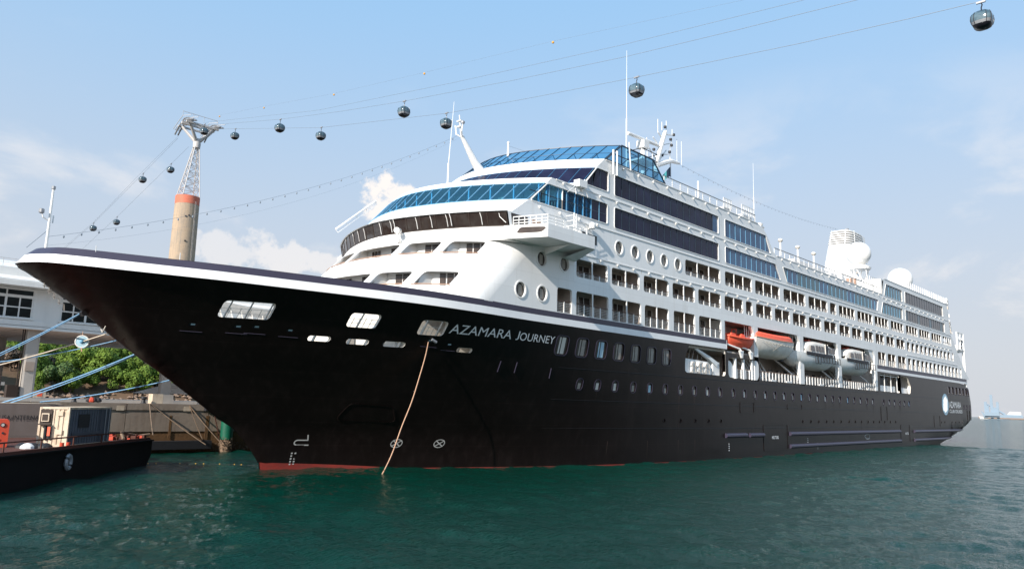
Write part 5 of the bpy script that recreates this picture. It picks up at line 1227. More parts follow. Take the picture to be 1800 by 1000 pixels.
def bridge_wing():
    for s in SIDES:
        y0, y1 = 12.6*s, 16.0*s
        S = lambda pts: [(x, y*s, z) for x, y, z in pts]
        # parapet box, open on top
        pl = [(31.7, 12.4), (33.3, 16.0), (39.7, 16.0), (41.0, 12.7)]
        m = MB(); zb, zt = 19.55, 20.7
        out = [(x, s*y) for x, y in pl]
        inn = [(32.2, s*12.4), (33.6, s*15.85), (39.55, s*15.85), (40.7, s*12.7)]
        for i in range(3):
            a, b, c, d = out[i], out[i+1], inn[i+1], inn[i]
            m.add([(*a, zb), (*b, zb), (*b, zt), (*a, zt), (*d, zb), (*c, zb), (*c, zt), (*d, zt)], [(0, 1, 2, 3), (4, 5, 6, 7), (3, 2, 6, 7), (0, 4, 5, 1), (0, 3, 7, 4), (1, 5, 6, 2)])
        m.build('bridge_wing', WHITE, ship)
        m = MB(); m.add([(*p, 19.6) for p in out], [(0, 1, 2, 3)]); m.add([(*p, 19.75) for p in inn], [(0, 1, 2, 3)]); m.build('wing_deck', WHITE2, ship)
        for x in (36.6,):
            m = MB(); m.add(S([(x, 12.7, 18.9), (x, 15.7, 19.5), (x, 12.7, 19.58), (x+.08, 12.7, 18.9), (x+.08, 15.7, 19.5), (x+.08, 12.7, 19.58)]), [(0, 1, 2), (3, 4, 5), (0, 1, 4, 3)]); m.build('wing_bracket', WHITE2, ship)
        m = MB(); m.add(S([(41.0, 12.7, 19.0), (39.9, 15.9, 19.57), (41.0, 12.7, 19.57), (39.0, 12.7, 19.0), (39.0, 15.9, 19.57)]), [(0, 1, 2), (0, 3, 4, 1)]); m.build('wing_bracket', WHITE2, ship)
        # rail over the front, gap, aft grab rail
        m = MB()
        fr = [(32.3, 12.9), (33.4, 15.9), (35.4, 15.95)]
        for z in (20.95, 21.2, 21.5): m.tube(S([(x, y, z) for x, y in fr]), .04 if z < 21.4 else .055, 5)
        for t in range(9):
            i = 0 if t < 6 else 1; f = t/6 if t < 6 else (t-6)/2
            a, b = fr[i], fr[i+1]; x = a[0]+(b[0]-a[0])*f; y = a[1]+(b[1]-a[1])*f; m.tube(S([(x, y, 20.7), (x, y, 21.5)]), .035, 4)
        m.build('wing_railing', WHITE2, ship)
        m = MB(); m.tube(S([(36, 15.95, 20.7), (36, 15.95, 20.95), (37.6, 15.95, 20.95), (37.9, 15.95, 20.7)]), .05, 5); m.build('grab_rail', WHITE2, ship)
        if s < 0:
            # brown lens window in the wing front
            m = MB(); e = (Vector((33.3, -16.0))-Vector((31.7, -12.4))); nrm = Vector((-e.y, e.x)).normalized()*-.012
            def F(t, z): p = Vector((31.7, -12.4))+e*t; return (p.x+nrm.x-.02, p.y+nrm.y-.02, z)
            h = rpoly([(.28, 19.98), (.86, 19.98), (.98, 20.42), (.38, 20.5)], .12, 3); m.add([F(*p) for p in h], [tuple(range(len(h)))]); m.build('wing_window', DOORG, ship)
            # house side: window, door, vent louvres
            m = MB(); m.add([PM(32.35, 20.85, -.01), PM(34.4, 20.85, -.01), PM(34.3, 21.9, -.01), PM(32.15, 21.9, -.01)], [(0, 1, 2, 3)]); m.build('wing_house_window', BROWNG, ship)
            m = MB(); m.box(34.9, 36.0, -SY-.02, -SY, 20.0, 21.85); m.build('wing_door', TEAKL, ship)
            m = MB()
            for i in range(6): m.box(36.5+i*.32, 36.72+i*.32, -SY-.02, -SY, 21.45-i*.02, 21.85-i*.02)
            m.build('vent_louvre', DARK, ship)
            # shell door, dark plate as painted shade of an opening, and small ladder rails aft of the wing
            m = MB(); m.box(42.4, 44.2, -SY-.03, -SY-.005, 21.1, 22.0); m.build('opening_shade', DARK, ship)
            m = MB(); m.box(41.4, 42.3, -SY-.25, -SY, 20.9, 22.2); m.box(42.3, 42.42, -SY-.3, -SY, 20.9, 22.4); m.build('shell_door', WHITE2, ship)
            m = MB(); m.box(41.6, 42.1, -SY-.28, -SY-.251, 21.2, 21.5); m.box(41.6, 42.1, -SY-.28, -SY-.251, 21.7, 22.0); m.build('door_port', DARK, ship)
            m = MB(); m.lathe([(.02, -.32), (.3, -.28), (.34, .1), (.2, .3), (.0, .34)], 14, (42.9, -SY-.45, 22.75)); m.tube([(42.9, -SY, 22.5), (42.9, -SY-.45, 22.6)], .05, 5); m.build('searchlight', WHITE2, ship, True)
            for k, zz in ((0, 22.1), (1, 22.6), (2, 23.1)):
                m = MB(); m.tube([(39.6, -SY-.9, zz), (42.2, -SY-.7, zz-.05)], .035, 4); m.tube([(39.6, -SY-.9, zz), (39.6, -SY, zz)], .03, 4); m.build('aerial_rack', WHITE2, ship)
            m = MB(); m.tube([(39.6, -SY-.9, 20.7), (39.6, -SY-.9, 23.3)], .05, 5)
            for i in range(6): m.tube([(39.5, -SY-.9, 20.9+i*.38), (39.5, -SY-1.25, 20.9+i*.38)], .03, 4)
            m.tube([(39.5, -SY-1.25, 20.7), (39.5, -SY-1.25, 23.1)], .04, 4); m.build('ladder', WHITE2, ship)
bridge_wing()

def lifeboat_recess():
    # promenade deck, its bulkhead, deckhead and posts
    m = MB(); m.box(60, 141, -12.55, -7.2, 9.2, 9.42); m.build('promenade_deck', DECKM, ship)
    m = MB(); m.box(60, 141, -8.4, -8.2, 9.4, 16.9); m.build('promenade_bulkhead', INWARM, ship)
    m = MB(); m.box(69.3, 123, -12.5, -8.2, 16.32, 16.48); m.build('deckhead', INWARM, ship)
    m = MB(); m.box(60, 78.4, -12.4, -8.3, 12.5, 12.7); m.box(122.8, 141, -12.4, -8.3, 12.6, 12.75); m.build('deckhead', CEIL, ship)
    m = MB(); m.box(69.3, 69.6, -12.7, -8.2, 13.9, 16.4); m.build('recess_end', WHITE2, ship)
    m = MB(); m.box(122.7, 123.0, -12.7, -8.2, 9.4, 16.4); m.build('recess_end', WHITE2, ship)
    m = MB(); m.box(59.9, 60.2, -12.5, -8.2, 9.4, 12.6); m.build('recess_end', WHITE2, ship)
    m = MB(); m.box(140.8, 141.1, -12.5, -8.2, 9.4, 12.6); m.build('recess_end', WHITE2, ship)
    m = MB(); m.add([(118.8, -12.6, 16.3), (122.7, -12.6, 16.3), (122.7, -12.6, 13.2), (118.8, -12.0, 16.3), (122.7, -12.0, 16.3), (122.7, -12.0, 13.2)], [(0, 1, 2), (3, 4, 5), (0, 3, 5, 2)]); m.build('recess_gusset', WHITE, ship)
    dm = MB(); dm.box(0, 1.0, -8.46, -8.41, 9.45, 11.5); dme = dm.mesh('promenade_door', DARK)
    wm = MB(); wm.box(0, 1.2, -8.46, -8.41, 10.5, 11.5); wme = wm.mesh('promenade_window', DOORG)
    for i, x in enumerate([61.5+k*2.6 for k in range(30)]): link('promenade_door' if i % 4 == 1 else 'promenade_window', dme if i % 4 == 1 else wme, ship, loc=(x, 0, 0))
    for (xa, xb) in ((77.1, 78.2), (91.0, 92.35), (105.25, 106.5), (121.5, 122.85)):
        m = MB(); m.box(xa, xb, -12.73, -12.2, 9.35, 16.26)
        m.add([(xa-.7, -12.72, 16.26), (xa, -12.72, 15.4), (xa, -12.72, 16.26), (xa-.7, -12.3, 16.26), (xa, -12.3, 15.4), (xa, -12.3, 16.26)], [(0, 1, 2), (3, 4, 5), (0, 1, 4, 3)])
        m.build('davit_post', WHITE2, ship)
        m = MB(); m.tube([(xa+.6, -12.6, 13.2), (xa+1.8, -9, 16.1)], .16, 6); m.tube([(xa+.6, -12.3, 10), (xa-1.6, -9, 13.5)], .12, 6); m.build('davit_arm', WHITE2, ship)
    for x in (79.5, 80.4, 82.0, 83.2, 84.4, 95.0, 96.4, 109, 110.5, 112.5):
        m = MB(); m.tube([(x, -11.6, 9.4), (x+.5, -9.4, 12.6)], .13, 6); m.build('davit_arm', WHITE2, ship)
    # open white frames seen between the boats
    for x in (89.3, 76.0):
        m = MB()
        for dx in (0, .55, 1.1): m.tube([(x+dx, -12.0, 13.2), (x+dx, -12.0, 16.3)], .06, 5)
        for z in (13.4, 14.2, 14.9): m.tube([(x, -12.0, z), (x+1.2, -12.0, z)], .05, 4)
        m.build('davit_ladder', WHITE2, ship)
    # promenade rails: run by run
    def rails(xa, xb, z=9.5):
        m = MB(); m.box(xa, xb, -12.62, -12.54, z+1.12, z+1.18); r = m.build('promenade_railing', TEAKL, ship)
        m = MB()
        for i in range(6): m.tube([(xa, -12.58, z+.12+i*.17), (xa, -12.58, z+.12+i*.17), (xb, -12.58, z+.12+i*.17)], .02, 4, cap=False)
        m.build('rail_rod', WHITE2, r)
        m = MB(); n = max(1, int((xb-xa)/.95))
        for i in range(n+1):
            x = xa+(xb-xa)*i/n; w = random.choice((.04, .045, .10)); m.box(x-w, x+w, -12.66, -12.56, z, z+1.13)
        m.build('stanchion', WHITE2, r, kind='stuff')
    for a, b in ((72.6, 78.1), (78.6, 91.0), (92.4, 105.2), (106.6, 121.4)): rails(a, b)
    for a, b in ((81.8, 83.2), (86.5, 88.2), (97.6, 99.1), (101.4, 102.9), (113.5, 114.8), (117.4, 118.4)):
        MB().box(a, b, -12.72, -12.6, 9.5, 9.72).build('rail_chock', WHITE2, ship)
    for x in (72.2, 74.3, 76.6):
        m = MB(); m.box(x-.16, x+.16, -12.7, -12.4, 9.45, 12.0); m.build('promenade_post', WHITE2, ship)
    # forward opening: crane arm, white life-raft canister rack
    m = MB(); m.prism(rpoly([(61.0, 9.6), (61.0, 11.25), (66.2, 11.1), (66.9, 10.6), (66.9, 9.6)], .25), -12.3, -11.6, 'y'); m.build('raft_rack', WHITE2, ship)
    cm = MB(); cm.lathe([(.0, -.62), (.36, -.6), (.4, -.45), (.4, .45), (.36, .6), (.0, .62)], 12)
    cme = cm.mesh('raft_canister', WHITE2, True); 
    for i in range(3):
        for j in range(2):
            o = link('raft_canister', cme, ship, loc=(62.5+i*1.5, -12.35, 10.05+j*.62)); o.scale = (.8, .5, .7); o.rotation_euler = (0, R(90), 0)
            m = MB(); m.tube([(62.1+i*1.5, -12.6, 9.7+j*.62), (62.3+i*1.5, -12.6, 10.3+j*.6), (62.8+i*1.5, -12.6, 10.3+j*.6), (62.95+i*1.5, -12.6, 9.7+j*.62)], .05, 4); m.build('raft_strap', DARK if False else COLM, ship)
    m = MB(); m.box(67.3, 68.8, -12.3, -11.3, 9.5, 11.2); m.build('crane_base', WHITE2, ship)
    m = MB(); m.tube([(68.2, -12.1, 10.9), (66.5, -12.15, 11.6), (63.4, -12.2, 12.5)], .42, 4, r2=.14); m.build('crane_arm', BOATBL, ship)
    for x in (61.4, 62.3, 63.1, 64.2, 65.1):
        MB().tube([(x, -12.0, 11.3), (x+1.2, -11.6, 12.7)], .035, 4).build('crane_stay', COLM, ship)
    m = MB(); m.box(69.5, 70.2, -12.72, -12.3, 9.45, 12.4); m.build('recess_post', BLACK, ship)
    # life ring-like white fairing beside the black post
    m = MB(); m.prism(rpoly([(70.3, 9.6), (70.3, 11.6), (71.2, 11.5), (72.2, 10.6), (72.2, 9.5)], .4), -12.5, -12.2, 'y'); m.build('gangway_end', WHITE2, ship)
    # boat-boom / cable arms over the black beam
    for x in (72.8, 75.4):
        m = MB(); m.tube([(x-3, -12.2, 13.7), (x, -12.9, 13.1), (x+.2, -13.0, 12.8)], .13, 5); m.prism([(x-.1, 12.9), (x+.9, 12.9), (x+.7, 12.0), (x+.4, 12.0)], -13.0, -12.78, 'y'); m.build('boat_boom', WHITE2, ship)
    # aft openings
    for x in (134.4,):
        MB().box(x-.5, x+.5, -12.73, -12.3, 9.4, 12.7).build('promenade_post', WHITE2, ship)
    m = MB(); m.box(124.6, 133.6, -12.1, -12.0, 9.6, 10.6); m.build('glazed_screen', BOATBL, ship)
    m = MB(); m.box(125.4, 130.2, -11.9, -11.5, 10.7, 12.0); m.build('dark_locker', DARK, ship)
    m = MB(); m.tube([(124.3, -12.4, 12.3), (133.7, -12.4, 12.3)], .08, 5)
    for x in (124.3, 127, 130.4, 133.7): m.tube([(x, -12.4, 9.5), (x, -12.4, 12.5)], .07, 5)
    m.build('screen_frame', WHITE2, ship)
    m = MB(); m.box(135.1, 140.4, -12.2, -12.05, 9.5, 10.5); m.build('glazed_screen', WHITE2, ship)
lifeboat_recess()

def hull_marks():
    o1 = text_on('ship_name', 'AZAMARA', HM, 26.9, 33.2, 11.12, 11.82, LETTER, ship, 0)
    text_on('ship_name', 'J', HM, 33.75, 34.1, 11.1, 11.84, LETTER, ship, 0)
    text_on('ship_name', 'OURNEY', HM, 34.2, 38.6, 11.1, 11.76, LETTER, ship, 0)
    text_on('line_name', 'AZAMARA', HM, 166.0, 175.4, 7.35, 8.7, LETTER, ship, .02)
    text_on('line_name', 'CLUB CRUISES', HM, 166.0, 176.3, 6.3, 7.0, LETTER, ship, .02)
    m = MB(); poly_face(m, circ(163.2, 8.0, 2.5, 2.2, 32), HM, -.02); m.build('line_emblem', LOGO, ship)
    m = MB()
    for k in range(7): m.tube([HM(161.6+k*.45, 6.3+abs(k-3)*.15, -.04), HM(162.2+k*.42, 9.7-abs(k-3)*.2, -.04)], .03, 4)
    m.build('emblem_line', LETTER, ship)
    text_on('no_tug_mark', 'NO TUG', HM, 81.4, 83.3, 2.1, 2.5, LETTER, ship, .03)
    text_on('no_tug_mark', 'NO TUG', HM, 135.8, 137.6, 2.1, 2.5, LETTER, ship, .03)
    def stroke(pts, w, nm):
        m = MB()
        for a, b in zip(pts, pts[1:]):
            a = Vector(a); b = Vector(b); t = (b-a).normalized(); n = Vector((t.y, -t.x))*w; a -= t*w*.8; b += t*w*.8
            m.add([HM(p.x, p.y, -.015) for p in (a-n, b-n, b+n, a+n)], [(0, 1, 2, 3)])
        m.build(nm, SYMB, ship)
    # bulbous-bow symbol, thruster crosses, tug arrow
    arc = [(19.9-.24*math.sin(a), 2.12+.2*math.cos(a)) for a in [i*math.pi/8 for i in range(9)]]
    stroke([(20.5, 2.72), (20.62, 2.32)]+arc+[(20.75, 1.92)], .045, 'bulb_symbol')
    for cx in (27.35, 30.9):
        c = circ(cx, 2.1, .44, .34, 20); stroke(c+[c[0]], .032, 'thruster_symbol'); stroke([(cx-.33, 1.86), (cx+.33, 2.34)], .04, 'thruster_symbol'); stroke([(cx-.33, 2.34), (cx+.33, 1.86)], .04, 'thruster_symbol')
    stroke([(116.0, 1.6), (115.0, 2.05), (116.0, 2.4), (117.3, 2.4), (117.3, 1.7), (116.0, 1.6)], .08, 'tug_symbol')
    m = MB()
    for i in range(6):
        for dx in (0, .28):
            x = 19.62+dx; z = .1+i*.22; m.add([HM(x, z, -.015), HM(x+.13, z, -.015), HM(x+.15, z+.12, -.015), HM(x+.02, z+.12, -.015)], [(0, 1, 2, 3)])
    m.build('draught_mark', SYMB, ship)
    for x0, z0 in ((69.9, .9), (92.6, 1.2), (96, .5)):
        m = MB()
        for i in range(4): m.add([HM(x0, z0+i*.25, -.015), HM(x0+.18, z0+i*.25, -.015), HM(x0+.18, z0+i*.25+.12, -.015), HM(x0, z0+i*.25+.12, -.015)], [(0, 1, 2, 3)])
        m.build('draught_mark', LETTER, ship)
    # rubbing strakes
    for a, b, z in ((69.1, 74.3, 2.65), (75.1, 78.9, 2.62), (86.7, 132.7, 2.68), (86.7, 132.7, 1.05), (140.8, 180.4, 2.6), (140.8, 172.0, 1.02)):
        xs = [a+(b-a)*i/12 for i in range(13)]
        prof = [(0.0, .3), (-.24, .24), (-.34, .08), (-.34, -.08), (-.22, -.2), (0.0, -.26)]
        m = MB(); m.loft([[HM(x, z+q[1], q[0]) for q in prof] for x in xs], closed=True); m.build('rubbing_strake', BLACKTOP, ship)
    # shell doors: recess lines
    for a, b, z0, z1 in ((79.1, 86.1, .7, 3.9), (73.0, 76.5, 5.4, 6.6), (133.4, 138.4, .8, 3.8), (154.5, 158.5, 3.4, 5.6), (86.4, 91, 6.0, 6.6), (123.5, 126.5, 4.6, 6.9)):
        h = rrect(a, b, z0, z1, .12, 2); m = MB(); ring(m, h, HM, .08, .05); m.build('shell_door', BLACK, ship)
    for z in (9.05, 6.15, 3.5):
        m = MB(); xs = [40+i*3 for i in range(49)]; m.loft([[HM(x, z, -.015), HM(x, z+.03, -.03), HM(x, z+.06, -.015)] for x in xs], closed=False); m.build('plate_seam', BLACK, ship)
    # anchor recess plates and overboard slots on the bow
    for x, z in ((33.0, 8.8), (34.8, 8.8), (39.05, 8.5)):
        m = MB(); m.tube([HM(x, z+.45, -.03), HM(x+.05, z-.45, -.03)], .05, 6); m.build('overboard_pipe', BLACKTOP, ship)
    m = MB(); h = [(22.3, 5.3), (25.6, 5.15), (26.4, 3.9), (21.9, 4.0)]; ring(m, rpoly(h, .4), HM, .07, .06); m.build('anchor_pocket', BLACK, ship)
    # crest on the stem: pale scrollwork
    m = MB()
    for k in range(5): m.tube([(0.75+k*.33, -hb(.75+k*.33, 12.75-k*.32)-.03, 12.9-k*.34), (1.15+k*.33, -hb(1.15+k*.33, 12.55-k*.32)-.03, 12.8-k*.34), (1.2+k*.33, -hb(1.2+k*.33, 12.3-k*.32)-.03, 12.4-k*.34)], .035, 4)
    m.build('stem_crest', COLM, ship)
    # panama fairlead on the stem
    m = MB(); m.tube([(3.72, -.28, 10.98), (3.72, .28, 10.98)], .2, 10); m.build('stem_fairlead', BLACK, ship)
    # weeping rust and salt under openings, drain stains on the white side
    rnd = random.Random(31)
    for i in range(46):
        x = rnd.choice([h[0][0] for h in HOLES['port']+HOLES['low']+HOLES['aft']])-rnd.uniform(.1, .7); z1 = rnd.choice((7.1, 7.1, 4.1, 10.1 if x > 165 else 7.1, 2.3)); L_ = rnd.uniform(.6, 2.2); w = rnd.uniform(.03, .09)
        if z1-L_ < .2 or x < 44: continue
        m = MB(); m.add([HM(x-w, z1, -.012), HM(x+w, z1, -.012), HM(x+w*.2, z1-L_, -.012), HM(x-w*.2, z1-L_, -.012)], [(0, 1, 2, 3)]); m.build('rust_run', RUNB, ship)
    for i in range(60):
        x = rnd.uniform(36, 168); z1 = rnd.choice((26.2, 19.75, 22.92, 23.3)); 
        L_ = rnd.uniform(.35, .75); w = rnd.uniform(.03, .07)
        m = MB(); m.add([PM(x-w, z1, -.008), PM(x+w, z1, -.008), PM(x+w*.3, z1-L_*.55, -.008), PM(x-w*.3, z1-L_*.55, -.008)], [(0, 1, 2, 3)]); m.build('drain_stain', RUNW, ship)
    # anti-rain lips under the fairleads
    for h in HOLES['fair']:
        x0 = min(p[0] for p in h)-.35; x1 = max(p[0] for p in h)+.5; z = min(p[1] for p in h)-.32
        m = MB(); m.tube([HM(x0, z, -.02), HM(x1, z-.03, -.02)], .018, 4); m.build('fairlead_lip', BLACKTOP, ship)
        m = MB(); g = h; poly_face(m, g, HM, .12); m.build('fairlead_pocket', DARK, ship)
        m = MB(); c = ((x0+x1)/2, z+.42); m.add([HM(c[0]-.16, c[1], .08), HM(c[0]+.1, c[1], .08), HM(c[0]+.1, c[1]+.1, .08), HM(c[0]-.16, c[1]+.1, .08)], [(0, 1, 2, 3)]); m.build('fairlead_roller', LOGO, ship)
hull_marks()

# measured rope runs
ROPE_ENDS = [('mooring_rope', ROPEB, 0.05, 'uppermost blue mooring rope leading left from the stem fairlead', (3.71, 0.0, 11.08), (-2.34, 21.0, 5.23), 0.25),
 ('mooring_rope', ROPEB, 0.035, 'second strand of the uppermost blue mooring rope, doubled beside it', (3.73, 0.05, 11.04), (-2.32, 21.0, 5.04), 0.3),
 ('mooring_rope', ROPEW, 0.045, 'pale cream mooring rope carrying the round rat guard', (5.52, 0.4, 9.77), (-1.71, 21.0, 6.07), 0.25),
 ('mooring_rope', ROPEB, 0.035, 'thin blue mooring rope passing just under the rat guard', (6.16, 0.4, 9.34), (-2.59, 21.0, 7.27), 0.5),
 ('mooring_rope', ROPEB, 0.06, 'thick blue mooring rope crossing the green hillside down to the left', (7.47, 0.4, 8.46), (0.5, 21.0, 3.3), 0.35),
 ('mooring_rope', ROPEB, 0.045, 'second strand of the thick blue rope crossing the hillside', (7.52, 0.5, 8.39), (0.53, 21.0, 3.06), 0.38),
 ('mooring_rope', ROPEB, 0.04, 'lowest thin blue mooring rope running over the quay crane edge towards the round column', (10.2, 0.8, 6.71), (6.52, 21.0, 4.63), 0.2)]
RAT = (4.65, 2.88, 9.22) # (144.36784115646014, 600.3805010112653) 61.28829977844182
HEAVE = [(25.54, -10.45, 10.33), (25.6, -10.1, 9.26), (25.4, -9.75, 7.68), (25.01, -9.39, 5.66), (24.4, -9.04, 3.66), (23.91, -8.69, 1.7), (23.5, -8.34, 0.4), (23.37, -7.99, -0.18)]
FLOATS = [(10.71, 10.09, 0.03), (12.23, 8.71, 0.03), (14.92, 7.35, 0.03), (17.47, 5.44, 0.03), (18.94, 3.44, 0.03)]
C2LOC = (-5.95, 12.06, 2.08)
WLOC = (-1.25, 0.5, 2.08)

def topside():
    def rail(xa, xb, y, z, hgt=1.1, step=1.6, name='deck_railing', n=4, thick=.035):
        m = MB(); m.tube([(xa, y, z+hgt), (xb, y, z+hgt)], .05, 5); r = m.build(name, WHITE2, ship)
        m = MB()
        for i in range(n): m.tube([(xa, y, z+hgt*(i+.5)/(n+.3)), (xb, y, z+hgt*(i+.5)/(n+.3))], .018, 4, cap=False)
        m.build('rail_rod', WHITE2, r)
        k = max(1, int(abs(xb-xa)/step)); m = MB()
        for i in range(k+1):
            x = xa+(xb-xa)*i/k; m.box(x-thick*1.6, x+thick*1.6, y-thick, y+thick, z, z+hgt)
        m.build('stanchion', WHITE2, r)
    rail(56.6, 78.6, -12.55, 30.1); rail(84.3, 127, -12.5, 26.6, 1.15)
    m = MB(); m.tube([(56.6, -12.55, 31.22), (78.6, -12.55, 31.22)], .055, 5); m.build('dark_handrail', FRAMED, ship)
    m = MB(); m.tube([(84.3, -12.5, 27.78), (127, -12.5, 27.78)], .055, 5); m.build('dark_handrail', FRAMED, ship)
    # paddle-like row of posts on the aft block
    pm = MB(); pm.box(-.1, .1, -.06, .06, 0, 1.55); pme = pm.mesh('aft_screen_post', WHITE2)
    for i in range(24): link('aft_screen_post', pme, ship, loc=(139.5+i*1.28, -12.3, 29.7))
    rail(128.6, 169, 12.3, 29.6)
    # boxes and stairs on the roof edge
    for x0, x1, z in ((70.8, 72.4, 30.1), (75.5, 78.5, 30.1)):
        m = MB(); m.box(x0, x1, -12.2, -11, z, z+.75); m.build('roof_locker', WHITE2, ship)
    rail(75.4, 78.8, -12.3, 30.85, 1.2, .45); rail(70.6, 72.6, -12.3, 30.6, 1.3, .4)
    # twin poles and lamps at the front corner
    for x in (46.5, 47.1): MB().tube([(x, -13.0, 28.8), (x, -13.0, 31.4)], .11, 6).build('corner_pole', WHITE2, ship)
    MB().tube([(49.6, -12.95, 30.0), (49.3, -12.95, 33.0)], .07, 6).build('corner_pole', WHITE2, ship)
    m = MB(); m.tube([(41.6, -12.8, 26.4), (42.3, -12.7, 27.2)], .12, 6); m.box(41.0, 42.2, -13.1, -12.4, 26.3, 27.0); m.build('corner_winch', WHITE2, ship)
    for (a, b) in (((41.2, -12.9, 26.7), (39.5, -12.9, 25.4)), ((41.2, -12.4, 26.9), (40.6, -13, 25.4)), ((41.8, -12.9, 26.7), (42.5, -12.95, 25.5))): MB().tube([a, b], .04, 4).build('corner_stay', WHITE2, ship)
    # whip aerials
    m = MB(); m.tube([(53, -10, 30), (53, -10, 37.5)], .085, 6); m.tube([(53, -10, 37.5), (53, -10, 45.6)], .045, 5, r2=.02); m.build('whip_aerial', WHITE2, ship)
    m = MB(); m.tube([(79.5, -12.0, 30), (79.5, -12.0, 34)], .07, 6); m.tube([(79.5, -12, 34), (79.6, -12.0, 38.8)], .03, 5, r2=.015); m.build('whip_aerial', WHITE2, ship)
    m = MB(); m.tube([(34.9, -1, 26.3), (34.9, -1, 29.5)], .1, 6); m.tube([(34.9, -1, 29.5), (35.3, -1, 36.2)], .05, 5, r2=.02); m.build('whip_aerial', WHITE2, ship)
    m = MB(); m.tube([(42.4, -2, 30.1), (42.4, -2, 33.5)], .18, 8, r2=.1); m.lathe([(.12, 0), (.16, .15), (.05, .3)], 8, (42.4, -2, 33.4)); m.build('light_mast', WHITE2, ship)
    m = MB(); m.tube([(42.4, -2, 33.2)]+[(42.4+i*1.5, -2-i*.6, 33.2-.5*math.sin(i*.5)) for i in range(1, 6)], .015, 4); m.build('light_string', CABLE, ship)
    # leaning horn mast
    m = MB(); m.tube([(39.9, -1, 29.2), (38.4, -1, 30.6), (36.5, -1, 32.9)], .58, 12, r2=.2); m.build('horn_mast', WHITE2, ship, True)
    m = MB(); m.tube([(36.6, -1.0, 32.7), (36.0, -1.55, 33.1), (36.0, -1.7, 33.9)], .08, 6); m.tube([(36.6, -1.0, 32.7), (36.3, -.4, 33.1), (36.3, -.2, 34.1)], .08, 6); m.tube([(36.4, -1, 32.8), (36.1, -1, 35.0)], .06, 6)
    for z in (33.7, 34.3): m.box(36.0, 36.3, -1.3, -.7, z, z+.12)
    m.build('horn_fork', WHITE2, ship)
    m = MB(); m.lathe([(.05, -.2), (.2, -.1), (.2, .1), (.05, .2)], 8, (36.0, -1.7, 34.0)); m.build('horn_lamp', STEEL, ship)
    # radar masts
    m = MB(); m.tube([(66.6, -3, 30), (66.6, -3, 39.9)], .32, 8); m.box(66, 67.2, -3.6, -2.4, 39.3, 40.3); m.build('radar_post', WHITE2, ship)
    m = MB(); m.tube([(63.2, -3, 40.45), (70.2, -3, 40.75)], .22, 8); m.build('radar_scanner', WHITE2, ship)
    m = MB()
    for z in (37.6, 38.6):
        for a in ((64.6, -4.2), (68.2, -4.2)): m.tube([(64.6, -4.2, z), (68.2, -4.2, z)], .05, 4); m.tube([(64.6, -1.8, z), (68.2, -1.8, z)], .05, 4); m.tube([(64.6, -4.2, z), (64.6, -1.8, z)], .05, 4); m.tube([(68.2, -4.2, z), (68.2, -1.8, z)], .05, 4)
    for x in (64.6, 65.8, 67, 68.2): m.tube([(x, -4.2, 37.3), (x, -4.2, 38.6)], .05, 4)
    m.box(64.6, 68.2, -4.2, -1.8, 37.2, 37.35); m.build('radar_platform', WHITE2, ship)
    m = MB(); m.tube([(69.0, -3, 30), (69.6, -3, 38), (72.0, -3, 43.2)], .5, 8, r2=.3); m.build('signal_mast', WHITE2, ship, True)
    m = MB()
    for (a, b) in (((69.7, -3, 38.6), (67.5, -3, 40.2)), ((70.2, -3, 39.4), (73.2, -3, 40.3)), ((70.7, -3, 40.5), (69.0, -3, 41.6)), ((71, -3, 41), (73.6, -3, 42.0)), ((71.4, -3, 42), (70.2, -3, 42.6)), ((71.8, -3, 42.8), (73.8, -3, 43.2)), ((69.6, -3, 38), (71.5, -3, 40)), ((70, -3, 38.2), (72.2, -3, 40.6))): m.tube([a, b], .09, 4)
    for p, h in (((67.5, -3, 40.2), .9), ((70.2, -3, 42.6), 1.9), ((71.2, -3, 43.2), 1.2), ((72.3, -3, 43.3), 1.6), ((73.6, -3, 42.0), .5), ((73.2, -3, 38.0), 3.6), ((73.8, -3, 43.2), .9)): m.tube([p, (p[0], p[1], p[2]+h)], .05, 4)
    m.build('signal_yard', WHITE2, ship)
    for p in ((67.5, -3, 40.4), (72.0, -3, 43.9), (73.6, -3, 41.7), (73.4, -3, 42.5), (73.1, -3, 40.6), (74.2, -3, 43.4), (69.2, -3, 39.9), (71.2, -3, 39.6)):
        MB().lathe([(.05, -.2), (.2, -.14), (.2, .14), (.05, .2)], 8, p).build('mast_lamp', DARK, ship)
    m = MB(); m.tube([(69.8, -3, 37.9), (73.5, -3, 39.4), (75.6, -3, 39.6)], .42, 8, r2=.18); m.build('gaff_arm', WHITE2, ship, True)
    for x in (75.0, 76.2): MB().tube([(x, -3, 39.5), (x, -3, 43)], .035, 4).build('whip_aerial', WHITE2, ship)
    m = MB(); m.tube([(70, -3, 35), (69.6, -5.8, 30)], .12, 5); m.tube([(69.8, -3, 35), (73, -3, 30)], .12, 5); m.build('mast_stay', WHITE2, ship)
    # light strings: bow pole - horn mast - radar mast - funnel
    def string(a, b, s_, nb, nm='light_string'):
        P = sag(a, b, s_, 40); m = MB(); m.tube(P, .013 if nb > 1 else .006, 4, cap=False); o = m.build(nm, CABLE, ship)
        for i in range(1, nb):
            f = i/nb; k = f*40; j = int(k); q = P[j]+(P[min(40, j+1)]-P[j])*(k-j); link('festoon_bulb', BULB, o, loc=(q.x, q.y, q.z-.14))
    global BULB
    b = MB(); b.lathe([(.02, -.09), (.065, -.04), (.065, .04), (.03, .09)], 6); BULB = b.mesh('festoon_bulb', CABLE)
    string((.9, 0, 15.8), (36.4, -1, 33.0), 1.5, 34)
    string((.9, 0, 15.2), (36.4, -1, 32.7), 1.9, 1)
    string((73.6, -3, 39.6), (142.6, 0, 43.4), 1.2, 44)
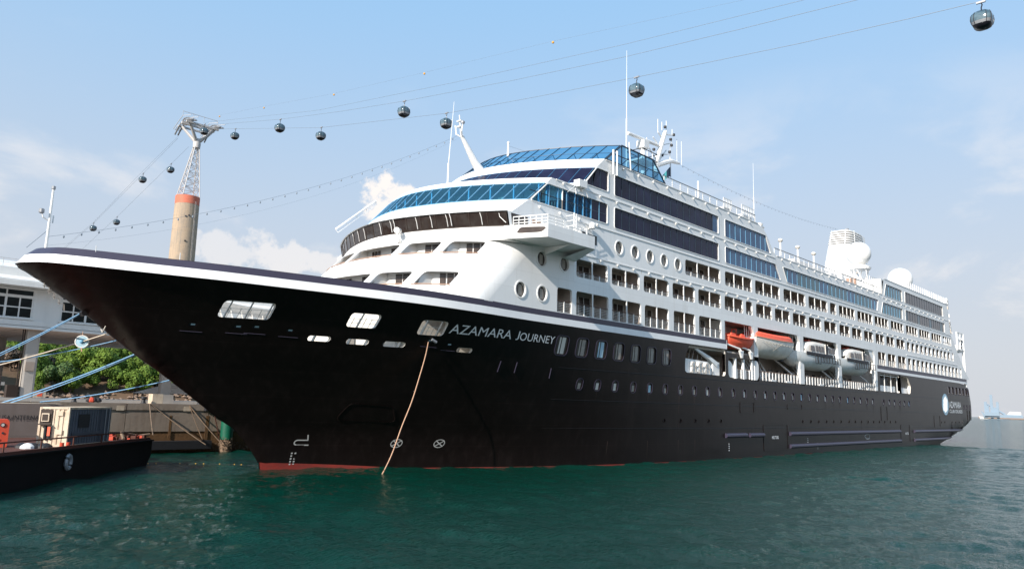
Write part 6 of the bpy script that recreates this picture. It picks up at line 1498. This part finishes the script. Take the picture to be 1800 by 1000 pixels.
    # bow flagpole
    m = MB(); m.tube([(1.0, 0, 14.3), (1.0, 0, 19.1)], .1, 8, r2=.07); m.tube([(1.0, 0, 16.9), (.6, 0, 17.1), (.5, 0, 17.4)], .05, 5); m.tube([(1.2, 0, 17.3), (1.2, 0, 16.8)], .05, 4); m.build('bow_mast', WHITE2, ship)
    m = MB(); m.lathe([(.08, -.17), (.17, -.12), (.17, .12), (.08, .17)], 10, (.48, 0, 17.5)); m.lathe([(.06, -.12), (.13, -.1), (.13, .1), (.04, .14)], 10, (1.0, 0, 19.2)); m.build('mast_lamp', STEEL, ship)
    m = MB(); m.tube([(1.0, 0, 16.3), (-.1, .0, 14.9)], .02, 4); m.build('mast_stay', CABLE, ship)
    for x in (3.0, 7.5): MB().tube([(x, -bd(x)+.4, 14.5), (x, -bd(x)+.4, 15.1)], .03, 4).build('vent_stub', WHITE2, ship)
    # inclined accommodation of the bridge roof at the far side
    m = MB(); m.tube([(30.2, 11.6, 23.6), (34.9, 11.2, 27.7)], .10, 6); m.tube([(30.5, 11.6, 23.3), (34.9, 11.2, 27.2)], .05, 4)
    for i in range(5): f = i/4; m.tube([(30.2+4.7*f, 11.6-.4*f, 23.6+4.1*f), (30.5+4.4*f, 11.6-.4*f, 23.3+3.9*f)], .04, 4)
    m.build('gantry_rail', WHITE2, ship)
    m = MB(); m.tube([(cvx(y), y, 27.05) for y in [-9.5+i*.6 for i in range(26)]], .055, 5); m.tube([(cvx(-9.5), -9.5, 27.05), (cvx(-9.5), -9.5, 27.5)], .06, 5); m.build('window_rail', WHITE2, ship)
    m = MB(); m.tube([(43.0, -11.9, 28.3), (41.6, -9.2, 28.0)], .05, 5); m.build('washing_arm', WHITE2, ship)
    # funnel: tapered casing, louvre rings, aft fin
    def fr(z, k=1.0):
        f = (z-26.5)/(43-26.5); xa = 136.4+(142.6-136.4)*f; xb = 154.5+(151.6-154.5)*f; w = (3.9+(2.3-3.9)*f)*k
        cx = (xa+xb)/2; hl = (xb-xa)/2*k; return [(cx+hl*math.copysign(abs(math.cos(a))**.6, math.cos(a)), w*math.copysign(abs(math.sin(a))**.6, math.sin(a)), z) for a in [2*math.pi*i/28 for i in range(28)]]
    m = MB(); m.loft([fr(z) for z in (26.5, 30, 34, 37, 39.3, 40.0)]); m.build('funnel_casing', WHITE, ship, True)
    m = MB(); m.loft([fr(z, .8) for z in (39.9, 43.0)]); m.build('funnel_core', CEIL, ship)
    for i in range(6):
        z = 40.25+i*.52; m = MB(); m.loft([fr(z, 1.02), fr(z+.2, 1.02), fr(z+.2, .86), fr(z, .86), fr(z, 1.02)], cap=False); m.build('funnel_louvre', WHITE2, ship)
    m = MB()
    for a in range(0, 28, 4):
        m.tube([fr(40, 1.0)[a], fr(43.2, 1.0)[a]], .08, 4)
    m.build('louvre_post', WHITE2, ship)
    m = MB()
    for x, y, h in ((145, -1, 1.1), (147, .6, 1.3), (148.6, -.6, 1.0)): m.tube([(x, y, 42.5), (x, y, 42.9+h*.8)], .34, 8)
    m.build('exhaust_pipe', STEEL, ship)
    m = MB(); m.prism([(151.0, 43.2), (152.6, 43.0), (156.2, 27), (153.6, 27)], -1.9, 1.9, 'y'); m.build('funnel_fin', WHITE, ship)
    for x, z, r in ((143.2, 34.0, .3), (144.0, 31.2, .3), (148.0, 32.0, .3)): MB().tube([(x, -3.35, z), (x, -3.15, z)], r, 10).build('funnel_vent', CEIL, ship)
    def ball(n=18): return [(2.25*math.sin(math.pi*i/n), -2.25*math.cos(math.pi*i/n)) for i in range(1, n)]
    pr = ball()
    m = MB(); m.lathe([(.02, -2.25)]+pr+[(.02, 2.25)], 28, (133.2, -7, 35.7)); m.build('radome', WHITE2, ship, True)
    m = MB(); m.lathe([(2.0, 32.6), (2.1, 33.0), (1.4, 33.4)], 20, (133.2, -7, 0)); 
    for a in range(6): q = a*math.pi/3; m.tube([(133.2+1.7*math.cos(q), -7+1.7*math.sin(q), 32.8), (133.2+1.5*math.cos(q+1), -7+1.5*math.sin(q+1), 29.3)], .1, 5)
    m.build('radome_stand', WHITE2, ship)
    m = MB(); m.box(129.5, 137.5, -10, -4, 29.2, 29.5); m.box(131.5, 136, -9, -5, 26.5, 29.3); m.build('radome_platform', WHITE2, ship)
    rail(129.5, 137.5, -10, 29.5, 1.1, 1.0); 
    m = MB(); m.lathe([(.02, -2.6)]+[(p[0]*1.14, p[1]*1.14) for p in pr]+[(.02, 2.6)], 28, (164.6, -5, 35.3)); m.build('radome', WHITE2, ship, True)
    m = MB(); m.lathe([(1.9, 29.5), (1.6, 32), (2.2, 33.3), (1.5, 34)], 20, (164.6, -5, 0)); m.build('radome_stand', WHITE2, ship, True)
    m = MB(); m.box(152, 162, -7, 7, 29.5, 32.4); m.build('aft_house', WHITE2, ship)
    rail(152, 162, -7, 32.4); rail(156, 170, -3, 32.0)
    # white clutter around the funnel foot
    rnd = random.Random(12)
    for i in range(16):
        x = 110+i*1.15+rnd.uniform(-.3, .3); h = rnd.uniform(.9, 2.3); y = -11.3+rnd.uniform(-.3, 1.5)
        m = MB(); m.box(x, x+rnd.uniform(.5, .95), y, y+.8, 26.55, 26.55+h); m.build('deck_locker', WHITE2 if rnd.random() < .7 else TEAKL, ship)
    for i in range(9):
        x = 118+i*1.0; m = MB(); m.tube([(x, -9.5, 26.6), (x, -9.5, 30.5+rnd.uniform(-1, .6))], .09, 5); m.tube([(x, -9.5, 29.2), (x+1, -9.5, 29.2)], .06, 4); m.build('scaffold_pole', WHITE2, ship)
    m = MB(); m.box(100, 127, -8.5, 8.5, 26.55, 29.3); m.build('midship_house', WHITE2, ship)
    m = MB(); m.box(131, 139.5, -7.5, 7.5, 26.55, 31); m.build('funnel_house', WHITE2, ship)
    # deck lamps with globes
    lm = MB(); lm.tube([(0, 0, 0), (0, 0, 2.0)], .12, 6); l1 = lm.mesh('deck_lamp', WHITE2)
    gm = MB(); gm.lathe([(.02, 1.95), (.26, 2.03), (.37, 2.22), (.26, 2.42), (.02, 2.5)], 12); g1 = gm.mesh('lamp_globe', BOATW, True)
    for x in (87.2, 93.0, 98.8): o = link('deck_lamp', l1, ship, loc=(x, -12.1, 27.2)); link('lamp_globe', g1, o)
    m = MB(); m.lathe([(.1, 0), (.45, .1), (.5, .35), (.2, .5)], 12, (80.5, -12.2, 30.1)); m.box(80.2, 81.3, -12.6, -12, 29.95, 30.15); m.build('roof_fitting', WHITE2, ship)
    m = MB(); m.tube([(64.6, -12.2, 30), (64.6, -12.2, 32.6)], .16, 6, r2=.1); m.build('roof_post', WHITE2, ship)
    # aft end: tiers of open decks, lattice clutter, gantry and post
    for z in (29.5, 26.2, 23.0, 19.9, 16.9):
        xe = {29.5: 171, 26.2: 173.2, 23.0: 175.5, 19.9: 178.8, 16.9: 182}[z]
        m = MB(); m.box(166, xe, -11.8, 11.8, z-.15, z+.05); m.build('aft_deck', WHITE2, ship)
        m = MB(); 
        for y in (-11.5, -8, -4, 0): m.box(xe-.25, xe-.05, y-.1, y+.1, z, z+1.1)
        m.tube([(xe-.1, -11.8, z+1.1), (xe-.1, 11.8, z+1.1)], .05, 4); m.tube([(166, -11.8, z+1.1), (xe-.1, -11.8, z+1.1)], .05, 4); m.tube([(166, -11.8, z+.6), (xe-.1, -11.8, z+.6)], .04, 4); m.build('aft_railing', WHITE2, ship)
    for i in range(22):
        x = 169.6+rnd.uniform(0, 3.0); z = 23.6+rnd.uniform(0, 7.0); x += max(0, (28-z))*.35
        m = MB(); s_ = rnd.uniform(.2, .55); m.box(x, x+s_, -12.4, -11.6, z, z+s_*1.6); m.build('aft_fitting', WHITE2 if rnd.random() < .8 else CEIL, ship)
    m = MB(); m.prism([(170.6, 24.0), (171.4, 29.7), (173.0, 29.7), (174.6, 23.4), (176.3, 20.0), (173, 21.8)], -11.7, -11.4, 'y'); m.build('aft_wing_screen', WHITE, ship)
    m = MB()
    for x in (176.9, 179.4, 182.2): m.tube([(x, -12.5, 20.3), (x, -12.5, 24.3)], .16, 5)
    for z in (24.3, 22.7, 20.5): m.tube([(176.9, -12.5, z), (182.2, -12.5, z)], .16, 5)
    m.build('aft_gantry', WHITE2, ship)
    m = MB(); m.tube([(182.2, -12.45, 24.3), (182.2, -12.4, 12.2)], .3, 6); m.build('aft_post', WHITE2, ship)
    m = MB(); m.box(176.9, 181.9, -12.4, -10.5, 20.0, 20.4); m.box(178.6, 180.6, -12.3, -11, 20.4, 21.6); m.build('gantry_platform', WHITE2, ship)
    for z in (21.0, 21.8, 22.5): MB().tube([(179.9, -12.75, z), (179.9, -12.5, z)], .28, 8).build('aft_lamp', DARK, ship)
    f = thing('ensign', 'small dark navy and teal flag flying from the arm behind the radar mast', 'flag', (73.0, -3.2, 38.4))
    def cloth(u0, u1, mt, nm):
        m = MB(); n = 8; pts = []
        for j in range(2):
            for i in range(n+1):
                u = u0+(u1-u0)*i/n; v = j; pts.append((-u*1.6-.3*math.sin(u*3), -.25*math.sin(u*5), -u*1.55-v*(1.5-.7*u)+.15*math.sin(u*6)))
        m.add(pts, [(i, i+1, n+2+i, n+1+i) for i in range(n)]); m.build(nm, mt, f, True)
    cloth(0, .55, FLAGN, 'hoist_half'); cloth(.55, 1.25, FLAGT, 'fly_half')
    MB().tube([(.06, 0, -1.7), (.06, 0, .9)], .03, 4).build('halyard', CABLE, f)
def cvx(y): return 37.0+(42.3-37.0)*(abs(y)/12.73)**1.75
topside()

# ------------------------------------------------------------------ boats in the recess
def boat_hull(L, B, H, keel=.0, fine=.22, n=22):
    """rings along x from bow (0) to stern (L); gunwale at z=H"""
    rings = []
    for i in range(n+1):
        t = i/n; x = L*t
        k = math.sin(math.pi*min(1, (t+fine*.55)/(1+fine*1.1)))**.55 if 0 < t < 1 else .08
        b = B*k; d = H*(1-.55*abs(2*t-1)**5); rise = .22*abs(2*t-1)**2
        ring_ = []
        for a in range(13):
            q = math.pi*a/12; yy = -b*math.cos(q); zz = H-d*(math.sin(q)**.75)+rise*(1-math.sin(q))
            ring_.append((x, yy*(.9+.1*abs(math.cos(q))), zz))
        rings.append(ring_)
    return rings
def boats():
    # 1 orange rescue boat
    t = thing('rescue_boat', 'small all orange rescue boat in the foremost and smallest davit bay', 'rescue boat', (70.4, -11.9, 13.1))
    m = MB(); m.loft(boat_hull(6.9, 1.25, 1.25), closed=False); m.build('hull', ORANGE, t, True)
    m = MB(); R_ = boat_hull(6.9, 1.3, 1.25); m.loft([[r[0], r[-1]] for r in R_], closed=False); m.build('deck', ORANGE, t)
    m = MB(); pts = [Vector(r[0])+Vector((0, -.02, .05)) for r in R_]; m.tube(pts, .14, 6); m.tube([Vector(r[-1])+Vector((0, .02, .05)) for r in R_], .14, 6); m.build('fender', ORANGE, t, True)
    m = MB(); m.prism(rpoly([(1.0, 1.3), (1.2, 1.95), (2.2, 1.9), (2.6, 1.45), (3.6, 1.5), (3.9, 2.0), (4.6, 1.9), (4.9, 1.3)], .15), -.6, .6, 'y'); m.build('console', ORANGE, t)
    m = MB(); m.tube([(2.9, -.3, 1.4), (3.0, -.3, 2.5), (3.0, .3, 2.5), (2.9, .3, 1.4)], .07, 5); m.build('roll_bar', ORANGE, t)
    # 2 lifeboat with orange canopy
    t = thing('lifeboat', 'white open lifeboat under a taut orange canopy in the second davit bay', 'lifeboat', (76.9, -11.75, 12.5))
    R_ = boat_hull(12.2, 1.75, 2.35, fine=.34, n=26)
    m = MB(); m.loft(R_, closed=False); m.build('hull', BOATW, t, True)
    m = MB(); m.tube([Vector(r[0])+Vector((0, -.02, 0)) for r in R_], .07, 6); m.build('gunwale', TEAKL, t)
    rows = []
    for i, r in enumerate(R_):
        tt = i/(len(R_)-1); e = min(1, min(tt, 1-tt)*9); b = -r[0][1]; zz = r[0][2]; row = []
        for a in range(9):
            q = math.pi*a/8; row.append((r[0][0]+(.25 if tt < .05 else (-.25 if tt > .95 else 0)), -b*math.cos(q)**1 if abs(math.cos(q)) > .01 else 0, zz+(.35+.62*e)*math.sin(q)**.6*(1 if i not in (0, len(R_)-1) else .2)))
        rows.append(row)
    m = MB(); m.loft(rows, closed=False); m.build('canopy', ORANGE, t, True)
    m = MB(); m.tube([(1.2, -1.5, 2.2), (3.2, -1.78, 1.6), (5.5, -1.8, .9)], .025, 4); m.tube([(7, -1.8, 2.1), (4, -1.7, .9)], .025, 4)
    for i in range(9): m.tube([(2+i*.9, -1.78, 1.9), (2.45+i*.9, -1.84, 1.7), (2.9+i*.9, -1.78, 1.9)], .03, 4)
    m.build('grab_line', ROPEW, t)
    m = MB(); m.box(9.6, 10.2, -.3, .3, -.1, .5); m.build('rudder', DARK, t)
    # 3, 4 tenders
    def tender(label, x):
        t = thing('tender_boat', label, 'tender', (x, -11.55, 11.7)); L = 15.0
        R_ = boat_hull(L, 1.95, 2.2, fine=.3, n=26)
        m = MB(); m.loft(R_, closed=False); m.build('hull', BOATBL, t, True)
        m = MB(); m.loft([[r[0], r[-1]] for r in R_], closed=False); m.build('deck', BOATW, t)
        m = MB(); pts = [Vector(r[0])+Vector((0, -.03, -.08)) for r in R_[5:]]; m.loft([[(p.x, p.y, p.z+.28), (p.x, p.y-.08, p.z+.2), (p.x, p.y-.08, p.z-.16), (p.x, p.y, p.z-.2)] for p in pts], closed=True); m.build('black_band', DARK, t)
        # stepped black fender frames
        for i in range(9):
            xx = 5.2+i*1.05; y0 = -1.97; m = MB()
            zt = 1.95 if i > 1 else 2.1; zb = 1.15 if i > 1 else .9
            for (a, b) in (((xx, zt), (xx+.9, zt-.02)), ((xx, zb), (xx+.9, zb-.02)), ((xx, zb), (xx, zt)), ((xx+.9, zb), (xx+.9, zt))): m.tube([(a[0], y0-.05, a[1]), (b[0], y0-.05, b[1])], .05, 4)
            m.build('fender_frame', DARK, t)
        # cabin: round-shouldered white shell with dark side windows
        cab = [(3.2, 2.2), (3.5, 3.2), (4.6, 3.9), (7.0, 4.2), (11, 4.15), (13.2, 3.7), (14.0, 2.9), (14.1, 2.2)]
        rows = []
        for i in range(19):
            xx = 3.3+(14.1-3.3)*i/18; zc = float(np.interp(xx, [c[0] for c in cab], [c[1] for c in cab])); w = 1.72*(1 if 4.5 < xx < 13 else (.9 if 3.8 < xx < 13.7 else .78))
            rows.append([(xx, -w, 2.1), (xx, -w*.98, 2.9), (xx, -w*.9, 2.1+(zc-2.1)*.8), (xx, -w*.55, zc), (xx, 0, zc+.06), (xx, w*.55, zc), (xx, w*.9, 2.1+(zc-2.1)*.8), (xx, w*.98, 2.9), (xx, w, 2.1)])
        m = MB(); m.loft(rows, closed=False); m.loft([rows[0][:4]+[rows[0][4]]+rows[0][5:], [(3.3, p[1]*.2, 2.5) for p in rows[0]]], closed=False); m.loft([rows[-1], [(14.1, p[1]*.2, 2.5) for p in rows[-1]]], closed=False); m.build('cabin', BOATW, t, True)
        for a, b in ((4.2, 5.9), (6.2, 7.1), (7.2, 8.1), (8.2, 9.3), (11.0, 12.0), (12.1, 13.4)):
            m = MB(); m.add([(a, -1.76, 2.65), (b, -1.76, 2.65), (b-.05, -1.66, 3.5 if a > 4.5 else 3.4), (a+.1+(.3 if a < 4.5 else 0), -1.66, 3.5 if a > 4.5 else 3.4)], [(0, 1, 2, 3)]); m.build('cabin_window', DOORG, t)
        m = MB(); m.box(9.65, 10.45, -1.82, -1.7, 2.15, 3.75); m.build('cabin_door', DARK, t)
        m = MB(); m.tube([(9.6, -1.8, 2.1), (9.6, -1.74, 3.9)], .06, 4); m.tube([(10.5, -1.8, 2.1), (10.5, -1.74, 3.9)], .06, 4); m.build('door_post', BOATW, t)
        m = MB(); m.box(6.5, 7.4, -.5, .5, 4.15, 4.4); m.box(10.6, 11.6, -.5, .5, 4.1, 4.35); m.build('roof_hook', ORANGE, t)
        return t
    tender('white tender with dark cabin windows and black fender frames, the forward one of two', 89.2)
    tender('white tender with dark cabin windows nearest the stern, the aft one of two', 104.6)
boats()

# ------------------------------------------------------------------ ropes of the ship
def ropes():
    def rp(name, a, b, s_, r, m, label, grp=None, cat='rope'):
        o = MB().tube(sag(a, b, s_, 30), r, 6).build(name, m); o['label'] = label; o['category'] = cat
        if grp: o['group'] = grp
        return o
    E = ROPE_ENDS
    for nm, m, r, lab, a, b, s_ in E: rp(nm, a, b, s_, r, m, lab, 'mooring ropes off the bow' if 'mooring' in nm else None)
    # rat guard on the white rope
    t = thing('rat_guard', 'round pale blue rat guard disc threaded on the mooring rope off the bow', 'rat guard', RAT)
    t.rotation_euler = (R(90), 0, R(-25)); s_ = .9
    m = MB(); m.lathe([(.10, 0), (.42, .02), (.42, .06), (.10, .1)], 24); m.build('disc', LOGO, t, True)
    m = MB(); m.tube([(.42*math.cos(a), .42*math.sin(a), .05) for a in [k*math.pi/12 for k in range(25)]], .045, 5, cap=False); m.build('rim', FARW, t)
    m = MB(); m.lathe([(.05, -.08), (.14, -.05), (.16, .12), (.05, .2)], 12); m.build('hub', FRAMEL, t)
    m = MB(); m.tube([(-.02, .42, .05), (-.02, .75, .05)], .02, 4); m.tube([(0, -.42, .05), (.05, -.7, .05)], .05, 4); m.build('tie', ROPEO, t)
    # heaving line from the fairlead
    pts = [Vector(p) for p in HEAVE]
    # smooth
    out = []
    for i in range(len(pts)-1):
        p0 = pts[max(0, i-1)]; p1 = pts[i]; p2 = pts[i+1]; p3 = pts[min(len(pts)-1, i+2)]
        for k in range(8):
            u = k/8; out.append(.5*((2*p1)+(p2-p0)*u+(2*p0-5*p1+4*p2-p3)*u*u+(-p0+3*p1-3*p2+p3)*u**3))
    out.append(pts[-1])
    o = MB().tube(out, .045, 5).build('heaving_line', ROPEO); o['label'] = 'pale orange rope hanging from the hull under the third port into the water'; o['category'] = 'rope'
    m = MB(); m.tube([HM(25.75, 10.55, -.1), HM(26.2, 10.35, -.14)], .12, 8); m.build('fairlead_roller', STEEL, ship)
    # floating boom line on the water by the quay
    b = thing('float_line', 'thin line of small orange floats lying on the dark water between barge and bow', 'float line', (17, 14, 0))
    P = [Vector((13.5, 12.5, .03)), Vector((17, 13.6, .03)), Vector((20, 12.5, .03)), Vector((22.5, 9, .03)), Vector((21.6, 4, .03)), Vector((19.3, 1.2, .03))]
    P = [Vector(p) for p in FLOATS]
    MB().tube([p-b.location-Vector((0, 0, .03)) for p in P], .012, 4).build('line', DARK, b)
    fm_ = MB(); fm_.lathe([(.01, -.06), (.06, -.03), (.06, .0), (.01, .03)], 8); fme = fm_.mesh('float', YEL)
    for p, q in zip(P, P[1:]):
        n = int((q-p).length/.55)
        for i in range(n):
            if random.random() < .6: link('float', fme, b, loc=p+(q-p)*i/n-b.location)
ropes()

# ------------------------------------------------------------------ barge
def barge():
    U = Vector((math.cos(R(46)), math.sin(R(46)), 0)); V = Vector((-U.y, U.x, 0))
    B0 = Vector((11.9, 7.4, 0)); rz = R(46)
    t = thing('work_barge', 'low black work barge with rusty red deck lying left of the bow', 'barge', B0, rz)
    # local x: along U (negative = towards viewer), local y: away to the left
    m = MB(); m.prism([(-46, 2.0), (-46, .6), (-44, -1), (-1.5, -1), (0, .8), (0, 2.0)], 0, 16.5, 'y'); m.build('hull', BARGEB, t)
    m = MB(); m.box(-45.9, -.1, .05, 16.4, 2.0, 2.08); m.build('deck', RUST, t)
    m = MB(); m.box(-46, 0, -.14, .06, 1.90, 2.02); m.build('rub_rail', BARGEB, t)
    m = MB(); m.box(-45, -.2, .1, .25, 2.08, 2.2); m.build('deck_edge_bar', RUST, t)
    m = MB(); m.tube([(-34, .18, 2.7), (-3.4, .18, 2.75)], .05, 5); 
    for i in range(9): m.tube([(-33+i*3.6, .18, 2.1), (-33+i*3.6, .18, 2.72)], .05, 5)
    m.build('guard_bar', RUST, t)
    rnd = random.Random(3)
    for i in range(26):
        x = -rnd.uniform(.1, 3.4); y = rnd.uniform(.1, 3.5); m = MB(); s_ = rnd.uniform(.08, .22); m.box(x, x+s_*2, y, y+s_*2, 2.08, 2.08+s_*1.7); m.build('deck_fitting', ORB if rnd.random() < .45 else RUST, t)
    m = MB(); m.tube([(-3, .9, 2.15), (-2, 1.6, 2.6), (-.6, .9, 2.3), (.1, .3, 2.4)], .12, 5); m.build('hawser', BARN, t)
    m = MB(); m.tube([(-12.4+.25*math.cos(a), -.17, 1.2+.42*math.sin(a)) for a in [k*math.pi/8 for k in range(17)]], .13, 6, cap=False); m.build('tyre_fender', STEEL, t)
    def place(lx, ly, lz=2.08): return B0+U*lx+V*ly+Vector((0, 0, lz))
    # containers
    def container(label, cat, loc, rz, L, W, H, mside, mend, mtop, win=False):
        c = thing('container', label, cat, loc, rz)
        fr = MB(); e = .09
        for x in (0, L-e*1.6):
            for y in (0, W-e*1.6): fr.box(x, x+e*1.6, y, y+e*1.6, 0, H)
        for y in (0, W-e):
            for z in (0, H-e*1.3): fr.box(e, L-e, y, y+e, z, z+e*1.3)
        for x in (0, L-e):
            for z in (0, H-e*1.3): fr.box(x, x+e, e, W-e, z, z+e*1.3)
        fr.build('frame', mend, c)
        def corr(n, p0, p1, nrm, h0, h1, mt, nm):
            m = MB(); A = []; d = (p1-p0)
            for i in range(n*4+1):
                q = i % 4; o = (0, 0, .05, .05)[q] if i < n*4 else 0; f = (i//4+(0, .38, .5, .88)[q])/n if i < n*4 else 1
                A.append(p0+d*f-nrm*(.03+o))
            k = len(A); m.add([(a.x, a.y, h0) for a in A]+[(a.x, a.y, h1) for a in A], [(i, i+1, k+i+1, k+i) for i in range(k-1)]); return m.build(nm, mt, c)
        corr(16, Vector((.1, 0, 0)), Vector((L-.1, 0, 0)), Vector((0, -1, 0)), .1, H-.1, mside, 'side_panel')
        corr(16, Vector((.1, W, 0)), Vector((L-.1, W, 0)), Vector((0, 1, 0)), .1, H-.1, mside, 'side_panel')
        corr(6, Vector((0, .1, 0)), Vector((0, W-.1, 0)), Vector((-1, 0, 0)), .1, H-.1, mend, 'end_panel')
        corr(6, Vector((L, .1, 0)), Vector((L, W-.1, 0)), Vector((1, 0, 0)), .1, H-.1, mend, 'end_panel')
        m = MB(); m.box(.05, L-.05, .05, W-.05, H-.05, H+.01); m.build('roof', mtop, c)
        return c
    c = container('cream container with dark blue corrugated side, shade painted in, and overalls hanging on its end', 'container', place(-11.6, .55), rz, 5.6, 1.95, 2.55, CONT_SHADE, CONTW, CONTW)
    m = MB(); m.box(-.04, .0, 1.1, 1.85, 1.45, 2.4); m.build('window_board', BROWNF, c)
    m = MB(); m.box(-.16, -.02, 1.22, 1.7, 1.62, 2.15); m.build('air_conditioner', CONTW, c); m = MB(); m.box(-.18, -.16, 1.28, 1.64, 1.68, 2.09); m.build('grille', BROWNF, c)
    m = MB(); m.box(-.3, 0, 1.1, 1.85, 1.4, 1.47); m.build('shelf', BROWNF, c)
    def coat(y, w, z0, z1, mt, nm):
        m = MB(); m.loft([[(-.05-.1*math.sin(a/2), y+(a-3)*w/6+rnd.uniform(-.01, .01), z) for a in range(7)] for z in (z1, (z0*1+z1*3)/4, (z0+z1)/2, (z0*3+z1)/4, z0)], closed=False); m.build(nm, mt, c)
    coat(1.40, .2, .45, 1.36, DARK, 'hanging_jacket'); coat(1.14, .22, .5, 1.3, DARK, 'hanging_overall'); 
    m = MB(); m.loft([[(-.15, 1.14+(a-2)*.045, z) for a in range(5)] for z in (1.28, 1.0, .7)], closed=False); m.build('orange_vest', ORANGE, c)
    m = MB(); m.box(-.05, 0, .35, .7, .8, 1.1); m.box(-.03, 0, .4, .75, 2.0, 2.3); m.build('vent_plate', CONTW, c)
    m = MB(); m.box(1.2, 2.6, -.03, 0, 1.2, 2.1); m.build('side_hatch', DARK, c)
    m = MB(); m.box(.5, 5.3, -.04, 0, .72, .9); m.build('side_beam', CONT_SHADE, c)
    for x in (4.7, 5.2): MB().tube([(x, -.06, .1), (x, -.06, 2.45)], .03, 5).build('lock_rod', STEEL, c)
    m = MB(); m.box(4.1, 5.5, -.02, 0, .15, 2.4); m.build('steel_door', CONT_SHADE, c)
    c2 = container('long grey container lettered on its side, standing behind the cream one at the left edge', 'container', C2LOC, R(-5), 12.2, 2.4, 2.6, CONTG, CONTG, CONTW)
    text_on('lettering', 'USA INTERNATIONAL', lambda x, z, d: (x, d-.03, z), 8.0, 12.1, 1.35, 1.7, DARK, c2, .01)
    # smooth panel to carry the lettering
    m = MB(); m.box(.1, 12.1, -.01, .0, .1, 2.5); m.build('smooth_side', CONTG, c2)
    w = thing('winch_unit', 'orange red machinery cabinet with round dials at the left edge of the barge', 'cabinet', WLOC, R(-12))
    m = MB(); m.prism(rpoly([(0, 0), (1.6, 0), (1.6, 1.55), (1.5, 1.75), (0, 1.75)], .12), 0, 1.3, 'y'); m.build('cabinet', ORB, w)
    for x, z, r in ((1.25, 1.4, .14), (.85, 1.4, .14), (1.3, .9, .07), (.9, .95, .07), (1.1, .5, .07)): MB().tube([(x, -.05, z), (x, .0, z)], r, 12).build('dial', DARK, w)
    MB().tube([(1.25, -.07, 1.4), (1.25, -.05, 1.4)], .09, 12).build('dial_face', COLM, w)
    h = thing('rope_heap', 'black tarpaulin heap with a white corner on the barge deck before the container', 'tarpaulin', place(-13.2, 1.6))
    for i in range(6):
        m = MB(); m.lathe([(.42, 0), (.4, .15), (.2, .3), (.02, .34)], 9, (rnd.uniform(-.6, .6), rnd.uniform(-.5, .5), 0)); m.build('fold', DARK if i else FARW, h, True)
    for i, (x, y) in enumerate(((-11.9, .42), (-11.4, .3))):
        b = thing('paint_can', ('left' if i == 0 else 'right')+'most of two small red cans on the barge edge under the cream container', 'can', place(x-.5, y-.05), 0, 'red cans on the barge edge')
        m = MB(); m.lathe([(.13, 0), (.13, .33)], 10); m.build('body', ORB, b, True)
    e = thing('marker_post', 'short leaning red and white post at the far end of the barge', 'post', place(-4.2, 3.2), 0)
    m = MB(); m.tube([(0, 0, 0), (-.12, 0, .9)], .07, 6); m.build('post', ORANGE, e); m = MB(); m.tube([(-.05, 0, .35), (-.08, 0, .6)], .075, 6); m.build('white_band', FARW, e)
barge()
def quay_lines():
    for lab, a, b, r in (('dark mooring line from the quay edge slanting down right over the wall', (16.1, 19.9, 4.7), (20.6, 17, .9), .05), ('rusty line from the same quay bollard down to the barge end', (16.0, 19.9, 4.7), (12.5, 9.0, 2.3), .05), ('second dark line slanting down the wall towards the pile', (19.9, 19.9, 4.6), (22.9, 18.5, .9), .06), ('short dark line hanging down the quay wall near the small shelf', (19.9, 19.9, 4.6), (21.4, 19.3, 1.0), .04)):
        o = MB().tube(sag(a, b, .1, 8), r, 5).build('mooring_line', BARN); o['label'] = lab; o['category'] = 'rope'
    s_ = thing('quay_bracket', 'dark steel bracket fixed under the quay edge above a rust run', 'bracket', (22.0, 19.9, 4.1))
    m = MB(); m.box(-.6, .6, -.5, 0, 0, .35); m.build('plate', DARK, s_)
quay_lines()
